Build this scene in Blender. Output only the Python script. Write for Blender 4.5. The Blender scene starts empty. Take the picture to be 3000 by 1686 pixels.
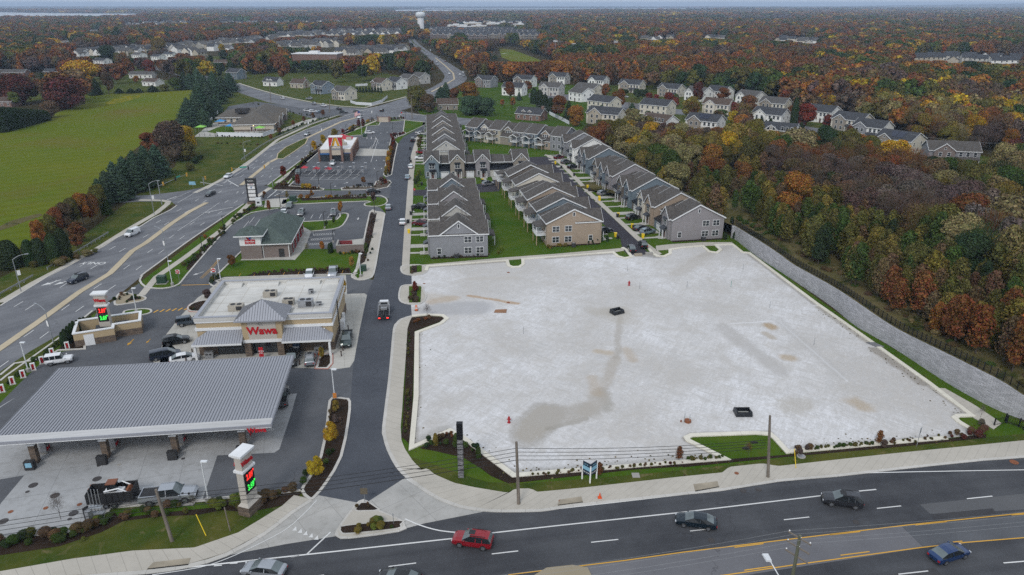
import bpy, bmesh, math, random
from mathutils import Vector, Matrix, noise
import numpy as np
rnd=random.Random(7)
scene=bpy.context.scene
C=scene.collection
H=58.;F=2100/1.1646;CX=1288.;CY=723.9;HY=12.;TH=math.atan((CY-HY)/F)
cT,sT=math.cos(TH),math.sin(TH)
def P(x,y,z=0.):
 u=(x-CX)/F; v=(CY-y)/F
 d=(u,cT+v*sT,-sT+v*cT); t=(z-H)/d[2]
 return Vector((d[0]*t,d[1]*t,z))
def HT(xb,yb,yt):
 b=P(xb,yb); v=(CY-yt)/F
 return H+(v*b.y*cT-b.y*sT)/(cT+v*sT)
def MPP(x,y):
 b=P(x,y); return (b.y*cT+H*sT)/F
def Q(c,r,*pts): return [(858.67*c+x/3.,482.6*r+y/3.) for x,y in pts]
def PX(v):
 dy=v[1]*cT-(v[2]-H)*sT; up=v[1]*sT+(v[2]-H)*cT
 return (CX+F*v[0]/dy, CY-F*up/dy) if dy>1 else (-9e9,9e9)
def new_mat(name):
 m=bpy.data.materials.new(name); m.use_nodes=True
 nt=m.node_tree; b=nt.nodes['Principled BSDF']
 return m,nt,b
def nd(nt,t,**k):
 n=nt.nodes.new(t)
 for a,v in k.items():
  if a.startswith('i_'):
   key=a[2:]; n.inputs[int(key) if key.isdigit() else key.replace('_',' ')].default_value=v
  else: setattr(n,a,v)
 return n
def lk(nt,a,b): nt.links.new(a,b)
def mixc(nt,fac,a,b,mode='MIX'):
 n=nt.nodes.new('ShaderNodeMix'); n.data_type='RGBA'; n.blend_type=mode
 for s,v in ((n.inputs[0],fac),(n.inputs[6],a),(n.inputs[7],b)):
  if hasattr(v,'node'): nt.links.new(v,s)
  elif isinstance(v,(int,float)): s.default_value=v if s.type=='VALUE' else (v,v,v,1)
  else: s.default_value=(*v[:3],1)
 return n.outputs[2]
def mth(nt,op,a,b=0.,c=0.):
 n=nt.nodes.new('ShaderNodeMath'); n.operation=op
 for s,v in zip(n.inputs,(a,b,c)):
  if hasattr(v,'node'): nt.links.new(v,s)
  else: s.default_value=v
 return n.outputs[0]
def noi(nt,scale,detail=4,rough=.55,vec=None,dist=0.):
 n=nd(nt,'ShaderNodeTexNoise'); n.inputs['Scale'].default_value=scale; n.inputs['Detail'].default_value=detail
 n.inputs['Roughness'].default_value=rough; n.inputs['Distortion'].default_value=dist
 if vec is not None: lk(nt,vec,n.inputs['Vector'])
 return n.outputs['Fac']
def ramp(nt,v,a,b):
 n=nd(nt,'ShaderNodeMapRange'); n.inputs[1].default_value=a; n.inputs[2].default_value=b; lk(nt,v,n.inputs[0]); return n.outputs[0]
def geo(nt): return nd(nt,'ShaderNodeNewGeometry').outputs['Position']
def strv(nt,pos,deg,sx,sy):
 m_=nd(nt,'ShaderNodeMapping',vector_type='TEXTURE'); lk(nt,pos,m_.inputs[0]); m_.inputs['Rotation'].default_value=(0,0,math.radians(deg)); m_.inputs['Scale'].default_value=(1/sx,1/sy,1); return m_.outputs[0]
def sclv(nt,vec,s):
 n=nd(nt,'ShaderNodeVectorMath',operation='MULTIPLY'); lk(nt,vec,n.inputs[0]); n.inputs[1].default_value=s; return n.outputs[0]
def bump(nt,b,h,dist=.02,st=.5):
 n=nd(nt,'ShaderNodeBump'); n.inputs['Distance'].default_value=dist; n.inputs['Strength'].default_value=st
 lk(nt,h,n.inputs['Height']); lk(nt,n.outputs[0],b.inputs['Normal'])
MATS={}
def mat(name,col,rough=.6,metal=0.,var=.12,scale=1.5,spec=.4,coat=0.,emit=0.,fine=0.):
 if name in MATS: return MATS[name]
 m,nt,b=new_mat(name); MATS[name]=m
 b.inputs['Roughness'].default_value=rough; b.inputs['Metallic'].default_value=metal
 b.inputs['Specular IOR Level'].default_value=spec; b.inputs['Coat Weight'].default_value=coat
 n=noi(nt,scale,5)
 lo=[c*(1-var) for c in col]; hi=[min(1,c*(1+var)) for c in col]
 c=mixc(nt,ramp(nt,n,.3,.7),lo,hi)
 if fine:
  c=mixc(nt,ramp(nt,noi(nt,scale*14,2),.3,.7),c,mixc(nt,1.,c,(1-fine,)*3,'MULTIPLY'))
 lk(nt,c,b.inputs['Base Color'])
 if emit:
  lk(nt,c,b.inputs['Emission Color']); b.inputs['Emission Strength'].default_value=emit
 return m
def ground_mat(name,a,b_,scales=(.08,1.2,9.),rough=.95,spec=.03,third=None,tf=(.58,.7),ts=.05,fine=.25,bumpd=.02,stripe=None):
 m,nt,b=new_mat(name); MATS[name]=m
 pos=geo(nt)
 n1=noi(nt,scales[0],4,.6,pos); n2=noi(nt,scales[1],5,.6,pos); n3=noi(nt,scales[2],3,.6,pos)
 c=mixc(nt,ramp(nt,n1,.35,.65),a,b_)
 c=mixc(nt,mth(nt,'MULTIPLY',ramp(nt,n2,.35,.7),.45),c,mixc(nt,1.,c,(.72,.7,.68),'MULTIPLY'))
 c=mixc(nt,mth(nt,'MULTIPLY',ramp(nt,n3,.3,.7),fine),c,mixc(nt,1.,c,(1.6,1.6,1.6),'MULTIPLY'))
 if stripe:
  sp=nd(nt,'ShaderNodeSeparateXYZ'); lk(nt,strv(nt,pos,stripe[0],.01,6.283/stripe[1]),sp.inputs[0]); c=mixc(nt,mth(nt,'MULTIPLY',ramp(nt,mth(nt,'SINE',mth(nt,'ADD',sp.outputs[1],mth(nt,'MULTIPLY',n1,3.))),-.4,.4),stripe[2]),c,mixc(nt,1.,c,(.62,.7,.6),'MULTIPLY'))
 if third: c=mixc(nt,ramp(nt,noi(nt,ts,5,.6,pos,.6),*tf),c,third)
 lk(nt,c,b.inputs['Base Color']); b.inputs['Roughness'].default_value=rough; b.inputs['Specular IOR Level'].default_value=spec
 bump(nt,b,n3,bumpd,.6)
 return m
G=ground_mat
M_earth=G('forest_floor',(.035,.032,.014),(.055,.042,.02),(.02,.3,2.),third=(.03,.045,.012))
M_grass=G('lawn_grass',(.034,.078,.007),(.062,.095,.012),(.12,1.1,14.),third=(.10,.095,.025),tf=(.62,.8),ts=.3,fine=.6,bumpd=.04)
M_verge=G('verge_grass',(.034,.058,.010),(.075,.078,.018),(.15,1.5,12.),third=(.17,.135,.07),tf=(.58,.78),ts=.5,fine=.6,bumpd=.04,stripe=(40,3.4,.2))
M_stripe=G('striped_lawn',(.034,.078,.007),(.062,.095,.012),(.12,1.1,14.),stripe=(-38,2.6,.5))
M_field=G('field_grass',(.082,.118,.008),(.120,.130,.012),(.012,.25,6.),third=(.12,.10,.022),tf=(.5,.75),ts=.02,fine=.4,bumpd=.05,stripe=(38,7.,.28))
M_rough=G('rough_grass',(.085,.078,.030),(.12,.10,.05),(.1,.8,5.),third=(.035,.045,.012),tf=(.5,.65),ts=.25,fine=.5,bumpd=.2)
M_mulch=G('mulch',(.022,.016,.012),(.035,.024,.018),(.3,2.,20.),fine=.7,bumpd=.05)
M_gravel=G('gravel',(.34,.335,.33),(.42,.41,.4),(.15,3.,25.),fine=.7)
def asphalt(name,base,light,lanes=None):
 m,nt,b=new_mat(name); pos=geo(nt)
 n1=noi(nt,.09,5,.65,pos); n2=noi(nt,.7,5,.6,pos); n3=noi(nt,22.,2,.6,pos)
 c=mixc(nt,ramp(nt,n1,.35,.65),base,light)
 c=mixc(nt,mth(nt,'MULTIPLY',ramp(nt,n2,.5,.8),.35),c,mixc(nt,1.,c,(.7,.7,.72),'MULTIPLY'))
 c=mixc(nt,mth(nt,'MULTIPLY',ramp(nt,n3,.3,.75),.4),c,mixc(nt,1.,c,(1.5,1.5,1.5),'MULTIPLY'))
 if lanes:
  ang,wd=lanes
  w=noi(nt,1.,3,.5,strv(nt,pos,math.degrees(ang),.012,1./wd),.1)
  c=mixc(nt,mth(nt,'MULTIPLY',ramp(nt,w,.38,.6),.5),c,mixc(nt,1.,c,(.58,.58,.6),'MULTIPLY'))
 v=nd(nt,'ShaderNodeTexVoronoi',feature='DISTANCE_TO_EDGE'); v.inputs['Scale'].default_value=.07
 nn=nd(nt,'ShaderNodeVectorMath',operation='ADD'); lk(nt,pos,nn.inputs[0])
 nc=nd(nt,'ShaderNodeTexNoise'); nc.inputs['Scale'].default_value=.25; nc.inputs['Detail'].default_value=4; lk(nt,pos,nc.inputs['Vector'])
 sc=nd(nt,'ShaderNodeVectorMath',operation='SCALE'); lk(nt,nc.outputs['Color'],sc.inputs[0]); sc.inputs['Scale'].default_value=9.; lk(nt,sc.outputs[0],nn.inputs[1]); lk(nt,nn.outputs[0],v.inputs['Vector'])
 cr=mth(nt,'LESS_THAN',v.outputs['Distance'],.004)
 cr=mth(nt,'MULTIPLY',cr,mth(nt,'MULTIPLY',ramp(nt,noi(nt,.05,2,.5,pos),.48,.55),.4))
 c=mixc(nt,cr,c,[x*.35 for x in base])
 lk(nt,c,b.inputs['Base Color']); b.inputs['Roughness'].default_value=.88; b.inputs['Specular IOR Level'].default_value=.12
 bump(nt,b,n3,.006,.5)
 return m
M_road=asphalt('road_asphalt',(.050,.052,.058),(.076,.079,.086),(math.radians(10),2.2))
M_road2=asphalt('highway_asphalt',(.128,.132,.144),(.172,.176,.188),(math.radians(52),2.6))
M_drive=asphalt('drive_asphalt',(.055,.060,.072),(.073,.079,.092))
M_lot=asphalt('parking_asphalt',(.075,.079,.088),(.105,.109,.118))
M_street=asphalt('new_street_asphalt',(.036,.034,.042),(.047,.044,.052))
M_patch=asphalt('patch_asphalt',(.115,.115,.125),(.14,.14,.15))
M_patchd=asphalt('dark_patch_asphalt',(.04,.04,.044),(.055,.055,.058))
def concrete(name,a,b_,joint=3.,uv=True,ang=0.,jw=.035,stain=.5,cross=0.):
 m,nt,b=new_mat(name); pos=geo(nt)
 n1=noi(nt,.12,5,.6,pos); n2=noi(nt,.9,6,.65,pos); n3=noi(nt,16.,3,.6,pos)
 c=mixc(nt,ramp(nt,n1,.35,.65),a,b_)
 c=mixc(nt,mth(nt,'MULTIPLY',ramp(nt,n2,.48,.8),stain),c,mixc(nt,1.,c,(.62,.6,.57),'MULTIPLY'))
 c=mixc(nt,mth(nt,'MULTIPLY',ramp(nt,n3,.3,.7),.15),c,mixc(nt,1.,c,(1.3,1.3,1.3),'MULTIPLY'))
 if uv:
  t=nd(nt,'ShaderNodeTexCoord').outputs['UV']
 else:
  mp=nd(nt,'ShaderNodeMapping'); lk(nt,pos,mp.inputs[0]); mp.inputs['Rotation'].default_value=(0,0,-ang); t=mp.outputs[0]
 s=nd(nt,'ShaderNodeSeparateXYZ'); lk(nt,t,s.inputs[0])
 j=mth(nt,'LESS_THAN',mth(nt,'MODULO',mth(nt,'ADD',s.outputs[0],3000.),joint),jw)
 if cross or not uv:
  j=mth(nt,'MAXIMUM',j,mth(nt,'LESS_THAN',mth(nt,'MODULO',mth(nt,'ADD',s.outputs[1],3000.),cross or joint),jw))
 c=mixc(nt,mth(nt,'MULTIPLY',j,.55),c,[x*.4 for x in a])
 lk(nt,c,b.inputs['Base Color']); b.inputs['Roughness'].default_value=.9; b.inputs['Specular IOR Level'].default_value=.1
 bump(nt,b,n3,.004,.4)
 return m
M_walk=concrete('sidewalk_concrete',(.385,.36,.315),(.445,.415,.365),1.55,stain=.25,jw=.05)
M_kerb=concrete('kerb_concrete',(.42,.405,.375),(.50,.48,.45),3.,stain=.35,jw=.05)
M_median=concrete('median_concrete',(.40,.34,.24),(.47,.40,.29),3.,stain=.3)
M_apron=concrete('apron_concrete',(.32,.315,.30),(.40,.39,.37),4.4,False,math.radians(38),.05,.6)
M_pad=concrete('pad_concrete',(.29,.295,.30),(.37,.375,.38),5.2,False,math.radians(16),.06,.7)
M_walkpad=concrete('forecourt_concrete',(.36,.35,.32),(.44,.425,.39),2.2,False,math.radians(14),.05,.4)
M_white=mat('road_paint',(.62,.62,.61),.7,var=.18,scale=3.)
M_yellow=mat('yellow_road_paint',(.55,.30,.035),.7,var=.2,scale=2.)
M_yellowf=mat('faded_yellow_paint',(.40,.28,.10),.8,var=.3,scale=2.)
class MB:
 def __init__(s): s.v=[]; s.f=[]; s.m=[]; s.sm=[]
 def add(s,vs,fs,mi=0,smooth=False,M=None):
  o=len(s.v)
  for p in vs:
   p=Vector(p); s.v.append(tuple(M@p if M else p))
  for f in fs: s.f.append([o+i for i in f]); s.m.append(mi); s.sm.append(smooth)
 def box(s,x0,y0,z0,x1,y1,z1,mi=0,M=None):
  vs=[(x0,y0,z0),(x1,y0,z0),(x1,y1,z0),(x0,y1,z0),(x0,y0,z1),(x1,y0,z1),(x1,y1,z1),(x0,y1,z1)]
  s.add(vs,[(0,3,2,1),(4,5,6,7),(0,1,5,4),(1,2,6,5),(2,3,7,6),(3,0,4,7)],mi,False,M)
 def hexa(s,b,t,mi=0):
  n=len(b); s.add(list(b)+list(t),[tuple(range(n))[::-1],tuple(range(n,2*n))]+[(i,(i+1)%n,n+(i+1)%n,n+i) for i in range(n)],mi)
 def prism(s,poly,z0,z1,mi=0,top=None):
  s.hexa([(x,y,z0) for x,y in poly],[(x,y,z1) for x,y in poly],mi)
 def tube(s,pts,r,n=6,mi=0,r2=None,smooth=True,cap=True):
  pts=[Vector(p) for p in pts]; N=len(pts); rings=[]
  for i,p in enumerate(pts):
   d=(pts[min(i+1,N-1)]-pts[max(i-1,0)])
   d=d.normalized() if d.length>1e-9 else Vector((0,0,1))
   a=Vector((1,0,0)) if abs(d.x)<.8 else Vector((0,1,0))
   u=d.cross(a).normalized(); w=d.cross(u)
   rr=r if r2 is None else r+(r2-r)*i/max(1,N-1)
   rings.append([p+u*(rr*math.cos(2*math.pi*k/n))+w*(rr*math.sin(2*math.pi*k/n)) for k in range(n)])
  vs=[p for rg in rings for p in rg]; fs=[]
  for i in range(N-1):
   for k in range(n):
    a=i*n+k; b=i*n+(k+1)%n; fs.append((a,b,b+n,a+n))
  s.add(vs,fs,mi,smooth)
  if cap: s.add(vs[:n],[tuple(range(n))],mi); s.add(vs[-n:],[tuple(range(n))[::-1]],mi)
 def cyl(s,x,y,z0,z1,r,n=10,mi=0,r2=None): s.tube([(x,y,z0),(x,y,z1)],r,n,mi,r2)
 def disc(s,c,ax,r,n=14,mi=0,th=.02):
  c=Vector(c); ax=Vector(ax).normalized(); s.tube([c,c+ax*th],r,n,mi,smooth=False)
 def ell(s,c,r,nu=10,nv=6,mi=0,z0=-1.,jit=0.,rn=rnd):
  vs=[];fs=[]
  for j in range(nv+1):
   ph=math.pi*j/nv
   for i in range(nu):
    a=2*math.pi*i/nu; k=1+jit*(rn.random()-.5)
    vs.append((c[0]+r[0]*k*math.sin(ph)*math.cos(a),c[1]+r[1]*k*math.sin(ph)*math.sin(a),c[2]+r[2]*k*max(z0,math.cos(ph))))
  for j in range(nv):
   for i in range(nu): fs.append((j*nu+i,(j+1)*nu+i,(j+1)*nu+(i+1)%nu,j*nu+(i+1)%nu))
  s.add(vs,fs,mi,True)
 def mesh(s,name,mats):
  me=bpy.data.meshes.new(name); me.from_pydata(s.v,[],s.f)
  for m in mats: me.materials.append(m)
  me.polygons.foreach_set('material_index',s.m); me.polygons.foreach_set('use_smooth',s.sm)
  me.update(); return me
 def obj(s,name,mats,parent=None):
  if not isinstance(mats,(list,tuple)): mats=[mats]
  o=bpy.data.objects.new(name,s.mesh(name,mats)); C.objects.link(o)
  if parent is not None: o.parent=parent
  return o
def from_mesh(name,me,parent=None,loc=(0,0,0),rz=0.):
 o=bpy.data.objects.new(name,me); C.objects.link(o); o.parent=parent; o.location=loc; o.rotation_euler=(0,0,rz); return o
def tag(o,label,cat,group=None):
 o['label']=label; o['category']=cat
 if group: o['group']=group
 return o
def thing(name,label,cat,loc=(0,0,0),rz=0.,group=None):
 o=bpy.data.objects.new(name,None); C.objects.link(o); o.empty_display_size=.5
 o.location=loc; o.rotation_euler=(0,0,rz); return tag(o,label,cat,group)
KIDS={}
def clone(root,loc,rz,label,group=None,sc=None,slotmat=None):
 r=root.copy(); C.objects.link(r); r.location=loc; r.rotation_euler=(0,0,rz); r['label']=label
 if group: r['group']=group
 elif 'group' in r: del r['group']
 if sc: r.scale=sc if hasattr(sc,'__len__') else (sc,)*3
 for ch in KIDS.setdefault(root.name,list(root.children)):
  c=ch.copy(); C.objects.link(c); c.parent=r
  if slotmat and c.name.split('.')[0] in slotmat:
   c.material_slots[0].link='OBJECT'; c.material_slots[0].material=slotmat[c.name.split('.')[0]]
  for g in KIDS.setdefault(ch.name,list(ch.children)):
   d=g.copy(); C.objects.link(d); d.parent=c
 return r
def smooth(pts,k=4,closed=False):
 n=len(pts); out=[]
 rng=range(n if closed else n-1)
 for i in rng:
  if closed: p=[pts[(i+j)%n] for j in (-1,0,1,2)]
  else: p=[pts[max(0,i-1)],pts[i],pts[i+1],pts[min(n-1,i+2)]]
  for t in range(k):
   t/=k
   out.append(tuple(.5*((2*p[1][a])+(-p[0][a]+p[2][a])*t+(2*p[0][a]-5*p[1][a]+4*p[2][a]-p[3][a])*t*t+(-p[0][a]+3*p[1][a]-3*p[2][a]+p[3][a])*t**3) for a in (0,1)))
 if not closed: out.append(tuple(pts[-1]))
 return out
def W(pts,z=0.): return [P(x,y) for x,y in pts]
def struct(o): o['kind']='structure'; return o
def slab(name,pts,z,m,h=0.,sm=0,kind=True,world=False):
 if sm: pts=smooth(pts,sm,True)
 w=pts if world else W(pts)
 w=[Vector((p[0],p[1],0)) for p in w]
 n=len(w); b=MB()
 area=sum(w[i].x*w[(i+1)%n].y-w[(i+1)%n].x*w[i].y for i in range(n))
 if area<0: w=w[::-1]
 b.add([(p.x,p.y,z) for p in w],[tuple(range(n))])
 if h: b.add([(p.x,p.y,z-h) for p in w]+[(p.x,p.y,z) for p in w],[(i,(i+1)%n,n+(i+1)%n,n+i) for i in range(n)])
 o=b.obj(name,m)
 if kind: struct(o)
 return o
def off(w,i,closed):
 n=len(w); a=w[(i-1)%n] if (i>0 or closed) else w[i]; c=w[(i+1)%n] if (i<n-1 or closed) else w[i]
 d1=(w[i]-a); d2=(c-w[i])
 d1=d1.normalized() if d1.length>1e-6 else d2.normalized()
 d2=d2.normalized() if d2.length>1e-6 else d1
 t=(d1+d2); t=t.normalized() if t.length>1e-6 else d1
 nrm=Vector((-t.y,t.x,0)); k=1/max(.5,abs(nrm.dot(Vector((-d1.y,d1.x,0)))))
 return nrm*k
def ribbon(b,w,l,r,z,h,closed=False,uvs=None,mi=0):
 n=len(w); L=[];R=[];s=0;S=[]
 for i in range(n):
  o=off(w,i,closed); L.append(w[i]+o*l); R.append(w[i]+o*r)
  if i: s+=(w[i]-w[i-1]).length
  S.append(s)
 vs=[];
 for p in L: vs.append((p.x,p.y,z))
 for p in R: vs.append((p.x,p.y,z))
 for p in L: vs.append((p.x,p.y,z-h))
 for p in R: vs.append((p.x,p.y,z-h))
 fs=[];uv=[]
 m=n if closed else n-1
 for i in range(m):
  j=(i+1)%n; s1=S[j] if j else S[i]+(w[0]-w[i]).length
  fs.append((i,j,n+j,n+i)); uv+= [(S[i],l),(s1,l),(s1,r),(S[i],r)]
  if h:
   fs.append((i,2*n+i,2*n+j,j)); uv+=[(S[i],l),(S[i],l),(s1,l),(s1,l)]
   fs.append((n+i,n+j,3*n+j,3*n+i)); uv+=[(S[i],r),(s1,r),(s1,r),(S[i],r)]
 b.add(vs,fs,mi)
 if uvs is not None: uvs+=uv
def ribobj(name,paths,m,l,r,z,h,sm=0,closed=False,world=False):
 b=MB(); uvs=[]
 for pts in paths:
  if sm: pts=smooth(pts,sm,closed)
  w=[Vector(p) for p in pts] if world else W(pts)
  ribbon(b,[Vector((p.x,p.y,0)) for p in w],l,r,z,h,closed,uvs)
 o=b.obj(name,m); u=o.data.uv_layers.new(name='UVMap')
 u.data.foreach_set('uv',[c for t in uvs for c in t])
 return struct(o)
def resample(w,n):
 S=[0]
 for i in range(1,len(w)): S.append(S[-1]+(w[i]-w[i-1]).length)
 out=[];k=0
 for i in range(n):
  t=S[-1]*i/max(1,n-1)
  while k<len(S)-2 and S[k+1]<t: k+=1
  a=(t-S[k])/max(1e-9,S[k+1]-S[k]); out.append(w[k].lerp(w[k+1],a))
 return out,S[-1]
def band(name,Lp,Rp,m,z,h=0.,n=60,world=False):
 L,la=resample([Vector(p) for p in Lp] if world else W(Lp),n); R,lb=resample([Vector(p) for p in Rp] if world else W(Rp),n)
 b=MB(); b.add([(p.x,p.y,z) for p in L+R],[(i,i+1,n+i+1,n+i) for i in range(n-1)])
 uv=[]; s=(la+lb)/2/(n-1)
 for i in range(n-1): uv+=[(s*i,0),(s*(i+1),0),(s*(i+1),2),(s*i,2)]
 if h:
  for e in (L,R):
   b.add([(p.x,p.y,z) for p in e]+[(p.x,p.y,z-h) for p in e],[(i,i+1,n+i+1,n+i) for i in range(n-1)])
   for i in range(n-1): uv+=[(s*i,0),(s*(i+1),0),(s*(i+1),0),(s*i,0)]
 o=b.obj(name,m); u=o.data.uv_layers.new(name='UVMap'); u.data.foreach_set('uv',[c for t in uv for c in t])
 return struct(o)
KERBS=[]
def kerb(pts,closed=False,sm=0,w=.3,gut=.0,side=1):
 if sm: pts=smooth(pts,sm,closed)
 KERBS.append((W(pts),closed,w,gut,side))
MK=MB(); MKY=MB()
def line(pts,w=.13,yel=False,z=.062,sm=0):
 if sm: pts=smooth(pts,sm)
 ribbon(MKY if yel else MK,W(pts),w/2,-w/2,z,0)
def dashes(pts,ln=3.05,gap=9.15,ph=0.,w=.14,yel=False,z=.062,sm=0):
 if sm: pts=smooth(pts,sm)
 w_=W(pts); _,tot=resample(w_,2); n=int(tot/.5)+2; r,_=resample(w_,n); st=tot/(n-1)
 s=ph
 while s+ln<tot:
  i0=int(s/st); i1=int((s+ln)/st)
  if i1<=n-1: ribbon(MKY if yel else MK,[r[i0],r[i1]],w/2,-w/2,z,0)
  s+=ln+gap
def island(pts,m,name='mulch_bed',sm=3,h=.14,kw=.2,z=None):
 p=smooth(pts,sm,True) if sm else pts
 kerb(p,True)
 slab(name,p,z or .10,m,.08)
E_=14000.
g=MB(); g.add([(-E_*1.6,-400,0),(E_*1.6,-400,0),(E_*1.6,E_*2.2,0),(-E_*1.6,E_*2.2,0)],[(0,1,2,3)])
struct(g.obj('ground',M_earth))
slab('verge',[(-60,1030),(-60,1010),(143,856),(350,712),(613,514),(673,467),(859,333),(955,298),(1040,302),(1069,308),(1069,330),(1000,363),(972,520),(925,740),(540,760),(200,900),(0,1040)],.012,M_grass)
slab('verge',[(-120,840),(0,765),(390,545),(425,520),(520,478),(620,412),(720,347),(870,286),(930,270),(600,215),(560,205),(470,300),(440,420),(200,600),(0,700),(-150,770)],.012,M_verge)
slab('field',[(-260,420),(-100,370),(0,333),(113,293),(215,262),(213,240),(367,233),(495,227),(455,290),(380,345),(310,400),(230,480),(130,560),(60,620),(0,665),(-150,740),(-400,860),(-420,520)],.028,M_field)
slab('yellow_weeds',[(265,262),(285,250),(330,240),(355,243),(330,252),(290,262)],.045,G('weed_flowers',(.22,.18,.01),(.075,.11,.01),(.25,3.,9.)),sm=3)
slab('rough_patch',[(0,570),(30,556),(70,545),(100,538),(105,544),(70,556),(20,575),(-20,585)],.045,M_rough,sm=2)
slab('suburb_lawn',[(90,200),(200,188),(330,193),(480,208),(604,213),(590,234),(500,229),(215,243),(0,265),(0,200)],.016,M_verge)
slab('lawn',[(-300,1440),(0,1355),(203,1337),(257,1315),(277,1278),(520,1260),(617,1248),(700,1242),(765,1232),(815,1150),(840,1000),(870,1005),(880,1080),(840,1190),(782,1256),(733,1283),(663,1337),(567,1392),(477,1417),(233,1444),(0,1470),(-300,1520)],.014,M_verge)
slab('lawn',[(1015,960),(1005,1075),(1010,1120),(1060,1190),(1190,1232),(1280,1245),(1460,1233),(1717,1204),(2074,1166),(2576,1113),(2660,1103),(2660,1092),(2576,1062),(2394,965),(2150,819),(1990,703),(1850,604),(1790,560),(1700,500),(1440,350),(1178,290),(1069,290),(1040,400),(1028,668),(1080,700),(1035,800)],.012,M_grass)
slab('verge',[(1035,1150),(1070,1188),(1142,1219),(1200,1231),(1280,1245),(1300,1235),(1352,1242),(1459,1232),(1642,1212),(1817,1193),(1834,1179),(1957,1177),(2074,1164),(2407,1129),(2576,1112),(2650,1103),(2640,1092),(2576,1092),(2300,1118),(1984,1152),(1700,1185),(1310,1217),(1180,1200)],.02,M_verge,sm=2)
roadtop=[(-400,1530),(0,1470),(233,1448),(377,1437),(477,1422),(567,1395),(663,1342),(733,1288),(780,1258),(1024,1202),(1032,1202),(1072,1232),(1112,1255),(1165,1273.5),(1225,1282),(1272,1283.5),(1358.7,1282),(1405,1275),(1468.7,1267),(1717.4,1240),(1814,1230),(1957,1207),(2100.7,1195),(2257,1177),(2467,1155),(2576,1147),(2950,1108)]
slab('road',roadtop+[(2950,1900),(-500,1900)],.030,M_road)
slab('road_patch',[(1480,1422),(1717,1391),(2267,1324),(2324,1379),(1700,1475),(1300,1560),(1240,1560)],.036,M_patch)
slab('road_patch',[(2268,1324),(2576,1296),(2800,1275),(2800,1330),(2576,1353),(2325,1379)],.036,M_lot)
slab('road_patch',[(2314,1270),(2576,1243),(2800,1222),(2800,1268),(2507,1287),(2340,1294)],.036,asphalt('grey_patch_asphalt',(.085,.087,.092),(.10,.102,.107)))
slab('road_patch',[(2341,1295),(2497,1280),(2507,1293),(2351,1309)],.042,M_patchd)
slab('road_patch',[(2230,1448),(2350,1430),(2385,1460),(2300,1500)],.042,M_patchd)
slab('road_patch',[(0+858.7+2230/3,965+1180/3),(2100,1298),(2250,1283),(2130,1352),(1615,1399)],.034,M_road)
slab('parking_lot',[(-300,1180),(-60,1075),(0,1015),(60,955),(117,902),(160,885),(212,878),(212,840),(245,785),(350,713),(356,722),(410,727),(450,720),(530,716),(545,700),(568,697),(880,688),(905,700),(940,705),(925,745),(890,925),(884,1010),(855,1000),(830,1010),(825,1060),(808,1150),(762,1230),(617,1248),(277,1278),(257,1315),(203,1337),(0,1355),(-300,1400)],.026,M_lot)
drvR=[(1070,327),(1050,338),(1034,391),(1027,450),(1020,540),(1013,640),(1009,680),(1016,691),(1036,694),(1038,798),(1012,805),(1001,816),(995,829),(989,900),(983,965),(975,1030),(970,1075),(972,1098),(982,1132),(1005,1175),(1022,1202)]
drvL=[(800,1247),(822,1215),(845,1180),(858,1150),(870,1100),(878,1062),(882,1010),(888,925),(905,830),(924,740),(940,703),(952,650),(966,560),(973,520),(985,470),(965,441),(985,440),(1000,363),(1015,345),(1069,315)]
slab('drive_road',drvR+[(928,1262),(912,1268)]+drvL,.038,M_drive)
slab('apron',[(1022,1201),(928,1262),(912,1268),(800,1247),(780,1259),(733,1290),(663,1343),(600,1378),(575,1398),(720,1370),(853,1349),(1008,1334),(1068,1318),(1235,1285),(1165,1273),(1112,1255),(1072,1232),(1032,1202)],.046,M_apron)
slab('forecourt',[(-200,1500),(-200,1100),(-60,1060),(40,1000),(200,1005),(640,995),(747,991),(733,1040),(703,1131),(690,1140),(547,1147),(508,1262),(277,1278),(257,1315),(203,1337),(0,1355)],.034,M_pad)
slab('forecourt',[(-120,1200),(0,1122),(140,1062),(250,1000),(100,960),(-20,1040),(-140,1140)],.0365,M_lot)
slab('forecourt',[(-300,1320),(0,1207),(61,1197),(0,1270),(-200,1400)],.0365,M_lot)
slab('forecourt',[(492,893),(470,905),(400,905),(412,850),(455,795),(497,750),(520,735),(560,700),(870,690),(873,740),(917,739),(926,745),(893,905),(880,925),(845,930),(724,925),(700,935),(440,935),(400,925),(380,905)],.034,M_walkpad)
hwL=[(-200,885),(0,771),(57,736),(133,689),(200,651),(277,607.6),(353,571),(387,549),(430,529),(445,517.6),(520,477),(567,447),(617,412),(667,377),(713,353),(767,328),(826,305.6),(879.5,289),(950,268),(1022,246),(1060,232),(1085,222),(1112,206),(1119,194),(1115,184),(1100,167),(1072,140),(1045,119),(1030,108),(1026,98)]
hwR=[(-200,1120),(0,960),(17,946),(143,856),(233,783),(287,746),(347,712),(353,696),(467,612.6),(520,576),(613,514),(627,483),(650,470),(673,467),(773,392),(850,342),(906,314),(955,298),(1022,275),(1075,258),(1105,240),(1140,222),(1170,206),(1176,197),(1168,184),(1138,164),(1105,145),(1075,127),(1052,110),(1042,98)]
L_,_=resample(W(hwL),90); R_,_=resample(W(hwR),90)
slab('highway',L_+R_[::-1],.030,M_road2,world=True)
slab('median_lawn',[L_[i].lerp(R_[i],.42) for i in range(63,89)]+[L_[i].lerp(R_[i],.58) for i in range(88,62,-1)],.1,M_verge,.07,world=True)
slab('side_street',[(445,519),(430,507),(345,508),(300,512),(300,496),(380,491),(470,480),(520,470),(524,476),(500,500)],.0345,M_road2)
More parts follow.
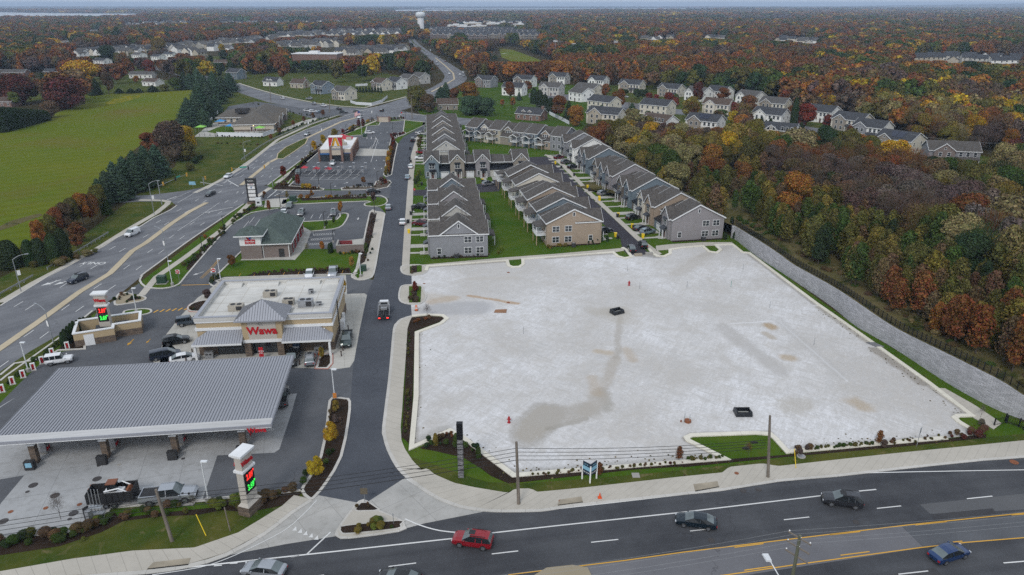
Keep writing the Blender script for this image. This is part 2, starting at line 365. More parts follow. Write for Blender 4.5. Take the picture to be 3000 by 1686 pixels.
slab('cross_road',[(395,165),(480,183),(560,200),(601.5,211.7),(643.5,225.7),(693.5,239.7),(743.5,251.7),(793.5,261.7),(858.7,269.7),(917,273.6),(960,268),(1010,280),(1069,290),(1200,300),(1200,318),(1068,307.5),(1020,302),(955,300),(900,316),(866,292),(858.7,291.7),(773.5,279.7),(723.5,267.7),(673.5,257.7),(623.5,241.7),(601.5,233.7),(540,215),(470,196),(390,175)],.034,M_road2)
slab('suburb_lawn',[(600,212),(640,190),(900,205),(1025,225),(1025,246),(917,272),(859,268),(743,250)],.02,M_verge)
slab('suburb_lawn',[(200,190),(330,150),(600,140),(640,190),(600,211),(480,182),(390,163),(330,200)],.02,M_verge)
slab('suburb_lawn',[(1130,235),(1180,205),(1300,210),(1480,215),(1500,290),(1460,330),(1180,300),(1060,290),(1040,270)],.02,M_stripe)
slab('suburb_lawn',[(1480,215),(1640,215),(1900,250),(2150,330),(2560,410),(2576,430),(2100,400),(1900,330),(1500,300)],.02,M_verge)
slab('suburb_lawn',[(640,190),(900,205),(1025,225),(1060,215),(1000,190),(900,178),(700,165)],.02,M_verge)
slab('sports_field',[(1255,122),(1290,126),(1355,150),(1368,157),(1300,160),(1262,145)],.03,M_field)
slab('street',[(1530,262),(1580,258),(1700,275),(1860,290),(1990,312),(2090,330),(2110,345),(2180,365),(2160,395),(2080,400),(2060,365),(1990,330),(1850,303),(1690,287),(1560,275)],.034,M_road2,sm=3)
slab('street',[(1330,235),(1480,240),(1530,262),(1560,276),(1480,258),(1330,246)],.034,M_road2)
slab('parking_lot',[(727,469),(742,447),(773,409),(800,385),(840,352),(887,342),(918,340),(923,318),(953,316),(957,308),(1018,304),(1014,336),(1000,342),(998,350),(985,345),(981,362),(965,441),(960,456),(950,458),(941,473),(859,477),(816,477),(790,472)],.030,M_lot)
slab('parking_lot',[(767,447),(868,450),(905,446),(915,432),(900,425),(745,428),(738,452)],.0345,asphalt('dark_parking_asphalt',(.055,.057,.063),(.075,.078,.085)))
slab('side_street',[(613,514),(624,490),(650,469),(672,468),(690,479),(860,480),(945,478),(986,465),(978,500),(930,494),(760,497),(700,503),(645,507)],.034,M_lot)
slab('parking_lot',[(450,722),(467,696),(527,626),(580,569),(616,546),(646,534),(706,525),(723,513),(737,515),(924,507),(918,518),(955,522),(968,535),(931,534),(916,602),(905,628),(767,627),(740,655),(617,655),(613,628),(550,689),(527,722)],.032,M_lot)
slab('lawn',[(556,697),(548,690),(610,635),(618,650),(735,657),(762,628),(900,630),(925,640),(893,692),(700,694)],.04,M_grass)
slab('mulch_bed',[(620,694),(640,689),(740,683),(880,678),(885,690),(640,697)],.055,M_mulch)
slab('pavement',[(605,656),(618,640),(620,600),(700,560),(760,573),(785,574),(783,583),(766,627),(742,655),(735,654)],.05,M_walkpad)
slab('lawn',[(760,559),(790,556),(848,553),(856,541),(870,538),(872,545),(862,566),(840,576),(783,582),(765,573)],.055,M_grass,.05)
slab('pavement',[(668,503),(722,500),(719,522),(664,523)],.05,M_walkpad)
slab('pavement',[(858,607),(914,601),(917,622),(850,626)],.05,M_walkpad)
slab('lawn',[(708,514),(712,503),(760,499),(924,495),(955,500),(957,515),(930,515),(924,507),(737,514)],.05,M_grass,.04)
slab('mulch_bed',[(755,501),(770,497),(925,493),(922,500),(860,502),(760,506)],.08,M_mulch,.03)
slab('townhouse_street',[(1316,397),(1370,394.6),(1388,400),(1440,450),(1470,482),(1602,606),(1622,628),(1640,645),(1588,650),(1566,628),(1560,600),(1440,500),(1300,440),(1270,440),(1262,455),(1256,482),(1075,493),(1026,493),(1028,479),(1075,478),(1236,460),(1245,446),(1310,430)],.036,M_street)
lot=Q(1,1,(530,640),(560,620),(640,602),(650,566),(1250,522),(1262,560),(1290,572),(1345,570),(1372,552),(1370,512),(2050,460),(2085,490),(2140,505),(2190,495),(2200,478),(2350,478),(2365,490),(2440,490),(2482,470),(2480,440))+[(1717,624),(1767,620),(1783,634),(1804,637),(1813,630),(1800,618),(1842,616),(1867,636),(1884,637.6),(2050.7,762.6),(2184,856),(2337,965),(2444,1047),(2404,1048.5),(2401,1056),(2464,1095),(2380.6,1103.5),(1980.6,1138.5),(1937,1094),(1900,1091),(1740,1097),(1727,1103),(1731,1110),(1824,1156),(1292,1198),(1168.7,1106),(1132,1085),(1035.4,1128),(1047,998.5),(1048.7,838),(1110,815),(1124,803),(1113,795),(1075,793),(1036,797),(1034,768),(1060,760),(1072,745),(1064,722),(1036,716)]
m,nt,b=new_mat('crushed_stone'); M_stone=m; pos=geo(nt)
n1=noi(nt,.035,6,.62,pos,.4); n2=noi(nt,.25,6,.65,pos,.8); n3=noi(nt,3.5,5,.7,pos); n4=noi(nt,18,3,.6,pos)
c=mixc(nt,ramp(nt,n1,.40,.60),(.50,.478,.455),(.73,.73,.75))
for sc_,lo_,hi_,amt_,cl_ in ((.45,.47,.5,.5,(.80,.81,.83)),(.16,.48,.5,.65,(.43,.405,.38)),(1.1,.46,.5,.45,(.47,.46,.45))):
 q_=noi(nt,sc_,6,.62,pos,2.8); q_=mth(nt,'SUBTRACT',.5,mth(nt,'ABSOLUTE',mth(nt,'SUBTRACT',q_,.5))); c=mixc(nt,mth(nt,'MULTIPLY',ramp(nt,q_,lo_,hi_),amt_),c,cl_)
st=noi(nt,1.,6,.7,strv(nt,pos,62,.12,.8),2.6)
c=mixc(nt,mth(nt,'MULTIPLY',ramp(nt,st,.42,.60),.5),c,(.46,.455,.45))
st=noi(nt,.8,6,.7,strv(nt,pos,-40,.14,1.),3.)
c=mixc(nt,mth(nt,'MULTIPLY',ramp(nt,st,.5,.64),.55),c,(.43,.42,.405))
c=mixc(nt,mth(nt,'MULTIPLY',ramp(nt,n2,.46,.68),.55),c,(.46,.435,.40))
c=mixc(nt,mth(nt,'MULTIPLY',ramp(nt,n3,.5,.75),.35),c,(.36,.35,.34))
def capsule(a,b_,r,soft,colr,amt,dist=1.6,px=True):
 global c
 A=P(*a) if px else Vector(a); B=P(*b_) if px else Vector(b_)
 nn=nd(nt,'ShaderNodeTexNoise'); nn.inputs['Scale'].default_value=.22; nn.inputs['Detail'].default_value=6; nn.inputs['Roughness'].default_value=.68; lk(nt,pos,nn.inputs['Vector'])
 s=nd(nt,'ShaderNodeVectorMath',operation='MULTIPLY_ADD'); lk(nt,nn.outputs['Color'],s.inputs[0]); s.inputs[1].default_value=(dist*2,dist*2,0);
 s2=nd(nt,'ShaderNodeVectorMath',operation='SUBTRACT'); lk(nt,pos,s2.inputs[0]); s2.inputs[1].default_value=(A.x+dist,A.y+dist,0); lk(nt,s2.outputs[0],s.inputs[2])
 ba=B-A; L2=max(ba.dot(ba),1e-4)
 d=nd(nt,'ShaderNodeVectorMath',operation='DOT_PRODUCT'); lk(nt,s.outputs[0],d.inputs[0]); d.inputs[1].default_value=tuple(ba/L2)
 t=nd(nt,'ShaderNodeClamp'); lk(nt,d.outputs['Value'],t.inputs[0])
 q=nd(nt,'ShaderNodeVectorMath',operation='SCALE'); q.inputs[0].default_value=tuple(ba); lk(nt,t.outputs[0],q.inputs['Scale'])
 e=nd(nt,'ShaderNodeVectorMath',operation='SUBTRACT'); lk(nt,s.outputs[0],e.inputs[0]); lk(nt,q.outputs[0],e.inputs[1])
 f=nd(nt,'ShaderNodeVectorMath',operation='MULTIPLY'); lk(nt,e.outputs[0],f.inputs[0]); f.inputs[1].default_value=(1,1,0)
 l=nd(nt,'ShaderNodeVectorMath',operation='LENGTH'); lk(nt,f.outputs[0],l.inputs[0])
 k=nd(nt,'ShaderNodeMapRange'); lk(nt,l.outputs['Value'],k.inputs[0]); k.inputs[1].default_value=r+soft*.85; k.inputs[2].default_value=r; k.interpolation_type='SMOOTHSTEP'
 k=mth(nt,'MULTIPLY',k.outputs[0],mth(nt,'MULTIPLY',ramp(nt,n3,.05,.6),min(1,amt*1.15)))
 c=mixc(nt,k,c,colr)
def zq(x,y): return (858.67+x/3.,965.2+y/3.)
capsule(zq(1400,385),zq(1540,225),2.6,1.2,(.30,.28,.25),.6)
capsule(zq(1420,370),zq(1560,230),1.7,1.6,(.36,.33,.285),.95)
capsule(zq(1560,340),zq(1850,268),.25,.6,(.27,.25,.21),.7,1.)
capsule(zq(1960,60),zq(2010,190),.3,1.8,(.30,.28,.24),.7)
capsule(zq(1560,260),zq(1850,210),1.5,2.2,(.37,.345,.31),.9)
capsule(zq(1850,210),zq(1960,90),.8,1.6,(.38,.35,.31),.8)
capsule(zq(1960,90),(1550,900),.35,1.2,(.38,.34,.29),.65)
capsule((1550,900),(1562,800),.2,1.,(.36,.33,.29),.7,1.2)
capsule((1562,800),(1558,790),1.5,4.,(.42,.39,.34),.6)
capsule((1560,785),(1500,785),.8,3.,(.40,.37,.32),.6,2.5)
capsule((1300,765),(1180,745),.25,.8,(.40,.27,.16),.9,1.)
capsule((1090,760),(1140,752),.6,2.,(.42,.31,.2),.6,1.)
capsule((1935,821),(1939,823),.6,1.6,(.36,.25,.13),.9,1.)
capsule((1925,840),(1940,850),.3,1.2,(.38,.32,.24),.7,.8)
capsule((1978,901),(1990,902),.4,1.6,(.38,.28,.16),.7,1.)
capsule((1820,825),(1960,935),.8,2.,(.42,.405,.39),.75)
capsule((2010,1020),(1990,1025),1.,3.,(.40,.37,.32),.6,2.)
capsule((2155,1015),(2170,1025),.6,2.4,(.38,.29,.18),.65,2.)
capsule((1505,885),(1530,888),.3,1.4,(.42,.33,.22),.6,1.)
capsule((1575,880),(1590,905),.3,1.6,(.40,.32,.23),.6,1.)
capsule((1490,950),(1500,990),.3,1.6,(.40,.32,.23),.5,1.)
capsule((1765,645),(1830,622),.5,1.5,(.36,.34,.31),.6,1.)
capsule((1780,640),(1700,690),.8,2.5,(.42,.39,.35),.6,1.5)
capsule((1100,780),(1200,775),2.,3.,(.36,.36,.37),.8,1.5)
capsule((1040,740),(1120,752),.8,2.4,(.42,.36,.28),.5,1.5)
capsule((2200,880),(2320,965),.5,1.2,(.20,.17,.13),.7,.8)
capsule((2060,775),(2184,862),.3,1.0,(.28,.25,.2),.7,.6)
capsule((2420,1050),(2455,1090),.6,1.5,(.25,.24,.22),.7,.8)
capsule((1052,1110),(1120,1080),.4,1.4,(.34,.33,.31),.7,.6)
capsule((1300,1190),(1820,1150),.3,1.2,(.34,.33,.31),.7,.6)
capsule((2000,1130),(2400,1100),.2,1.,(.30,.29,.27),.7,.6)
capsule((1650,645),(1615,640),1.,2.,(.22,.21,.2),.8,.8)
capsule((1300,700),(1180,702),.3,1.6,(.46,.43,.39),.6,1.)
capsule((1840,815),(1960,808),.05,.35,(.66,.66,.67),.9,.5)
capsule((1960,808),(2130,960),.05,.35,(.66,.66,.67),.9,.5)
capsule((1960,808),(2120,950),.6,1.,(.44,.43,.42),.5,.6)
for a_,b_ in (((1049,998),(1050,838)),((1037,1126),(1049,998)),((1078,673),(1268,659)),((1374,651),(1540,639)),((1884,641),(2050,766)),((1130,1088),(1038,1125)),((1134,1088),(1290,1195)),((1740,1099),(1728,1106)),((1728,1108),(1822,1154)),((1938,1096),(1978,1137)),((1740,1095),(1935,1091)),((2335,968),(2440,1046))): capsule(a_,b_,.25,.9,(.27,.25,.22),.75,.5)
c=mixc(nt,mth(nt,'MULTIPLY',ramp(nt,n4,.3,.7),.3),c,(.30,.29,.28))
lk(nt,c,b.inputs['Base Color']); b.inputs['Roughness'].default_value=.95; b.inputs['Specular IOR Level'].default_value=.03
bump(nt,b,mth(nt,'ADD',n3,mth(nt,'MULTIPLY',n2,2.)),.06,.5)
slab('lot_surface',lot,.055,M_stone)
for a,e in ((24,68),(68,len(lot))): pass
kl=[Q(1,1,(640,602),(650,566),(1250,522),(1262,560),(1290,572),(1345,570),(1372,552),(1370,512),(2050,460),(2085,490),(2140,505),(2190,495),(2150,440),(2120,425)),
 Q(1,1,(2320,430),(2350,470),(2385,490),(2440,490),(2482,470),(2480,440))+[(1717,624),(1767,620),(1783,634),(1804,637),(1813,630),(1800,618),(1842,616),(1867,636),(1884,637.6),(2050.7,762.6),(2184,856),(2337,965),(2444,1047),(2410,1048),(2401,1053),(2410,1062),(2464,1095)],
 [(2380.6,1103.5),(1980.6,1138.5),(1950,1105),(1937,1094),(1900,1091),(1740,1097),(1727,1103),(1731,1110),(1824,1156),(1292,1198),(1168.7,1106),(1132,1085),(1035.4,1128),(1047,998.5),(1048.7,838),(1110,815),(1124,803),(1113,795),(1075,793),(1036,797)]]
ribobj('lot_kerb',kl,concrete('cream_kerb',(.56,.53,.455),(.64,.61,.53),3.,stain=.3,jw=.05),.4,-.4,.2,.18)
MUL=[]
band('pavement',[(1037,797),(1012,805),(1002,815),(995,829),(989,900),(983,965),(975,1030),(970,1075),(972,1098.5),(982,1132),(1005,1175),(1032,1202),(1072,1232),(1112,1255),(1165,1273.5),(1225,1282),(1272,1283.5),(1358.7,1282),(1405,1275),(1468.7,1267),(1717.4,1240),(1814,1230),(1957,1207),(2100.7,1195),(2257,1177),(2467,1155),(2576,1147),(2900,1113)],
 [(1036,800),(1030,812),(1025,829),(1022,883),(1016,965),(1012,1030),(1008,1075),(1010,1110),(1019,1132),(1038.7,1162),(1062,1185),(1075,1180),(1092,1195),(1142,1217),(1192,1228),(1280,1242.6),(1295,1232),(1335,1231),(1352,1240),(1459,1230),(1717,1201),(1817,1191),(1834,1177),(1917,1168),(1957,1175),(2074,1162),(2240.7,1143.6),(2407,1127),(2576,1110),(2900,1078)],M_walk,.13,.12,n=240)
band('pavement',[(-300,1500),(0,1462),(233,1446),(377,1435),(477,1420),(567,1393),(663,1341),(733,1287),(780,1257)],[(-300,1478),(0,1440),(180,1408.5),(333,1388),(490,1380),(600,1342),(650,1312),(710,1275),(740,1248)],M_walk,.13,.12,n=120)
ribobj('pavement_kerb',[roadtop[1:9],[(1037,797),(1012,805),(1002,815),(995,829),(989,900),(983,965),(970,1075),(972,1098.5),(982,1132),(1005,1175)]+roadtop[10:]],M_kerb,.12,-.5,.10,.1,sm=2)
band('pavement',[(1048,345),(1034,391),(1028,440),(1023,500),(1016,592),(1011,669),(1012,686)],[(1058,345),(1047,391),(1041,440),(1039,500),(1034,592),(1030,669),(1030,672)],M_walk,.13,.1,n=60)
band('pavement',[(1030,676),(1066,671),(1275,656),(1400,646),(1542,636),(1570,632)],[(1030,668),(1060,668),(1275,649),(1400,640),(1562,626),(1568,624)],M_walk,.13,.1)
band('pavement',[(1650,632),(1685,629),(1717,624),(1767,620),(1842,617)],[(1650,620),(1685,616),(1717,614),(1767,611),(1842,611)],M_walk,.13,.1)
band('pavement',[(1378,397),(1395,402),(1440,447),(1470,480),(1602,606),(1655,645)],[(1370,389),(1403,397),(1452,447),(1482,480),(1618,606),(1665,640)],M_walk,.13,.1)
band('pavement',[(2337,975),(2357,990),(2444,1050),(2500,1082)],[(2357,978),(2377,979),(2450,1020),(2520,1067)],M_walk,.13,.1,n=20)
slab('pavement',[(905,1265),(922,1265),(950,1288),(1003,1310),(1014,1325),(1003,1336),(880,1353),(853,1350),(850,1338),(880,1295)],.15,M_walk,.11)
ribobj('pavement_kerb',[[(905,1265),(922,1265),(950,1288),(1003,1310),(1014,1325),(1003,1336),(880,1353),(853,1350),(850,1338),(880,1295)]],M_kerb,.25,-.2,.13,.1,closed=True,sm=2)
island(Q(1,2,(110,958),(150,910),(205,908),(275,955),(250,962),(130,965)),M_mulch,sm=0,z=.17)
island(Q(1,2,(0,1100),(40,1082),(430,1045),(440,1070),(410,1100),(60,1135),(5,1125)),M_mulch,z=.17)
ribobj('footpath',[[(0,762),(83,713),(167,669),(250,623),(320,579),(393,537),(420,515),(424,508),(405,505),(350,504)],[(490,486),(550,457),(617,417),(700,351),(780,314),(859,287)]],M_walk,.85,-.85,.06,.04)
ribobj('footpath',[[(355,745),(395,697),(467,647),(560,577),(633,507)],[(640,500),(680,473)],[(695,462),(776,400),(860,341),(950,303)]],M_walk,.8,-.8,.06,.04)
ribobj('footpath',[[(601,210),(643,223.7),(693,237.7),(743,249.7),(793,259.7),(858.7,267.7),(917,271.6),(1022,244)]],M_walk,.8,-.8,.06,.04)
ribobj('highway_kerb',[hwL[1:10],hwL[10:19],hwR[1:5],hwR[7:11],hwR[13:18]],M_kerb,.2,-.2,.13,.12)
ribobj('median',[[(-100,945),(0,879),(100,809),(200,736),(277,689),(307,659),(333,632.6),(367,612.6),(433,562.6),(480,532),(520,511)],[(607,467),(677,410),(697,400)],[(770,349),(859,307),(897,297)],[(1085,232),(1120,214),(1143,200),(1140,185),(1120,166),(1095,146)]],M_median,.75,-.75,.14,.12)
slab('median_lawn',[(697,400),(700,387),(720,371),(765,350),(774,350),(768,362),(740,382),(712,400)],.13,M_verge,.1)
ribobj('median_kerb',[[(697,400),(700,387),(720,371),(765,350),(774,350),(768,362),(740,382),(712,400)]],M_median,.3,-.1,.15,.12,closed=True)
island([(1014,720),(1033,718),(1058,719),(1066,735),(1072,748),(1060,764),(1036,767),(1012,762),(1004,750),(1007,728)],M_walk,'pavement')
slab('bed',[(1029,722),(1060,722),(1058,762),(1029,763)],.15,M_grass); slab('mulch_bed',[(1038,722),(1050,722),(1048,762),(1037,762)],.16,M_mulch)
island([(1010,672),(1030,668),(1063,669),(1074,683),(1060,692),(1036,694),(1013,688)],M_walk,'pavement')
slab('bed',[(1031,672),(1061,668),(1061,685),(1031,689)],.15,M_grass); slab('mulch_bed',[(1039,671),(1049,669),(1049,687),(1038,688)],.16,M_mulch)
slab('mulch_bed',[(1036,800),(1079,796),(1113,799),(1117,805),(1100,813),(1043,834),(1034,1124),(1022,1110),(1010,1100),(1012,1080),(1019,965),(1026,829)],.10,M_mulch,.06)
slab('mulch_bed',Q(1,2,(590,490),(810,370),(870,380),(1290,710),(2000,655),(2576,600),(2576,628),(2200,652),(1400,742),(1262,756),(1130,700),(1050,640),(920,560),(700,510)),.06,M_mulch,.03)
slab('mulch_bed',Q(2,2,(0,612),(320,575),(790,540),(2000,420),(2290,385),(2290,412),(1700,474),(700,564),(0,634)),.06,M_mulch,.03)
isl=[(830,1010),(845,1003),(868,1005),(880,1012),(876,1062),(858,1150),(822,1214),(795,1248),(780,1257),(760,1235),(775,1210),(808,1150),(824,1062)]
kerb(isl,True,2); slab('mulch_bed',smooth(isl,2,True),.11,M_mulch,.08)
slab('mulch_bed',[(-100,1378),(0,1357),(203,1338),(262,1312),(290,1290),(520,1264),(700,1244),(762,1238),(738,1262),(700,1275),(620,1290),(560,1284),(500,1296),(400,1300),(310,1312),(255,1340),(150,1375),(0,1398),(-100,1412)],.05,M_mulch,.03)
slab('lawn',[(285,1286),(520,1266),(560,1262),(540,1278),(400,1292),(300,1305)],.07,M_grass,.02)
kerb([(-100,1376),(0,1355),(203,1337),(257,1315),(277,1278),(520,1260),(617,1248),(700,1242),(760,1234)])
kerb([(700,526),(633,536),(606,552),(580,569),(527,626),(467,696),(450,716),(425,725),(395,727),(365,722),(352,707),(358,695)],False,2)
kerb([(613,628),(550,689),(534,703),(528,714),(540,722),(560,716),(566,700),(900,690)],False,2)
kerb([(706,525),(723,513),(737,515),(924,507),(918,513),(920,519),(950,520),(970,514),(974,504),(960,494),(925,494),(722,500),(665,505),(640,508)],False,2)
kerb([(783,583),(840,577),(862,568),(876,545),(872,538),(855,538),(848,553),(760,559)],False,2)
isl2=[(931,534),(945,533),(966,537),(966,550),(957,600),(950,640),(940,690),(928,702),(905,706),(887,700),(886,692),(896,680),(905,640),(916,602)]
kerb(isl2,True,2); slab('pavement',smooth(isl2,2,True),.12,M_walk,.1)
slab('mulch_bed',[(932,538),(948,537),(935,600),(918,660),(905,668),(908,640),(918,602)],.14,M_mulch,.02)
slab('bed',[(893,695),(905,672),(917,670),(912,694),(900,702)],.14,M_grass,.02)
kerb([(965,441),(972,446),(985,441),(992,400),(1000,363),(985,345),(981,362)],True,1); slab('mulch_bed',[(967,440),(984,439),(998,363),(984,350)],.12,M_mulch,.08)
kerb([(690,479),(790,481),(813,479),(815,476),(805,474),(790,472),(727,469),(742,455),(734,450),(724,463)],False,1)
slab('mulch_bed',[(686,476),(700,460),(722,462),(790,473),(810,477),(790,480),(700,478)],.09,M_mulch,.06)
isl3=[(860,479),(859,474),(872,472),(941,471),(946,458),(955,455),(980,455),(984,461),(975,472),(945,478)]
kerb(isl3,True,1); slab('mulch_bed',isl3,.11,G('grey_mulch',(.09,.075,.06),(.13,.11,.09),(.3,2.,20.)),.08)
kerb([(985,340),(990,349),(1015,341),(1022,338),(1018,333),(1000,336)],True,1); slab('mulch_bed',[(985,340),(990,348),(1015,340),(1018,333)],.11,M_mulch,.08)
kerb([(773,409),(800,385),(840,352),(887,342),(918,340),(923,318),(953,316),(957,308),(973,308),(1018,304),(1014,336)])
kerb([(1069,315),(1022,337),(1000,345)])
kerb([(1069,308),(1020,303),(1005,297),(1012,287),(1069,291)],False,2)
slab('mulch_bed',[(727,455),(840,348),(890,330),(900,318),(875,325),(800,370),(735,430),(715,455)],.06,M_mulch,.03)
slab('mulch_bed',[(470,680),(478,660),(540,600),(600,545),(633,520),(650,520),(640,528),(600,545),(560,585),(490,668)],.06,M_mulch,.03,sm=2)
island(Q(0,1,(880,800),(920,765),(1010,780),(1095,800),(1080,825),(960,848),(870,855)),M_median,'bed',z=.12); slab('mulch_bed',Q(0,1,(940,835),(1000,790),(1060,800),(1065,815)),.14,M_mulch)
island(Q(0,1,(940,905),(1060,888),(1130,892),(1140,912),(1090,930),(960,945)),M_grass,'bed')
island(Q(0,1,(1425,870),(1470,840),(1560,822),(1600,850),(1590,900),(1440,905)),M_mulch,'bed')
slab('mulch_bed',Q(0,1,(440,1195),(500,1130),(620,1120),(640,1185),(560,1192)),.1,M_mulch,.07)
kerb(Q(0,1,(0,1390),(110,1300),(350,1260),(440,1200),(640,1190),(640,1150)))
slab('bed',Q(0,1,(0,1448),(0,1360),(240,1200),(440,1085),(460,1140),(380,1230),(200,1310),(40,1448)),.05,M_verge,.03)
slab('forecourt',Q(0,1,(860,1105),(960,1030),(960,985),(1000,965),(1060,965),(1080,1010),(990,1060)),.05,M_walkpad)
brick=mat('red_kerb_brick',(.42,.17,.13),.8)
bi=Q(0,1,(2390,1335),(2420,1235),(2500,1230),(2500,1300),(2470,1335)); kerb(bi,True,1); slab('mulch_bed',bi,.12,M_mulch,.08)
ribobj('brick_edging',[bi],brick,.35,.12,.145,.1,closed=True)
ribobj('brick_edging',[Q(0,1,(1425,870),(1470,840),(1560,822),(1600,850),(1590,900),(1440,905))],brick,.3,.12,.145,.1,closed=True,sm=2)
slab('parking_lot',[(560,290),(575,268),(645,256),(690,262),(760,272),(862,277),(880,284),(850,292),(790,300),(700,275)],.035,M_lot)
slab('playground',[(488,345),(530,312),(575,300),(640,325),(700,330),(690,336),(661,345)],.035,M_walkpad)
slab('playground_turf',[(520,333),(545,322),(575,315),(590,325),(590,334),(540,336)],.05,M_grass)
slab('pavement',[(700,335),(712,325),(760,305),(798,296),(795,303),(740,322)],.05,M_walkpad)
bk=MB();uvk=[]
for w_,cl,kw,gu,_ in KERBS: ribbon(bk,[Vector((p.x,p.y,0)) for p in w_],kw/2+.05,-kw/2-.05,.16,.15,cl,uvk)
ko=bk.obj('kerb',M_kerb); uu=ko.data.uv_layers.new(name='UVMap'); uu.data.foreach_set('uv',[c_ for t in uvk for c_ in t]); struct(ko)
line([(-60,1300)] and Q(1,2,(490,720),(640,820),(850,910),(1000,945),(1100,960),(1300,970),(1500,965),(1640,948),(2576,842))+Q(2,2,(720,742),(1150,695),(1400,678),(2000,665),(2576,655),(2900,650)),.16,sm=2,z=.068)
line(Q(1,2,(-1150,1390),(-40,1270),(870,1170)),.2); line(Q(1,2,(1130,1132),(1640,1075),(2576,975))+Q(2,2,(165,955),(1060,848)),.2)
line(Q(1,2,(480,1025),(600,1075),(750,1115),(940,1133)),.18,z=.068,sm=3)
line(Q(0,2,(2310,1298),(2495,1125)),.18,z=.068);
line(Q(0,2,(1150,1448),(1500,1393),(1700,1330),(1900,1240),(2150,1110),(2300,980),(2390,885)),.12,sm=3,z=.068)
for a in ((1615,1380,1675,1375),(1735,1363,1793,1358),(1850,1350,1905,1342),(2200,1312,2258,1303)): line(Q(0,2,a[:2],a[2:]),.14)
for a in ((-330,1478,-130,1450),(357,1385,565,1358),(1135,1290,1335,1267),(1885,1202,2090,1180),(2631,1117,2819,1096),(3339,1032,3531,1011),(4041,946,4224,927),(4721,873,4913,853),(5380,795,5580,775)): line(Q(1,2,a[:2],a[2:]),.16)
line(Q(2,2,(1330,815),(1460,803)),.2); line(Q(2,2,(2420,1358),(2640,1340)),.16); line(Q(2,2,(1627,1443),(1852,1418)),.16)
for k in range(5):
 x,y=2222+k*41,1095+k*17; MK.add([tuple(P(*Q(0,2,q)[0],.068)) for q in ((x+12,y-18),(x-18,y+16),(x+18,y+16))],[(0,1,2)])
Y1=Q(1,2,(1260,1447),(2130,1340),(2576,1277))+Q(2,2,(870,1171),(1700,1071),(2576,981),(2900,950))
line(Y1,.15,True);
for a in ((390,1240,610,1212),(1110,1146,1340,1121),(1755,1071,1990,1046),(2480,996,2640,985)): line(Q(2,2,a[:2],a[2:]),.15,True)
line(Q(2,2,(-300,1530),(330,1448),(850,1371),(1180,1326),(1800,1241),(2130,1203),(2576,1167),(2900,1140)),.15,True)
for a in ((465,1413,690,1381),(1190,1300,1410,1272),(2040,1200,2110,1193)): line(Q(2,2,a[:2],a[2:]),.15,True)
slab('median',[(1390,1560),(1335,1455),(1375,1431),(1440,1424),(1478,1430),(1488,1450),(1500,1560)],.15,M_median,.12)
def lane(t,a,b_,ph=0.,dash=True,lo=0.,hi=1.):
 n=len(L_); w=[L_[i].lerp(R_[i],t) for i in range(n)][a:b_]
 r,tot=resample(w,int(tot_(w)/.5)+2); st=tot/(len(r)-1); s=ph
 if not dash: ribbon(MK,w,.07,-.07,.062,0); return
 while s+3.05<tot:
  ribbon(MK,[r[int(s/st)],r[min(len(r)-1,int((s+3.05)/st))]],.08,-.08,.062,0); s+=12.2
def tot_(w): return sum((w[i+1]-w[i]).length for i in range(len(w)-1))
for t,ph in ((.16,1.),(.32,4.),(.68,2.),(.84,6.)): lane(t,0,56,ph)
for t,ph in ((.22,1.),(.78,6.)): lane(t,60,90,ph)
line([(512,537),(587,522)][::1],.3); line([(447,582),(552,511)],.13); line([(560,462),(640,412)],.13)
line([(420,504),(444,495)],.3); line([(447,511),(497,482)],.14); line([(433,503),(480,482)],.13)
line([(503,459),(560,468)],.3); line([(570,453),(600,470)],.3)
for a in ((672,500,697,479),(648,497,672,478),(690,494,720,479)): line([(a[0],a[1]),(a[2],a[3])],.25)
line([(694,487),(790,484)],.12); line([(694,494),(780,492)],.12,True)
line(Q(0,1,(1370,708),(1580,703)),.25,True); line(Q(0,1,(1510,655),(1580,590),(1645,515)),.1,True,sm=3); line(Q(0,1,(1522,658),(1590,595),(1655,518)),.1,True,sm=3)
for k in range(6):
 a=Q(0,1,(1160+k*46,915-k*4),(1195+k*46,895-k*4)); line(a,.35,True)
line([(900,473),(985,470)],.12)
def bays(a,b_,c_,d_,n,yel=False,w=.1):
 for k in range(n):
  t=k/(n-1); line([(a[0]+(b_[0]-a[0])*t,a[1]+(b_[1]-a[1])*t),(c_[0]+(d_[0]-c_[0])*t,c_[1]+(d_[1]-c_[1])*t)],w,yel)
bays((766,542),(852,537),(760,552),(846,549),5); bays((626,557),(640,547),(611,576),(627,563),2)
bays((606,689),(900,680),(600,698),(896,690),9,True,.08)
bays((930,322),(928,334),(953,321),(951,333),4); bays((985,311),(980,334),(1016,309),(1013,332),7)
for k in range(6):
 y=441+k*0;
for (x0,y0,x1,y1) in ((742,429,913,427),(750,441,905,441),(780,453,868,452.5),(742,447,900,447)): line([(x0,y0),(x1,y1)],.12)
bays((772,428),(912,427),(757,441),(897,441),9); bays((795,441),(905,441),(782,453),(886,452),6)
for k in range(3):
 for j in range(12): line([(788+j*4.6-k*6,590+k*12-j*.3),(791+j*4.6-k*6,593.5+k*12-j*.3)],.08)
 line([(788-k*6,590+k*12),(843-k*6,587+k*12)],.08); line([(787-k*6,594+k*12),(842-k*6,591+k*12)],.08)
def arrow(b,x,y,dx,dy,s=1.,z=.064):
 p=P(x,y); q=P(x+dx,y+dy); d=(q-p).normalized(); nrm=Vector((-d.y,d.x,0))
 pts=[p-d*1.5*s+nrm*.1*s,p-d*1.5*s-nrm*.1*s,p+d*.2*s-nrm*.1*s,p+d*.2*s-nrm*.45*s,p+d*1.5*s,p+d*.2*s+nrm*.45*s,p+d*.2*s+nrm*.1*s]
 b.add([(v.x,v.y,z) for v in pts],[tuple(range(7))])
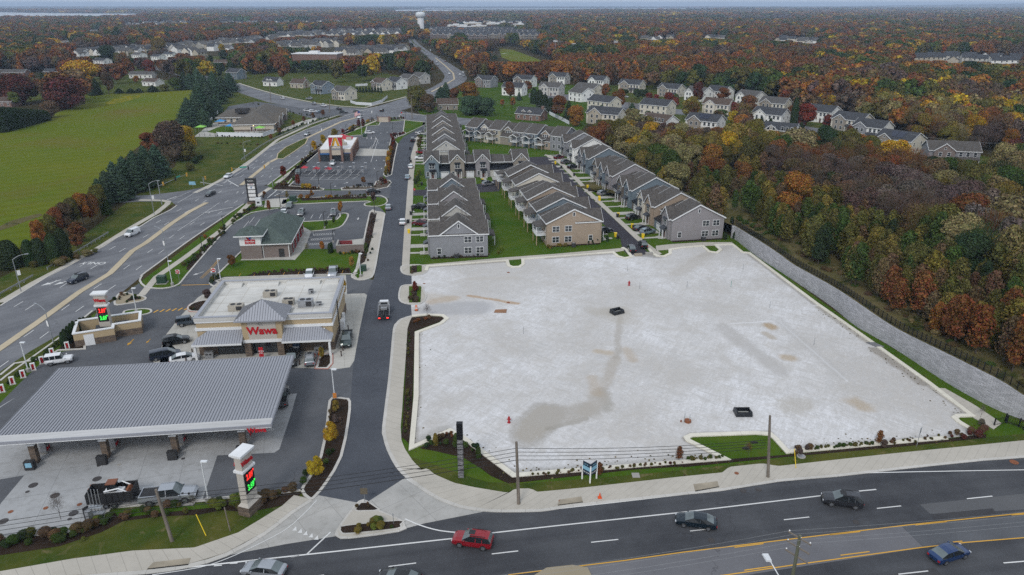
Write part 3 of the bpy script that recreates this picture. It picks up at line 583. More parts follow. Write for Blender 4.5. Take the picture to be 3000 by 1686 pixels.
arrow(MK,*Q(0,1,(385,690))[0],-10,3,1.5); arrow(MK,*Q(0,1,(480,685))[0],-10,3,1.5); arrow(MK,*Q(0,1,(1495,620))[0],-6,2,1.); arrow(MK,*Q(0,1,(1605,600))[0],-4,5,1.)
for q in ((777,587),(771,598),(765,610),(758,621)): arrow(MK,*q,-10,0,.9)
arrow(MK,901,551,-2,5,.8); arrow(MK,871,461,8,-3,.9); arrow(MK,843,470,5,-4,.7); arrow(MKY,*Q(0,1,(985,1140))[0],-4,4,.9); arrow(MKY,*Q(0,1,(1120,1130))[0],-4,4,.6)
arrow(MK,(1041),533,0,8,.7)
for x,y in ((947,405),(966,405),(942,425),(960,425),(953,361),(976,360),(958,336),(974,334)): arrow(MK,x,y,1,-6,.7)
line([(951,352),(933,409)],.14); line([(920,349),(945,350),(951,353)],.12)
slab('pavement',[(905,374),(975,377),(973,393),(890,393)],.045,M_walkpad)
def text(name,s,size,m,loc,rot,parent=None,ext=.02,align='CENTER',sx=1.,bold=0.):
 cu=bpy.data.curves.new(name,'FONT'); cu.body=s; cu.size=size; cu.extrude=ext; cu.align_x=align; cu.align_y='CENTER'; cu.offset=bold; cu.resolution_u=3
 t=bpy.data.objects.new(name,cu); C.objects.link(t)
 dg=bpy.context.evaluated_depsgraph_get(); me=bpy.data.meshes.new_from_object(t.evaluated_get(dg)); me.materials.clear(); me.materials.append(m)
 bpy.data.objects.remove(t); o=bpy.data.objects.new(name,me); C.objects.link(o); o.parent=parent; o.location=loc; o.rotation_euler=rot; o.scale=(sx,1,1)
 return o
p=P(*Q(0,1,(706,541))[0]); d=P(*Q(0,1,(790,490))[0])-P(*Q(0,1,(620,590))[0]); a=math.atan2(d.y,d.x)
t=text('road_word','ONLY',2.4,M_white,(p.x,p.y,.066),(0,0,a+math.pi/2),None,.0,'CENTER',.95,.03); struct(t)
struct(MK.obj('road_markings',M_white)); struct(MKY.obj('yellow_road_markings',M_yellow))
def disc_at(name,x,y,r,m,z,label=None,cat=None):
 b=MB(); b.cyl(0,0,-.02,.015,r,16); o=b.obj(name,m); p=P(x,y,z); o.location=p; return tag(o,label,cat,'manhole covers') if label else struct(o)
M_rust=mat('rusty_iron',(.20,.07,.03),.8,var=.3,scale=4.); M_iron=mat('dark_iron',(.05,.045,.045),.7)
for i,(x,y,z,r) in enumerate([(2551,1163,.05,.55),(1853,1191,.14,.3),(1755,1223.5,.14,.3),(1411,1261,.14,.3),(1279,762,.07,.35),(1279,686,.07,.35),(1067,714,.07,.3)]+[Q(0,2,q)[0]+(.05,.3) for q in ((697,768),(680,797),(345,940),(600,913),(80,968))]):
 disc_at('manhole_cover',x,y,r,M_rust,z,'round rusty orange manhole cover set in the paving','manhole cover')
for i,(x,y,z,r) in enumerate([Q(0,2,q)[0]+(.05,.55) for q in ((250,768),(732,720),(415,845),(555,980),(25,1040))]+[Q(2,2,q)[0]+(.05,.4) for q in ((458,810),(572,800),(1308,1047),(215,1185))]+[(912,641+0,.06,.35)][:0]+[Q(0,2,q)[0]+(.05,.25) for q in ((803,610),(745,620),(525,1023),(1382,567),(207,817))]):
 disc_at('manhole_cover',x,y,r,M_iron,z,'round dark iron manhole cover flush with the paving','manhole cover')
disc_at('manhole_cover',*Q(0,2,(900,613))[0],.28,M_kerb,.05,'small pale round cover on the fuel forecourt','manhole cover')
M_inlet=mat('inlet_concrete',(.30,.26,.2),.9,var=.2); M_black=mat('black_gap',(.008,.008,.008),.9)
for (a,b_,lab) in ((Q(0,2,(1110,1405),(1430,1370),(1440,1325),(1160,1360)),'tan storm drain slab in the pavement beside the silver sedan',0) ,(Q(1,2,(1632,925),(1822,900),(1810,860),(1650,885)),'storm drain slab in the pavement near the two leaning for sale boards',0),(Q(2,2,(92,818),(272,785),(262,745),(80,768)),'storm drain slab in the pavement short of the tall bare utility pole',0)) if 0 else ():
 pass
for pts,lab in ((Q(0,2,(1115,1403),(1425,1368),(1440,1325),(1160,1358)),'tan storm drain slab in the pavement behind the silver sedan'),(Q(1,2,(1632,922),(1822,898),(1810,860),(1650,885)),'storm drain slab in the pavement near the two angled sale boards'),(Q(2,2,(92,815),(272,783),(262,745),(80,768)),'storm drain slab in the pavement beside the taller bare utility pole')):
 w=[P(*q) for q in pts]; b=MB(); b.hexa([(v.x,v.y,.10) for v in w],[(v.x,v.y,.165) for v in w])
 o=b.obj('storm_drain',M_inlet); tag(o,lab,'storm drain')
 b=MB(); d=(w[1]-w[0]).normalized(); nn_=Vector((d.y,-d.x,0)); b.hexa([(v.x,v.y,.02) for v in (w[0]+nn_*.16,w[1]+nn_*.16,w[1]+nn_*.02,w[0]+nn_*.02)],[(v.x,v.y,.135) for v in (w[0]+nn_*.16,w[1]+nn_*.16,w[1]+nn_*.02,w[0]+nn_*.02)])
 b.obj('inlet_mouth',M_black,o)
WL=[(1838,600,562),(1850,604,570),(1904,646,603),(1950,676,634),(1990,702,663),(2084,766,716),(2150,819,760),(2200,848,795),(2257,882,830),(2384,965,893),(2494,1025,950),(2576,1058,1000),(2700,1105,1050),(2850,1160,1100)]
wb=[];wt=[]
for x,y0,y1 in WL:
 h=max(1.,HT(x,y0,y1)*.88); p=P(x,y0); wb.append(p); wt.append(Vector((p.x,p.y,h)))
nW=len(wb)
def smooth3(v):
 out=[]
 for i in range(len(v)-1):
  p=[v[max(0,i-1)],v[i],v[i+1],v[min(len(v)-1,i+2)]]
  for t in range(6):
   t/=6; out.append(.5*((2*p[1])+(p[2]-p[0])*t+(2*p[0]-5*p[1]+4*p[2]-p[3])*t*t+(3*p[1]-p[0]-3*p[2]+p[3])*t**3))
 return out+[v[-1]]
wb=smooth3(wb); wt=smooth3(wt)
wn=[ -off([Vector((p.x,p.y,0)) for p in wb],i,False) for i in range(len(wb))]
if wn[3].x<0: wn=[-v for v in wn]
m,nt,b=new_mat('retaining_block'); M_block=m
t=nd(nt,'ShaderNodeTexCoord').outputs['UV']
br=nd(nt,'ShaderNodeTexBrick'); lk(nt,t,br.inputs[0]); br.inputs['Scale'].default_value=1.; br.inputs['Brick Width'].default_value=.9; br.inputs['Row Height'].default_value=.2; br.inputs['Mortar Size'].default_value=.012
br.inputs['Color1'].default_value=(.44,.44,.465,1); br.inputs['Color2'].default_value=(.29,.295,.31,1); br.inputs['Mortar'].default_value=(.13,.13,.14,1); br.inputs['Bias'].default_value=-.1
c=mixc(nt,mth(nt,'MULTIPLY',ramp(nt,noi(nt,.5,5,.6,geo(nt)),.4,.7),.5),br.outputs['Color'],(.24,.24,.25))
lk(nt,c,b.inputs['Base Color']); b.inputs['Roughness'].default_value=.9; bump(nt,b,br.outputs['Fac'],-.05,.8)
wall=MB(); uv=[]; n=len(wb); s=0
vs=[];S=[]
for i in range(n):
 if i: s+=(wb[i]-wb[i-1]).length
 S.append(s)
rows=[(0,0),(1,.10),(1,.45)]
for fz,o in rows:
 for i in range(n): q=wb[i]+wn[i]*(o*1.); vs.append((q.x,q.y,wt[i].z*fz-.05*(fz==0)))
fs=[]
for r in range(2):
 for i in range(n-1):
  fs.append((r*n+i,r*n+i+1,(r+1)*n+i+1,(r+1)*n+i))
  z0=wt[i].z;z1=wt[i+1].z
  uv+= [(S[i],0),(S[i+1],0),(S[i+1],z1),(S[i],z0)] if r==0 else [(S[i],z0),(S[i+1],z1),(S[i+1],z1+.3),(S[i],z0+.3)]
wall.add(vs,fs); ow=wall.obj('retaining_wall',M_block); u=ow.data.uv_layers.new(name='UVMap'); u.data.foreach_set('uv',[c_ for q in uv for c_ in q])
tag(ow,'long curving grey block retaining wall along the empty lot','retaining wall')
def wall_d(x,y):
 best=1e9;bi=0
 for i in range(0,len(wb),2):
  d=(wb[i].x-x)**2+(wb[i].y-y)**2
  if d<best: best=d;bi=i
 dx=x-wb[bi].x; dy=y-wb[bi].y
 return (dx*wn[bi].x+dy*wn[bi].y), wt[bi].z
def zg(x,y):
 if x<50 or y>200 or x>260: return 0.
 d,h=wall_d(x,y)
 if d<.3: return 0.
 k=min(1,max(0,(d-28)/40)); k=k*k*(3-2*k)
 return h*(1-k)*1.
bank=MB(); cols=[.42,2,5,9,14,20,28,36,44,52,60,70]
vs=[];fs=[]
for i in range(n):
 for j,d in enumerate(cols):
  q=wb[i]+wn[i]*d; k=min(1,max(0,(d-28)/40)); k=k*k*(3-2*k)
  vs.append((q.x,q.y,(wt[i].z-.04)*(1-k)+.02+(.25*noise.noise(Vector((q.x*.15,q.y*.15,3))) if 1<d<65 else 0)))
for i in range(n-1):
 for j in range(len(cols)-1):
  a=i*len(cols)+j; fs.append((a,a+len(cols),a+len(cols)+1,a+1))
bank.add(vs,fs,0,True); struct(bank.obj('bank',M_rough))
M_fence=mat('black_fence',(.012,.013,.015),.45,.3)
fe=thing('fence','black metal fence along the top of the grey retaining wall','fence',tuple(wt[0]))
fp,tot=resample([Vector((wb[i].x+wn[i].x*.8,wb[i].y+wn[i].y*.8,wt[i].z)) for i in range(n)],100)
base=wt[0]
rl=MB()
for i in range(99):
 for hz in (.12,.75,1.3): rl.tube([fp[i]-base+Vector((0,0,hz)),fp[i+1]-base+Vector((0,0,hz))],.025,4,cap=False)
 a_=fp[i];b2=fp[i+1]
 for k in range(14):
  q=a_.lerp(b2,(k+.5)/14)-base; rl.tube([q+Vector((0,0,.1)),q+Vector((0,0,1.3))],.014,3,cap=False)
rl.obj('rail',M_fence,fe)
pm=MB(); pm.box(-.05,-.05,-.1,.05,.05,1.45); pme=pm.mesh('post',[M_fence])
for i in range(100): from_mesh('post',pme,fe,fp[i]-base)
def siding(name,col):
 if name in MATS: return MATS[name]
 m,nt,b=new_mat(name); MATS[name]=m; pos=geo(nt)
 s=nd(nt,'ShaderNodeSeparateXYZ'); lk(nt,pos,s.inputs[0])
 l=mth(nt,'MODULO',s.outputs[2],.2); l=mth(nt,'LESS_THAN',l,.03)
 c=mixc(nt,ramp(nt,noi(nt,.8,4,.6,pos),.3,.7),[x*.93 for x in col],[min(1,x*1.06) for x in col])
 c=mixc(nt,mth(nt,'MULTIPLY',l,.45),c,[x*.5 for x in col])
 lk(nt,c,b.inputs['Base Color']); b.inputs['Roughness'].default_value=.6; b.inputs['Specular IOR Level'].default_value=.3
 return m
SD={k:siding('siding_'+k,v) for k,v in dict(grey=(.235,.24,.26),slate=(.15,.19,.225),mauve=(.255,.24,.25),tan=(.33,.26,.20),beige=(.40,.36,.29),cream=(.60,.56,.48),white=(.76,.76,.74),brown=(.145,.125,.11),taupe=(.265,.235,.20),navy=(.07,.085,.11),blue=(.22,.27,.33),pale=(.46,.45,.42)).items()}
def shingle(name,col):
 m,nt,b=new_mat(name); pos=geo(nt)
 v=nd(nt,'ShaderNodeTexVoronoi'); v.inputs['Scale'].default_value=3.2; lk(nt,pos,v.inputs['Vector'])
 s=nd(nt,'ShaderNodeSeparateColor'); lk(nt,v.outputs['Color'],s.inputs[0])
 c=mixc(nt,s.outputs[0],[x*.72 for x in col],[x*1.25 for x in col])
 c=mixc(nt,mth(nt,'MULTIPLY',ramp(nt,noi(nt,.35,5,.6,pos),.4,.7),.3),c,[x*.65 for x in col])
 lk(nt,c,b.inputs['Base Color']); b.inputs['Roughness'].default_value=.92; b.inputs['Specular IOR Level'].default_value=.2
 return m
RF=dict(town=shingle('shingle_brown_grey',(.082,.075,.070)),dark=shingle('shingle_charcoal',(.05,.053,.06)),grey=shingle('shingle_grey',(.085,.082,.08)),brown=shingle('shingle_brown',(.085,.062,.05)),green=shingle('shingle_green',(.075,.098,.09)),care=shingle('shingle_taupe',(.11,.10,.088)))
M_trim=mat('white_trim',(.66,.67,.68),.5,var=.05); M_glass=mat('window_glass',(.03,.037,.045),.06,var=.4,scale=.6,spec=.8)
M_found=mat('foundation',(.22,.21,.2),.9); M_blackroof=mat('black_metal_roof',(.028,.032,.04),.35,.5,var=.1)
M_door=mat('brown_door',(.09,.035,.028),.5); M_garage=mat('white_garage_door',(.60,.61,.62),.5,var=.04); M_wood=mat('deck_post_wood',(.36,.27,.17),.8)
def brickm(name,c1,c2,mo,w=.22,h=.075,sc=1.):
 m,nt,b=new_mat(name); MATS[name]=m
 tc=nd(nt,'ShaderNodeTexCoord'); s=nd(nt,'ShaderNodeSeparateXYZ'); lk(nt,tc.outputs['Object'],s.inputs[0])
 cb=nd(nt,'ShaderNodeCombineXYZ'); lk(nt,mth(nt,'ADD',s.outputs[0],s.outputs[1]),cb.inputs[0]); lk(nt,s.outputs[2],cb.inputs[1])
 br=nd(nt,'ShaderNodeTexBrick'); lk(nt,cb.outputs[0],br.inputs[0]); br.inputs['Scale'].default_value=sc; br.inputs['Brick Width'].default_value=w; br.inputs['Row Height'].default_value=h; br.inputs['Mortar Size'].default_value=.008 if w<.3 else .02
 br.inputs['Color1'].default_value=(*c1,1); br.inputs['Color2'].default_value=(*c2,1); br.inputs['Mortar'].default_value=(*mo,1)
 c=mixc(nt,mth(nt,'MULTIPLY',ramp(nt,noi(nt,1.2,4),.35,.7),.35),br.outputs['Color'],[x*.6 for x in c1])
 lk(nt,c,b.inputs['Base Color']); b.inputs['Roughness'].default_value=.88
 return m
M_brick=brickm('red_brick',(.22,.105,.075),(.13,.075,.06),(.25,.22,.2)); M_brickb=brickm('brown_brick',(.20,.14,.12),(.125,.09,.08),(.22,.2,.19),.3,.1)
M_stone2=brickm('ledger_stone',(.22,.16,.115),(.085,.065,.055),(.05,.042,.035),.55,.14)
SD['brick']=M_brickb; SD['red']=M_brick
def gable(Wl,Rf,Tr,x0,x1,y0,y1,z,rise,axis,ov=.35,th=.14,wi=0.,ridge_wall=True):
 def T(a,b_,c_): return (a,b_,c_) if axis=='x' else (b_,a,c_)
 if axis=='x': a0,a1,s0,s1=x0,x1,y0,y1
 else: a0,a1,s0,s1=y0,y1,x0,x1
 m_=(s0+s1)/2; hs=(s1-s0)/2; k=rise/hs
 if Wl is not None:
  Wl.hexa([T(a0+wi,s0,z-.02),T(a0+wi,s1,z-.02),T(a0+wi,m_,z+rise-.03)],[T(a1-wi,s0,z-.02),T(a1-wi,s1,z-.02),T(a1-wi,m_,z+rise-.03)])
 e=ov
 for sg in (-1,1):
  so=m_+sg*(hs+e); ze=z-e*k
  Rf.hexa([T(a0-e,so,ze),T(a1+e,so,ze),T(a1+e,m_,z+rise),T(a0-e,m_,z+rise)],[T(a0-e,so,ze+th),T(a1+e,so,ze+th),T(a1+e,m_,z+rise+th),T(a0-e,m_,z+rise+th)])
  if Tr is not None:
   for ae,d in ((a0-e-.06,.05),(a1+e+.01,.05)):
    Tr.hexa([T(ae,so,ze-.16),T(ae+d,so,ze-.16),T(ae+d,m_,z+rise-.16),T(ae,m_,z+rise-.16)],[T(ae,so,ze+th+.03),T(ae+d,so,ze+th+.03),T(ae+d,m_,z+rise+th+.03),T(ae,m_,z+rise+th+.03)])
   Tr.hexa([T(a0-e,so,ze-.1),T(a1+e,so,ze-.1),T(a1+e,so+sg*.07,ze-.1),T(a0-e,so+sg*.07,ze-.1)],[T(a0-e,so,ze+th),T(a1+e,so,ze+th),T(a1+e,so+sg*.07,ze+th),T(a0-e,so+sg*.07,ze+th)])
WIN={}
def winmesh(w,h,kind='double'):
 k=(round(w,2),round(h,2),kind)
 if k in WIN: return WIN[k]
 b=MB(); fr=.11
 b.box(-w/2-fr,-.05,-fr,w/2+fr,.0,h+fr,0)
 b.box(-w/2,-.065,0,w/2,-.052,h,1)
 if kind!='plain':
  b.box(-w/2,-.085,h*.48,w/2,-.067,h*.52,0)
  n=max(1,round(w/1.0))
  for i in range(1,n): x=-w/2+w*i/n; b.box(x-.05,-.09,0,x+.05,-.068,h,0)
 WIN[k]=b.mesh('window',[M_trim,M_glass]); return WIN[k]
def garmesh():
 if 'g' in WIN: return WIN['g']
 b=MB(); b.box(-1.35,-.05,0,1.35,0,2.2,0)
 for i in range(4):
  b.box(-1.3,-.065,.04+i*.54,1.3,-.052,.54+i*.54-.03,0)
 for i in range(4): b.box(-1.15+i*.6,-.078,1.75,-.7+i*.6,-.067,2.0,1)
 WIN['g']=b.mesh('garage_door',[M_garage,M_glass]); return WIN['g']
def doormesh():
 if 'd' in WIN: return WIN['d']
 b=MB(); b.box(-.62,-.05,0,.62,0,2.3,1); b.box(-.46,-.075,.03,.46,-.052,2.12,0); b.box(-.25,-.09,1.3,.25,-.077,1.9,2)
 WIN['d']=b.mesh('door',[M_door,M_trim,M_glass]); return WIN['d']
def put(root,kind,x,y,z,rz,w=1.,h=1.4,wk='double'):
 me=winmesh(w,h,wk) if kind=='window' else garmesh() if kind=='garage_door' else doormesh()
 o=from_mesh(kind,me,root,(x,y,z),math.radians(rz)); return o
def posts(r,xy,s_,z0,z1):
 for x,y in xy: b=MB(); b.box(x,y,z0,x+s_,y+s_,z1); b.obj('porch_post',M_trim,r)
def townhouse(label,group,loc,rz,w,d,typ,col,rise=3.2,hb=None,left=False,right=False,back='none',He=5.8,detail=True,up=0.,name='townhouse'):
 r=thing(name,label,'townhouse',loc,rz,group)
 Wl,Rf,Tr=MB(),MB(),MB(); fy=3. if typ=='R' else 0.
 He+=up-(.9 if typ=='R' else .3 if typ=='G' else 0)
 if typ=='A': rise*=1.12
 Wl.box(0.01,fy,0,w-.01,d,He)
 hb=hb or d/2-.01; cy=d/2+(.6 if typ=='R' else 0)
 if typ=='R': hb=min(hb,d/2-.9)
 cr_=hb<d/2-1.5 and typ!='A'
 gable(Wl,Rf,None if cr_ else Tr,0,w,cy-hb,cy+hb,He,rise*(hb/(d/2))*(.8 if cr_ else 1. if typ!='R' else .92),'x',.3 if (left or right or typ=='A') else .02)
 cross=hb<d/2-1
 if cross:  # a lower roof with its ridge running front to back carries the eaves
  gable(Wl,Rf,Tr,0.02,w-.02,fy,d,He,min(2.3,w*.33),'y',.28)
 if typ in 'AGE':
  gw=min(w-.3,5.2); gx=.15 if typ!='E' else .15
  if not cross: gable(Wl,Rf,Tr,gx,gx+gw,-.45,d*.45,He,2.55,'y',.3)
  Wl.box(gx+.02,-.45,0,gx+gw-.02,.2,He-.02)
  cx_=gx+gw/2
  if detail:
   put(r,'window',cx_,-.47,3.55,0,1.7,1.5)
   put(r,'door',cx_+.2,-.47,.05,0); put(r,'window',cx_-1.55,-.47,.9,0,.8,1.4)
   put(r,'window',cx_,-.47,He+.9,0,.5,.6,'plain')
   b=MB(); b.hexa([(cx_-1.1,-.48,5.25),(cx_+1.1,-.48,5.25),(cx_+1.1,-.95,5.1),(cx_-1.1,-.95,5.1)],[(cx_-1.1,-.48,5.55),(cx_+1.1,-.48,5.55),(cx_+1.1,-.95,5.16),(cx_-1.1,-.95,5.16)]); b.obj('awning',M_blackroof,r)
   b=MB(); b.hexa([(cx_-.9,-.48,2.65),(cx_+1.5,-.48,2.65),(cx_+1.5,-1.7,2.5),(cx_-.9,-1.7,2.5)],[(cx_-.9,-.48,3.2),(cx_+1.5,-.48,3.2),(cx_+1.5,-1.7,2.58),(cx_-.9,-1.7,2.58)]); pr=b.obj('porch_roof',M_blackroof,r)
   posts(r,((cx_-.85,-1.65),(cx_+1.27,-1.65)),.18,0,2.5)
 else:
  b=MB(); b.hexa([(0.02,fy,2.75),(w-.02,fy,2.75),(w-.02,-.2,2.55),(0.02,-.2,2.55)],[(0.02,fy,4.0),(w-.02,fy,4.0),(w-.02,-.2,2.68),(0.02,-.2,2.68)]); b.obj('garage_roof',M_blackroof,r)
  Wl.box(.03,.1,0,w-.03,fy+.05,2.7)
  if detail:
   put(r,'garage_door',w/2,.08,.02,0)
   for dx in (-1.1,1.1): put(r,'window',w/2+dx,fy,4.35,0,.75,.75,'plain')
 if left and detail:
  for (y,z) in left: put(r,'window',0,y,z,-90,1.7 if y>4.5 else .9,1.4)
  put(r,'window',0,d/2,He+1.6,-90,.45,.9,'plain')
 if right and detail:
  for (y,z) in right: put(r,'window',w,y,z,90,1.7 if y>4.5 else .9,1.4)
  put(r,'window',w,d/2,He+1.6,90,.45,.9,'plain')
 if back!='none':
  for dx in (.28,.72):
   put(r,'window',w*dx,d,3.6+up,180,1.1,1.4); put(r,'window',w*dx,d,.9+up,180,1.1,1.4)
 if back=='porch':
  b=MB(); b.hexa([(1,d,2.7),(w-1,d,2.7),(w-1,d+2.6,2.45),(1,d+2.6,2.45)],[(1,d,3.5),(w-1,d,3.5),(w-1,d+2.6,2.6),(1,d+2.6,2.6)]); b.obj('porch_roof',RF['town'],r)
  posts(r,((1.05,d+2.35),(w-1.25,d+2.35)),.2,0,2.5)
 if back=='deck':
  dz=2.6; b=MB(); b.box(.8,d,dz,w-.8,d+2.6,dz+.2); b.obj('deck',M_trim,r)
  b=MB();
  for zz in (.35,1.1): b.box(.8,d+2.55,dz+zz,w-.8,d+2.62,dz+zz+.08); b.box(.8,d,dz+zz,.87,d+2.6,dz+zz+.08); b.box(w-.87,d,dz+zz,w-.8,d+2.6,dz+zz+.08)
  for k in range(16):
   x=.85+(w-1.7)*k/15; b.box(x-.02,d+2.57,dz+.3,x+.02,d+2.6,dz+1.15)
  for k in range(8):
   y=d+.2+2.3*k/7; b.box(.82,y-.02,dz+.3,.85,y+.02,dz+1.15); b.box(w-.85,y-.02,dz+.3,w-.82,y+.02,dz+1.15)
  b.obj('railing',M_trim,r)
  for x in (.9,w-.9):
   b=MB(); b.box(x-.09,d+2.35,0,x+.09,d+2.53,dz); b.obj('deck_post',M_wood,r)
  b=MB(); b.hexa([(.8,d,dz+2.5),(w-.8,d,dz+2.5),(w-.8,d+2.7,dz+2.35),(.8,d+2.7,dz+2.35)],[(.8,d,dz+3.1),(w-.8,d,dz+3.1),(w-.8,d+2.7,dz+2.5),(.8,d+2.7,dz+2.5)]); b.obj('porch_roof',RF['town'],r)
  for x in (.9,w-.9):
   b=MB(); b.box(x-.07,d+2.4,dz+.2,x+.07,d+2.54,dz+2.4); b.obj('porch_post',M_trim,r)
 if rnd.random()<.8:
  for k in range(2): b=MB(); b.cyl(w*.3+k*.9,cy+1+k*.9,He+rise*.4,He+rise+.1-.3*k,.07,5); b.obj('vent_pipe',M_found,r)
 Wl.obj('wall',SD[col],r); Rf.obj('roof',RF['town'],r); Tr.obj('trim',M_trim,r)
 return r
ORD=['first','second','third','fourth','fifth','sixth','seventh','eighth','ninth','tenth','eleventh','twelfth','thirteenth','fourteenth','fifteenth','sixteenth','seventeenth','eighteenth','nineteenth','twentieth']
CN=dict(grey='grey',slate='blue grey',mauve='mauve grey',tan='tan',beige='beige',cream='cream',white='white',brown='dark brown',taupe='taupe',navy='dark blue',blue='pale blue',pale='off white',brick='brown brick',red='red brick')
def row(A,dirv,specs,d,nm,endn,backside,hb=None,rev=False,rise=3.2,front=True):
 u=Vector((dirv[0],dirv[1],0)).normalized(); s=0; n=len(specs); out=[]; grp=0;j=0
 rz=math.atan2(-u.y,-u.x) if rev else math.atan2(u.y,u.x)
 for i,(typ,w,col) in enumerate(specs):
  if typ=='A': j=0
  org=A+u*(s+w) if rev else A+u*s
  lab=f"{CN[col]} {'gabled townhouse' if typ in 'AG' else 'recessed townhouse'}, {ORD[i]} from the {endn} of {nm}"
  first=i==0; last=i==n-1
  wins=[(2.2,.9),(9.3,.9),(12.2,.9),(9.3,3.7),(12.2,3.7)] if typ=='A' and i==0 else None
  side=wins or []
  sk=dict(left=side if (first and not rev) or (last and rev) else False,right=side if (first and rev) or (last and not rev) else False)
  bk=backside(i,typ)
  out.append(townhouse(lab,nm,(org.x,org.y,0),rz,w,d,typ,col,rise-.32*j,hb,back=bk,**sk))
  s+=w; j+=1
 return out
bs_none=lambda i,t:'porch' if i%2 else 'win'
W1A=P(1083,649); uW=Vector((-.113,.993,0))
W1=row(W1A,uW,[('A',7.2,'grey'),('R',7.4,'cream'),('A',7.4,'pale'),('R',8.,'mauve'),('A',8.4,'mauve'),('R',8.,'slate'),('A',7.,'slate')],14.2,'the row beside the drive road','near end',bs_none,hb=4.6,rev=True,rise=3.0*7.1/4.6)
W2A=W1A+uW*108.5
W2=row(W2A,uW,[('A',8.,'pale'),('R',8.5,'white'),('A',8.5,'grey'),('R',9,'slate'),('A',9.,'taupe'),('R',9.,'taupe'),('A',8,'taupe'),('R',8,'grey'),('A',9,'brown'),('A',9,'taupe'),('R',9,'taupe')],14.2,'the rear west row','near end',bs_none,hb=5.6,rev=True,rise=3.3*7.1/5.6)
FA=Vector((-31.2,253.6,0)); uF=Vector((.993,.113,0))
F_=row(FA,uF,[('A',5.2,'slate'),('R',3.9,'slate'),('A',5.2,'taupe'),('R',3.9,'brown'),('A',5.2,'mauve'),('R',5.4,'pale'),('R',3.2,'mauve'),('A',5.4,'taupe')],14.,'the short south facing row','west end',lambda i,t:'none',rise=2.4)
uM=Vector((-.178,.984,0)); MA=P(1508,612)
MD=14.2; nM=Vector((uM.y,-uM.x,0))
MS=[('A',6.2,'tan'),('R',5.6,'slate'),('A',6.6,'slate'),('R',6.,'brown'),('A',6.6,'tan'),('G',6.,'cream'),('R',5.6,'grey'),('A',6.6,'cream'),('R',6.,'cream'),('A',6.6,'brown'),('R',6.,'brown')]
def rowE(A,u,specs,d,nm,endn,backside,rise):
 s=0;j=0;rz=math.atan2(u.y,u.x)
 for i,(typ,w,col) in enumerate(specs):
  if typ=='A': j=0
  org=A+u*s
  lab=f"{CN[col]} {'gabled townhouse' if typ in 'AG' else 'recessed townhouse'}, {ORD[i]} from the {endn} of {nm}"
  side=[(2.5,.9),(8.5,.9),(11.8,.9),(8.5,3.7),(11.8,3.7)] if i==0 else False
  townhouse(lab,nm,(org.x,org.y,0),rz,w,d,typ,col,rise-.32*j,None,left=side,back=backside(i,typ),up=.3); s+=w; j+=1
rowE(MA,uM,MS,MD,'the middle row','near end',lambda i,t:'deck' if i%2==0 else 'win',3.0)
uR=Vector((-.173,.985,0)); RA=P(1688,607)
RS=[('A',6.6,'mauve'),('R',6.4,'slate'),('A',6.6,'tan'),('G',6.4,'cream'),('R',6.2,'brown'),('A',6.6,'slate'),('G',6.6,'brown'),('R',6.4,'mauve'),('A',7.2,'mauve'),('G',7.2,'slate'),('G',7.2,'taupe'),('R',7.,'slate'),('A',7.,'slate'),('G',6.6,'grey'),('R',6.4,'pale'),('A',7.,'white'),('R',7,'grey'),('A',7,'grey')]
row(RA,uR,RS,14.4,'the long row beside the wood','near end',bs_none,rev=True,rise=3.3)
BA=Vector((-21.2,331.8,0)); uB=Vector((40.7,-26.8,0)).normalized()
BS=[('slate','U'),('cream','D'),('beige','U'),('taupe','D'),('grey','U'),('slate','U'),('tan','D'),('grey','U')]
s=0
for i,(col,k) in enumerate(BS):
 w=6.4; org=BA+uB*s; s+=w; rz=math.atan2(uB.y,uB.x)
 r=thing('townhouse',f"{CN[col]} townhouse {'with dormer' if k=='D' else 'with tall wall'}, {ORD[i]} from the west end of the back row",'townhouse',tuple(org),rz,'the back row above the lawn')
 Wl,Rf,Tr=MB(),MB(),MB(); d=13.
 if k=='U':
  Wl.box(.01,0,0,w-.01,d,6.2); gable(Wl,Rf,Tr,0,w,0,d,6.2,3.2,'x',.25)
  for dx in (.3,.7): put(r,'window',w*dx,0,4.2,0,.9,1.4); put(r,'window',w*dx,0,1.2,0,1.,1.4)
 else:
  Wl.box(.01,0,0,w-.01,d,3.6); gable(Wl,Rf,Tr,0,w,0,d,3.6,5.2,'x',.25)
  gable(Wl,Rf,Tr,1.3,w-1.3,1.6,6.5,6.3,1.5,'y',.3); Wl.box(1.35,1.6,3.6,w-1.35,6.,6.3)
  for dx in (.35,.5,.65): put(r,'window',w*dx,1.58,4.7,0,.7,1.3)
  put(r,'window',w*.75,0,1.2,0,1.,1.4)
 if i!=3 and i!=7:
  b=MB(); b.box(.3,-2.6,2.0,3.9,0,2.2); b.obj('deck',M_trim,r)
  b=MB(); b.box(.3,-2.62,2.9,3.9,-2.55,3.0); b.box(.3,-2.6,2.9,.37,0,3.0); b.box(3.83,-2.6,2.9,3.9,0,3.0); b.box(.3,-2.6,2.3,3.9,-2.56,2.4)
  for q in range(16): b.box(.33+q*.235,-2.6,2.2,.37+q*.235,-2.57,2.95)
  b.obj('railing',M_trim,r)
  for x in (.42,3.78):
   b=MB(); b.box(x-.08,-2.55,2.2,x+.08,-2.4,4.5); b.obj('porch_post',M_trim,r); b=MB(); b.box(x-.09,-2.55,0,x+.09,-2.37,2.0); b.obj('deck_post',M_wood,r)
  b=MB(); T2=MB(); gable(None,b,T2,.3,3.9,-2.7,.2,4.5,.9,'y',.2); b.obj('porch_roof',RF['town'],r); T2.obj('porch_trim',M_trim,r)
 Wl.obj('wall',SD[col],r); Rf.obj('roof',RF['town'],r); Tr.obj('trim',M_trim,r)
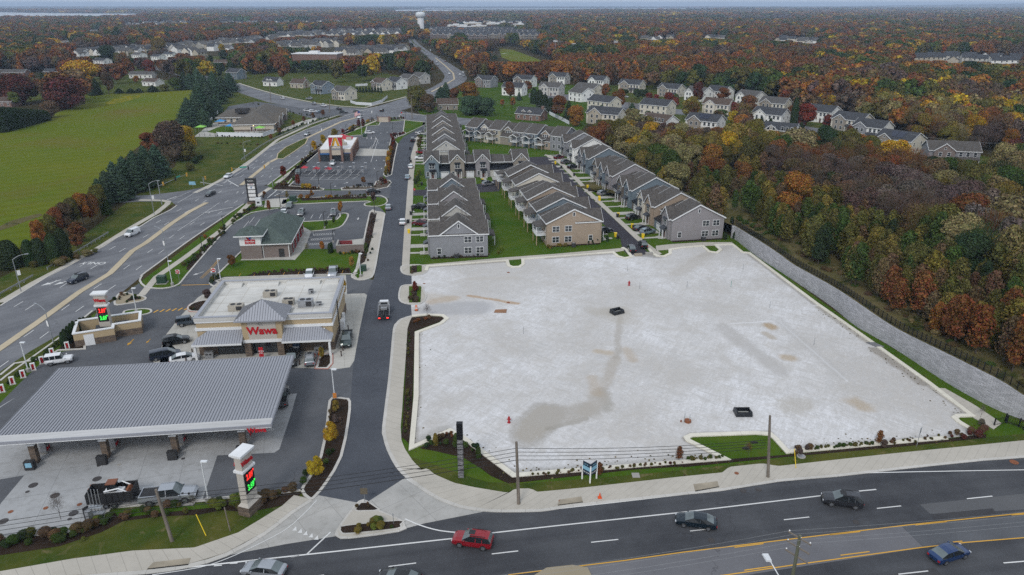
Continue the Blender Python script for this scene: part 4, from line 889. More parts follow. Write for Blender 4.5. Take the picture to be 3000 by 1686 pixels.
def drives(A,u,side,specs,l0,l1,z=.06):
 s=0; b=MB(); nn=Vector((-u.y,u.x,0))*side
 for typ,w,col in specs:
  for (o,ww,la,lb) in (((.5,2.9,l0,l1),) if typ=='R' else ((w*.45,1.2,l0,l1),(w*.45-.8,2.6,l0,l0+2.2))):
   p=A+u*(s+o); a=[p+nn*la,p+u*ww+nn*la,p+u*ww+nn*lb,p+nn*lb]
   b.add([(q.x,q.y,z+.001*(ww>2.5)) for q in a],[(0,1,2,3)])
  s+=w
 u_=b.obj('driveway',M_walkpad); return struct(u_)
drives(W1A,uW,1,[('R' if k%2 else 'A',7.6,'') for k in range(7)],.4,6.6); drives(RA,uR,1,RS,.4,8.4); drives(W2A,uW,1,[('R' if k%2 else 'A',8.6,'') for k in range(10)],.4,6.)
drives(MA,uM,-1,MS,.4,4.5); drives(FA,uF,-1,[('A',5.2,''),('R',3.9,''),('A',5.2,''),('R',3.9,''),('A',5.2,''),('R',5.4,''),('R',3.2,''),('A',5.4,'')],.4,5.5)
b=MB()
for (A,u,l) in ((W1A,Vector((uW.y,-uW.x,0)),14.2),(RA,Vector((uR.y,-uR.x,0)),14.4),(MA-Vector((uM.y,-uM.x,0))*14.2,Vector((uM.y,-uM.x,0)),14.2)):
 n_=Vector((u.y,-u.x,0)); a=[A+n_*.05,A+u*l+n_*.05,A+u*l+n_*1.1,A+n_*1.1]; b.add([(q.x,q.y,.05) for q in a],[(0,1,2,3)])
struct(b.obj('mulch_bed',M_mulch))
def house(label,x,y,rz,w,d,col,roof,He=5.6,rise=2.9,style='cg',frontcol=None,group=None,z=0.,small=False):
 rz=math.radians(rz); u=Vector((math.cos(rz),math.sin(rz),0)); c=P(x,y); o=c-u*w
 r=thing('house',label,'house',(o.x,o.y,z),rz,group)
 Wl,Rf,Tr=MB(),MB(),MB()
 Wl.box(0,0,0,w,d,He); gable(Wl,Rf,Tr,0,w,0,d,He,rise,'x',.35)
 if 'c' in style:
  gw=w*.42; gx=w*.08; fw=MB(); fw.box(gx+.05,-.8,0,gx+gw-.05,.3,He-.03); gable(fw,Rf,Tr,gx,gx+gw,-.8,d*.5,He,gw*.36,'y',.3)
  fw.obj('front_wall',SD[frontcol or col],r)
  put(r,'window',gx+gw*.3,-.82,3.5,0,1.1,1.4); put(r,'window',gx+gw*.7,-.82,3.5,0,1.1,1.4)
  put(r,'window',gx+gw*.3,-.82,.9,0,1.1,1.4); put(r,'window',gx+gw*.7,-.82,.9,0,1.1,1.4); put(r,'window',gx+gw*.5,-.82,He+.5,0,.6,.6,'plain')
  if 'p' in style or 'g' in style:
   b=MB(); b.hexa([(w*.52,0,2.8),(w*.98,0,2.8),(w*.98,-2,2.5),(w*.52,-2,2.5)],[(w*.52,0,3.4),(w*.98,0,3.4),(w*.98,-2,2.62),(w*.52,-2,2.62)]); b.obj('porch_roof',RF[roof],r)
   for px in (w*.54,w*.75,w*.96): b=MB(); b.box(px-.1,-1.9,0,px+.1,-1.7,2.5); b.obj('porch_post',M_trim,r)
  put(r,'door',w*.62,0,.05,0)
  for k in (.62,.76,.9): put(r,'window',w*k,0,3.5,0,1.1,1.5)
  put(r,'window',w*.82,0,.9,0,1.6,1.4)
 elif He>4:
  n=max(3,int(w/3.2))
  for k in range(n):
   xx=w*(k+.5)/n; put(r,'window',xx,0,3.5,0,1.,1.4)
   if k!=n//2: put(r,'window',xx,0,.9,0,1.,1.4)
   else: put(r,'door',xx,0,.05,0)
 else:
  n=max(3,int(w/3.4))
  for k in range(n): put(r,'door' if k==n//2 else 'window',w*(k+.5)/n,0,.05 if k==n//2 else 1.,0,1.1,1.2)
 if 'g' in style: put(r,'garage_door',w*.87,0,.02,0)
 if He>4:
  for yy in (.25,.7): put(r,'window',w,d*yy,3.5,90,.8,1.3)
  put(r,'window',w,d*.5,.9,90,.8,1.3)
 if 'd' in style:
  for k in (.3,.55): gable(Wl,Rf,Tr,w*k-1,w*k+1,.8,d*.5,He+1.2,.8,'y',.2); Wl.box(w*k-.95,.8,He,w*k+.95,3,He+1.2); put(r,'window',w*k,.78,He+.15,0,.8,.9)
 if 'h' in style: b=MB(); b.box(w-1.2,d*.4,He,w+.1,d*.4+1.1,He+rise+1.2); b.box(w+.0,d*.4,0,w+.5,d*.4+1.1,He); b.obj('chimney',M_brick,r)
 if 's' in style:
  b=MB(); k=rise/(d/2)
  for q in range(2): b.hexa([(w*.3+q*3.2,d*.12,He+k*d*.12+.2),(w*.3+3+q*3.2,d*.12,He+k*d*.12+.2),(w*.3+3+q*3.2,d*.42,He+k*d*.42+.2),(w*.3+q*3.2,d*.42,He+k*d*.42+.2)],[(w*.3+q*3.2,d*.12,He+k*d*.12+.27),(w*.3+3+q*3.2,d*.12,He+k*d*.12+.27),(w*.3+3+q*3.2,d*.42,He+k*d*.42+.27),(w*.3+q*3.2,d*.42,He+k*d*.42+.27)])
  b.obj('solar_panel',mat('solar_panel',(.015,.02,.04),.15,.3),r)
 Wl.obj('wall',SD[col],r); Rf.obj('roof',RF[roof],r); Tr.obj('trim',M_trim,r)
 HOUSES.append((o.x+u.x*w/2-u.y*d/2,o.y+u.y*w/2+u.x*d/2,max(w,d)*.75))
 return r
HOUSES=[]
hl=[(1234,222,-12,14,10,'grey','dark','c','brick','brick front house with dark roof behind the orange maple'),
(1312,243,-6,15,9,'white','dark','','','white two storey house with black roof at the head of the striped lawn'),
(1335,221,-10,15,10,'white','dark','c','brick','dark roofed house with brick gable behind the white house'),
(1405,243,-8,15,10,'pale','grey','c','','grey roofed pale house behind the dark cypress trees'),
(1420,213,-10,14,10,'white','dark','c','taupe','small gabled house in front of the young wood'),
(1462,258,-32,12,11,'white','grey','','','white house partly hidden by the corner pines'),
(1492,246,-22,16,11,'cream','grey','','','cream house with long grey roof behind the cypress trees'),
(1517,223,-14,13,10,'white','dark','c','','white house with dark roof and covered porch at the end of the road'),
(1607,235,-14,16,11,'cream','dark','cp','taupe','stone fronted house with porch and wide dark roof'),
(1702,247,-22,15,11,'cream','dark','cp','taupe','dark roofed house with two red street trees before it'),
(1532,284,-28,17,11,'cream','dark','','','long cream house with plain charcoal roof'),
(1552,318,-14,18,11,'cream','dark','c','beige','beige house with round gable window beside the orange maple'),
(1675,294,-20,17,11,'cream','dark','','','cream house with very dark roof by the curved suburban street'),
(1672,326,-30,16,11,'white','brown','c','','white house with brown roof behind yellow trees'),
(1359,306,-8,15,9,'red','dark','dh','','low red brick house with white fence behind the back row'),
(1152,277,8,12,8,'taupe','brown','','','low brown house beside the cluster of pines'),
(1764,257,-32,14,12,'white','grey','cp','','white house with grey porch left of the tall red tree'),
(1817,254,-32,14,12,'white','dark','c','brick','brick fronted house half hidden by an orange tree'),
(1897,268,-32,14,12,'white','grey','c','','pale house with grey roof above the orange trees'),
(1970,288,-22,15,11,'cream','grey','c','taupe','stone faced house with row of upper windows near the wood'),
(1830,291,-14,15,11,'cream','brown','c','','cream house with brown roof in the crook of the street'),
(1962,320,-24,16,11,'white','dark','c','','white house with black roof and small firs before it'),
(1800,338,-18,16,11,'white','dark','cs','taupe','brick gabled dark roofed house behind orange thicket'),
(1997,350,-12,15,10,'white','dark','c','cream','dark roof house almost buried in yellow trees'),
(2086,312,-36,14,12,'white','dark','c','','white house with charcoal roof, first of the four on the court'),
(2162,335,-36,15,13,'cream','dark','cp','taupe','stone fronted house with deep porch on the court'),
(2214,356,-36,14,12,'white','dark','cg','grey','white house with lean-to garage roof on the court'),
(2284,392,-38,15,14,'cream','dark','cs','taupe','large cream house with roof panels, last on the court'),
(2460,419,-7,18,10,'grey','town','cp','brick','brick and grey house alone at the edge of the dark wood'),
(697,218,-16,12,9,'white','dark','d','','white cottage with two roof dormers above the road'),
(763,223,-18,11,9,'beige','brown','h','','small beige house with brick chimney and brown roof'),
(812,238,-34,12,11,'blue','dark','cp','slate','pale blue house with navy front gable'),
(868,254,-34,12,11,'cream','grey','c','taupe','stone and cream house above the walled garden'),
(960,230,-38,11,11,'cream','brown','c','brick','cream house with brown roof beside the row of small firs'),
(998,227,-38,11,11,'white','dark','cg','','white house with garage doors among the four above the junction'),
(1028,218,-38,10,11,'taupe','grey','c','','taupe house third in the line above the junction'),
(1058,213,-38,10,11,'pale','grey','c','taupe','green grey house at the end of the line above the junction'),
(598,201,-28,13,10,'slate','dark','','','dark blue grey house at the top of the pine row'),
]
for (x,y,rz,w,d,col,roof,st,fc,lab) in hl: house(lab,x,y,rz-(0 if x<1190 else 20 if x<2000 else 14 if x<2400 else 6),w,d,col,roof,style=st,frontcol=fc or None,group=None,He=3.4 if ('low ' in lab or 'small beige' in lab or 'cottage' in lab) else 5.6)
for (x,y,rz,w,d,col,roof,lab) in [(383,198,-4,20,8,'white','grey','long white ranch house behind the hedge'),(392,218,-20,13,9,'white','brown','white single storey house by the shrubs at the field end'),(158,190,2,16,8,'brick','dark','brick ranch house with chimney behind the golden tree'),(62,192,0,22,9,'red','grey','long brick ranch house behind the purple tree'),(30,270,-4,12,9,'red','brown','brick house mostly hidden behind the hedge'),(262,168,-25,15,10,'white','dark','white house behind the round green tree'),(352,152,-30,14,10,'white','grey','white house in the trees with pale roof'),(400,157,-30,13,10,'white','dark','tall white house beside the dark red trees'),(328,140,-30,13,10,'pale','grey','pale house deep in the suburb'),(575,165,10,14,10,'red','brown','brick house under the wood beyond the pines'),(205,107,-20,14,10,'white','dark','far white house above the wide green tree'),(240,85,-15,14,10,'white','grey','distant white house between maples'),(165,115,-20,14,10,'white','brown','white gabled house left of the dark tree'),(340,105,-35,16,11,'white','grey','white house with long pale roof'),(435,150,-10,12,9,'white','dark','small white house with white fence behind')]:
 house(lab,x,y,rz,w,d,col,roof,He=3.2 if 'ranch' in lab or 'single' in lab or 'brick house' in lab else 5.6,rise=2.2,style='')
FS=MB(); FCOL=['white','cream','pale','beige']
def farhouse(label,group,p,rz,w,d,col,roof,He=6.,rise=3.5,axis='x',nm='house',cat='house'):
 if p.y>930:
  T_=Matrix.Translation((p.x,p.y,0))@Matrix.Rotation(rz,4,'Z'); A_,B_=MB(),MB(); A_.box(-w/2,-d/2,0,w/2,d/2,He); gable(A_,B_,None,-w/2,w/2,-d/2,d/2,He,rise,axis,.4,.2)
  for q,mi in ((A_,FCOL.index(col)),(B_,5 if roof=='dark' else 4)): FS.add(q.v,q.f,mi,False,T_)
  HOUSES.append((p.x,p.y,max(w,d)*.7)); return
 r=thing(nm,label,cat,(p.x,p.y,0),rz,group); Wl,Rf=MB(),MB(); Wl.box(-w/2,-d/2,0,w/2,d/2,He); gable(Wl,Rf,None,-w/2,w/2,-d/2,d/2,He,rise,axis,.4,.2)
 n=max(2,int(w/4)); b=Wl
 for k in range(n):
  for z_ in (1.,3.8):
   b.box(-w/2+w*(k+.5)/n-.6,-d/2-.06,z_,-w/2+w*(k+.5)/n+.6,-d/2-.01,z_+1.5,1)
 Wl.obj('wall',[SD[col],M_glass],r); Rf.obj('roof',RF[roof],r); HOUSES.append((p.x,p.y,max(w,d)*.7)); return r
rh=random.Random(21)
clusters=[('row of pale far houses beyond the left wood',(690,100),(1015,90),30,3),('pale houses above the car park',(700,128),(850,120),13,3),('grey roofed houses beside the curving highway',(862,146),(1015,138),13,3),('white houses high on the far left',(320,70),(480,60),14,2),('far white houses on the horizon side of the left wood',(540,62),(870,57),24,2),
('cream houses in the far right clearing',(2290,160),(2570,168),7,3),('houses in the narrow far clearing',(1955,108),(2050,116),9,2),('small houses by the sports field wood',(1740,103),(1815,104),7,1),('white houses among distant trees',(1620,108),(1700,104),6,1),('white houses scattered through the left suburb',(190,150),(570,118),24,2),('pale houses above the left suburb',(560,118),(690,108),10,2),('stepped pale terraces beyond the golden tree',(430,128),(505,148),9,1),('tall cream houses beyond the terraces',(520,125),(585,133),5,1),('far town houses near the shopping area',(1150,62),(1320,60),16,2),('far white roofs beyond the water tower',(1000,55),(1150,54),8,1),('specks of houses beyond the right wood',(1800,46),(2200,50),16,1)]
for lab,a,b_,n,rows_ in clusters:
 for i in range(n):
  t=(i+.5)/n; x=a[0]+(b_[0]-a[0])*t; y=a[1]+(b_[1]-a[1])*t
  for rr in range(rows_):
   p=P(x+rh.uniform(-9,9),y-rr*4+rh.uniform(-3.2,2.2)*(1.6 if x>2200 else 1)); far=1.
   if rh.random()<.15: continue
   farhouse(lab+(' with dark roofs' if (i+rr)%2 else ' with grey roofs'),lab,p,math.radians(rh.choice((-35,-25,-15,60,70))),rh.uniform(11,15)*far,10*far,rh.choice(('white','white','cream','pale','beige')),'dark' if (i+rr)%2 or x>2200 else 'grey',6*far**.5,3.5*far)
o=FS.obj('distant_houses',[SD[c_] for c_ in FCOL]+[RF['grey'],RF['dark']]); tag(o,'scatter of pale houses too small to tell apart in the far woods','houses'); o['kind']='stuff'
for i,(x,y,w,rz) in enumerate([(1105+k*46,104+(k%3),36,-25+k*9) for k in range(6)]+[(1120+k*42,96+(k%2),34,30-k*11) for k in range(6)]+[(1100+k*44,88+(k%3),34,-12+k*8) for k in range(5)]):
 p=P(x,y); r=thing('apartment_building',f'long stone and grey apartment block with many gables, {ORD[i]} of the estate','apartment block',(p.x,p.y,0),math.radians(rz),'apartment blocks beyond the wood')
 Wl,Rf,Tr=MB(),MB(),MB(); wn_=Wl; Wl.box(-w/2,0,0,w/2,16,10.5); gable(Wl,Rf,Tr,-w/2,w/2,0,16,10.5,5,'x',.5,.3)
 for k in range(int(w//11)):
  x0=-w/2+2+k*11; gable(Wl,Rf,Tr,x0,x0+6,-1.2,9,10.5,3.2,'y',.4,.25); Wl.box(x0+.1,-1.2,0,x0+5.9,.5,10.5)
  for z_ in (1.2,4.4,7.6):
   for q in (1,3.6,7.2,9.4): wn_.box(x0+q,-1.35 if q<5 else -.1,z_,x0+q+1.3,-1.25 if q<5 else -.02,z_+1.6,1)
 Wl.obj('wall',[SD['taupe'] if i%2 else SD['brick'],M_glass],r); Rf.obj('roof',RF['dark'],r); Tr.obj('trim',M_trim,r)
 HOUSES.append((p.x,p.y,w*.55))
for i,(x,y,w,d,h,c_) in enumerate([(1150,70,50,30,7,'white'),(1205,72,40,30,7,'cream'),(1262,70,45,30,7,'brick'),(1190,65,50,30,8,'cream'),(1240,66,36,25,8,'white'),(880,66,50,30,8,'brick'),(1310,68,40,30,7,'beige'),(1170,75,36,24,7,'beige'),(1290,74,34,24,7,'white')]):
 p=P(x,y); r=thing('shop_building',f'wide flat roofed {CN[c_]} shop building, {ORD[i]} of the far shopping centre','shop',(p.x,p.y,0),.1*(i%3-1),'far shopping centre')
 b=MB(); b.box(-w/2,-d/2,0,w/2,d/2,h); b.obj('wall',SD[c_],r); b=MB(); b.box(-w/2-.5,-d/2-.5,h,w/2+.5,d/2+.5,h+.8); b.box(-w/6,-d/2-1,h-1,w/6,-d/2+2,h+3.5); b.obj('roof',M_trim if i!=2 else M_door,r); HOUSES.append((p.x,p.y,w*.5))
p=P(800,155); r=thing('school_building','flat white roofed brick building in the wood above the houses','brick building',(p.x,p.y,0),-.1)
b=MB(); b.box(-25,-10,0,25,12,8); b.obj('wall',M_brick,r); b=MB(); b.box(-25.5,-10.5,8,25.5,12.5,8.8); b.box(-8,-4,8.8,2,4,11); b.obj('roof',M_trim,r); HOUSES.append((p.x,p.y,30))
def metalroof(name,col,ang,pitch=.45):
 m,nt,b=new_mat(name); MATS[name]=m; tc=nd(nt,'ShaderNodeTexCoord'); mp=nd(nt,'ShaderNodeMapping'); lk(nt,tc.outputs['Object'],mp.inputs[0]); mp.inputs['Rotation'].default_value=(0,0,ang)
 c=mixc(nt,ramp(nt,noi(nt,.3,4),.3,.7),[x*.92 for x in col],[x*1.08 for x in col]); lk(nt,c,b.inputs['Base Color']); b.inputs['Roughness'].default_value=.5; b.inputs['Metallic'].default_value=.15
 return m
M_mroof=metalroof('grey_metal_roof',(.31,.32,.355),0); M_stucco=mat('tan_stucco',(.40,.31,.19),.85,var=.06); M_stuccol=mat('light_stucco',(.42,.39,.35),.85,var=.05)
M_wtrim=mat('white_cornice',(.68,.69,.70),.5,var=.06); M_tpo=mat('white_roof_membrane',(.56,.55,.52),.8,var=.16,scale=.6,fine=.2); M_pvcred=mat('sign_red',(.42,.01,.018),.4,var=.03); M_steelg=mat('galvanised',(.36,.37,.39),.4,.6)
M_hvac=mat('hvac_beige',(.36,.33,.28),.6); M_dark=mat('dark_grille',(.03,.03,.032),.6); M_led_r=mat('led_red',(1,.03,.02),.5,emit=.7,var=0); M_led_g=mat('led_green',(.05,1,.1),.5,emit=.55,var=0); M_navy=mat('navy_panel',(.015,.03,.055),.5); M_ltblue=mat('light_blue_panel',(.22,.42,.55),.5); M_signw=mat('sign_white',(.7,.7,.7),.5,var=.03)
M_seam=mat('roof_seam',(.17,.175,.19),.5); M_lampw=mat('white_pole',(.62,.64,.66),.4,var=.04); M_galv=mat('grey_pole',(.30,.32,.34),.5,.4); M_dbz=mat('dark_bronze_pole',(.025,.024,.025),.5)
ST=thing('convenience_store','tan convenience store with white roof, grey metal porches and red lettering','shop',(-55.3,114.2,0),math.radians(5.7))
SW,SDp,SH=23.3,18.,6.5
b=MB(); b.box(0,0,0,SW,SDp,SH); b.obj('wall',M_stucco,ST)
b=MB()
for (x0,y0,x1,y1) in ((-.12,-.12,SW+.12,-.004),(SW+.004,-.004,SW+.12,SDp+.1),(-.12,-.004,-.004,SDp+.1)):
 b.box(x0,y0,0,x1,y1,1.5)
b.obj('stone_base',M_stone2,ST)
b=MB()
for z0,z1,o in ((4.75,5.25,.22),(6.2,6.5,.14)):
 b.box(-o,-o,z0,SW+o,-.005,z1); b.box(SW+.005,-.005,z0,SW+o,SDp+o,z1); b.box(-o,-.005,z0,-.005,SDp+o,z1)
b.obj('cornice',M_wtrim,ST)
b=MB(); t=.35
for (x0,y0,x1,y1) in ((-.2,-.2,SW+.2,t),(SW-t,t,SW+.2,SDp+.2),(-.2,t,t,SDp+.2),(t,SDp-t,SW-t,SDp+.2)): b.box(x0,y0,SH+.003,x1,y1,SH+.7)
b.obj('parapet',M_tpo,ST)
b=MB()
for (x0,y0,x1,y1) in ((-.25,-.25,SW+.25,t+.05),(SW-t-.05,t+.05,SW+.25,SDp+.25),(-.25,t+.05,t+.05,SDp+.25),(t+.05,SDp-t-.05,SW-t-.05,SDp+.25)): b.box(x0,y0,SH+.703,x1,y1,SH+.8)
b.obj('coping',M_mroof,ST)
b=MB(); b.box(t,t,SH-.02,SW-t,SDp-t,SH+.03)
b.obj('flat_roof',M_tpo,ST)
b=MB()
for x in (2.2,5.5,9,12.5,16,19.5): b.box(x,t+.3,SH+.031,x+.06,SDp-t-.3,SH+.04)
for y in (4,8,12): b.box(t+.3,y,SH+.036,SW-t-.3,y+.06,SH+.045)
b.obj('membrane_seam',mat('membrane_joint',(.36,.32,.26),.8),ST)
def rtu(x,y,w,d,h,m,rz=0):
 b=MB(); b.box(x,y,SH+.05,x+w,y+d,SH+.05+h); o=b.obj('roof_unit',m,ST)
 b=MB(); b.box(x+w*.55,y-.02,SH+.25,x+w*.95,y-.005,SH+h-.1); b.box(x-.02,y+.2,SH+.25,x-.005,y+d-.2,SH+h-.1); b.disc((x+w*.3,y+d*.5,SH+h+.05),(0,0,1),min(w,d)*.3,12,0,.06); b.disc((x+w*.72,y+d*.5,SH+h+.05),(0,0,1),min(w,d)*.3,12,0,.06); b.obj('grille',M_dark,o)
rtu(4.6,3.8,2.6,1.5,1.1,M_hvac); rtu(9.4,10,2.4,1.5,1.1,M_hvac); rtu(13.8,5.6,2.,1.5,1.1,M_hvac); rtu(16.8,4.4,2.6,1.6,1.3,M_steelg); rtu(17.6,11.,.9,.8,.8,M_steelg); rtu(20,4.8,.9,.9,.6,M_steelg)
b=MB()
for a,b_,y in ((1.5,4,15.8),(5,11,15.8),(12.5,19,15.8),(20,22.6,15.8)): b.hexa([(a,y,SH+.03),(b_,y,SH+.03),(b_,y+1.6,SH+.03),(a,y+1.6,SH+.03)],[(a,y+.7,SH+.5),(b_,y+.7,SH+.5),(b_,y+1.6,SH+.5),(a,y+1.6,SH+.5)])
b.obj('roof_cricket',M_tpo,ST)
tx0,tx1=8.1,14.9
b=MB(); b.box(tx0,-1.5,2.9,tx1,3.2,7.3); b.obj('tower',M_stucco,ST)
b=MB(); b.box(tx0+1.,-1.56,3.3,tx1-1.,-1.503,7.25); b.obj('sign_panel',M_stuccol,ST)
b=MB(); b.box(tx0-.1,-1.7,2.75,tx1+.1,-1.3,3.3); b.obj('tower_band',M_wtrim,ST)
for x in (tx0+.05,tx1-1.15):
 b=MB(); b.box(x,-1.5,0,x+1.1,-.4,2.74); b.obj('stone_pillar',M_stone2,ST)
def hiproof(b,x0,x1,y0,y1,z0,ax,ay,az,mi=0): b.add([(x0,y0,z0),(x1,y0,z0),(x1,y1,z0),(x0,y1,z0),(ax,ay,az)],[(0,1,4),(1,2,4),(2,3,4),(3,0,4),(3,2,1,0)],mi)
b=MB(); hiproof(b,tx0-.9,tx1+.9,-2.4,4.1,7.25,(tx0+tx1)/2,.9,9.9)
cxm=(tx0+tx1)/2
def seam(b,p,q,r=.035): b.tube([p,q],r,4,cap=False)
o=b.obj('tower_roof',M_mroof,ST); b=MB()
for k in range(-9,10):
 x=k*.45; hw=4.3
 if abs(x)<hw-.1: t_=1-abs(x)/hw; seam(b,(cxm+x,-2.4,7.28),(cxm+x,-2.4+3.3*t_,7.28+2.65*t_));
 y=.9+x*.75
 if abs(x)<hw-.1: seam(b,(tx1+.9,y,7.28),(tx1+.9-4.3*t_,y,7.28+2.65*t_)); seam(b,(tx0-.9,y,7.28),(tx0-.9+4.3*t_,y,7.28+2.65*t_))
b.obj('roof_seam',M_seam,o); b=MB(); b.box(tx0-.95,-2.47,7.02,tx1+.95,-2.35,7.24); b.box(tx1+.83,-2.35,7.02,tx1+.95,4.1,7.24); b.box(tx0-.95,-2.35,7.02,tx0-.83,4.1,7.24); b.obj('gutter',M_mroof,o)
for (x0,x1,hipl) in ((-.3,tx0,True),(tx1,SW+.1,False)):
 zf,zt,yf=3.35,4.75,-2.9; ins=2.2
 xa=x0+(ins if hipl else 0); xb=x1-(0 if hipl else ins)
 b=MB(); b.add([(x0,yf,zf),(x1,yf,zf),(xb,-.13,zt),(xa,-.13,zt),(x0,-.13,zf),(x1,-.13,zf),(x0,yf,zf-.02),(x1,yf,zf-.02),(x1,-.13,zf-.02),(x0,-.13,zf-.02)],[(0,1,2,3),(0,3,4),(1,5,2),(6,9,8,7)])
 o=b.obj('porch_roof',M_mroof,ST); b=MB(); n=int((x1-x0)/.42)
 for k in range(1,n):
  x=x0+(x1-x0)*k/n; q=min(1,(x-x0)/ins) if hipl else min(1,(x1-x)/ins); seam(b,(x,yf,zf+.03),(x,yf+(2.77)*q,zf+.03+(zt-zf)*q),.03)
 b.obj('roof_seam',M_seam,o)
 b=MB(); b.box(x0,yf-.1,zf-.35,x1,yf+.06,zf-.022); e=x0 if hipl else x1-.16; b.box(e,yf+.06,zf-.35,e+.16,-.13,zf-.022); b.obj('fascia',M_wtrim,ST)
 b=MB(); px=x0+.25 if hipl else x1-.6; b.box(px,yf+.1,0,px+.35,yf+.45,zf-.36); b.obj('porch_post',M_wtrim,ST)
for x0,x1 in ((3.2,tx0+.1),(tx0+1.2,tx1-1.2)):
 o=MB(); o.box(x0,-.2,.05,x1,-.14,2.75); o=o.obj('shopfront_glass',M_glass,ST); b=MB(); n=4
 for k in range(n+1): x=x0+(x1-x0)*k/n; b.box(x-.05,-.25,.03,x+.05,-.205,2.8)
 for z in (.05,1.3,2.7): b.box(x0,-.262,z,x1,-.252,z+.09)
 b.obj('mullion',M_dark,o)
text('lettering','Wawa',1.95,M_pvcred,(cxm,-1.62,4.95),(math.pi/2,0,0),ST,.05,sx=1.,bold=.06)
b=MB(); b.tube([(cxm-.9,-1.6,6.35),(cxm-.5,-1.6,6.1),(cxm,-1.6,5.95),(cxm+.5,-1.6,6.15)],.035,4); b.tube([(cxm-.5,-1.6,6.5),(cxm-.1,-1.6,6.4),(cxm+.1,-1.6,6.05)],.03,4); b.tube([(cxm-.5,-1.6,6.5),(cxm-.4,-1.6,6.15),(cxm,-1.6,5.95)],.03,4); b.obj('goose_emblem',M_steelg,ST)
b=MB()
for k in range(14): b.box(SW+.35,5.2,.6+k*.45,SW+.4,5.8,.65+k*.45)
b.box(SW+.33,5.15,.5,SW+.42,5.22,7.6); b.box(SW+.33,5.78,.5,SW+.42,5.85,7.6); b.obj('ladder',M_dark,ST)
b=MB(); b.box(SW+.13,8,.1,SW+.9,9.2,1.9); b.box(SW+.13,9.6,.1,SW+.7,10.6,1.6); b.box(SW+.13,11,.3,SW+.6,12,2.1); b.obj('meter_cabinet',M_wtrim,ST)
for x in (2.5,19,21.8):
 b=MB(); b.box(x,-.3,4.2,x+.25,-.13,4.4); b.obj('wall_lamp',M_wtrim,ST)
STM=Matrix.Translation((-55.3,114.2,0))@Matrix.Rotation(math.radians(5.7),4,'Z')
def st(x,y,z=0.): return STM@Vector((x,y,z))
bo=MB(); bo.cyl(0,0,0,1.05,.11,8); bo.ell((0,0,1.05),(.11,.11,.06),8,4); bome=bo.mesh('bollard',[mat('brown_bollard',(.06,.04,.035),.5)])
for k in range(13): o=from_mesh('bollard',bome,None,st(.6+k*1.75,-5.6)); tag(o,'dark brown bollard standing along the store front','bollard','bollards round the store')
for k in range(6): o=from_mesh('bollard',bome,None,st(-1.6-k*.0,-4.6+k*1.7)); tag(o,'dark brown bollard at the west side of the store','bollard','bollards west of the store')
for k in range(6): o=from_mesh('bollard',bome,None,st(SW+1.6,-3+k*2.2)); tag(o,'dark brown bollard at the east side of the store','bollard','bollards east of the store')
def boxthing(nm,lab,cat,loc,rz,w,d,h,m,extra=None,group=None):
 r=thing(nm,lab,cat,loc,rz,group); b=MB(); b.box(-w/2,-d/2,0,w/2,d/2,h); b.obj('body',m,r)
 if extra: extra(r)
 return r
rzs=math.radians(5.7)
def binx(r): b=MB(); b.box(-.75,-.42,1.2,.75,.42,1.32); b.obj('lid',M_steelg,r); b=MB(); b.box(-.5,-.41,.75,-.1,-.395,1.0); b.box(.1,-.41,.75,.5,-.395,1.0); b.obj('slot',M_dark,r)
boxthing('litter_bin','grey steel litter bin by the left porch post of the store','litter bin',st(1.9,-1.4),rzs,1.4,.75,1.2,M_steelg,binx)
boxthing('litter_bin','grey steel litter bin under the right end of the store porch','litter bin',st(20.8,-1.4),rzs,1.4,.75,1.2,M_steelg,binx)
def kio(r): text('lettering','order at\nkiosk',.3,M_signw,(0,-.42,1.3),(math.pi/2,0,0),r,.01)
boxthing('kiosk','dark navy kiosk against the stone base of the store','kiosk',st(16.9,-1.),rzs,1.2,.8,2.2,M_navy,kio)
def ban(r): text('lettering','OPEN\n24H',.38,M_signw,(0,-.1,1.5),(math.pi/2,0,0),r,.01)
boxthing('banner','narrow red banner sign standing before the store entrance','banner',st(11.2,-2.9),rzs,.75,.12,2.4,M_pvcred,ban)
M_or=mat('orange_board',(.55,.2,.04),.6)
for x,l in ((5.9,'small orange board on the pavement left of the entrance'),(10.5,'small orange board just before the red banner'),(17.,'small orange board beside the black pickup')): boxthing('sandwich_board',l,'board',st(x,-4.9),rzs,.45,.3,.95,M_or)
CA=thing('fuel_canopy','wide grey ribbed metal canopy on stone pillars over the fuel pumps','fuel canopy',(-32.8,83.9,0),math.radians(7.2))
CWd,CD=35.6,19.8; zN,zF=5.0,5.3
def cz(y): return zN+(zF-zN)*y/CD
b=MB(); b.hexa([(-CWd,1.3,cz(1.3)-.25),(0,1.3,cz(1.3)-.25),(0,CD,cz(CD)-.25),(-CWd,CD,cz(CD)-.25)],[(-CWd,1.3,cz(1.3)),(0,1.3,cz(1.3)),(0,CD,cz(CD)),(-CWd,CD,cz(CD))]); rf=b.obj('roof',M_mroof,CA)
b=MB(); n=84
for k in range(n+1):
 x=-CWd+CWd*k/n; b.hexa([(x-.03,1.3,cz(1.3)+.002),(x+.03,1.3,cz(1.3)+.002),(x+.03,CD,cz(CD)+.002),(x-.03,CD,cz(CD)+.002)],[(x-.03,1.3,cz(1.3)+.09),(x+.03,1.3,cz(1.3)+.09),(x+.03,CD,cz(CD)+.09),(x-.03,CD,cz(CD)+.09)])
b.obj('roof_seam',M_seam,rf)
M_band=mat('dirty_white_band',(.50,.50,.50),.7,var=.14,scale=1.2,fine=.25)
b=MB(); b.hexa([(-CWd,0,zN-.35),(0,0,zN-.35),(0,1.28,zN+.0),(-CWd,1.28,zN+.0)],[(-CWd,0,zN-.1),(0,0,zN-.1),(0,1.28,zN+.1),(-CWd,1.28,zN+.1)]); b.obj('front_band',M_band,CA)
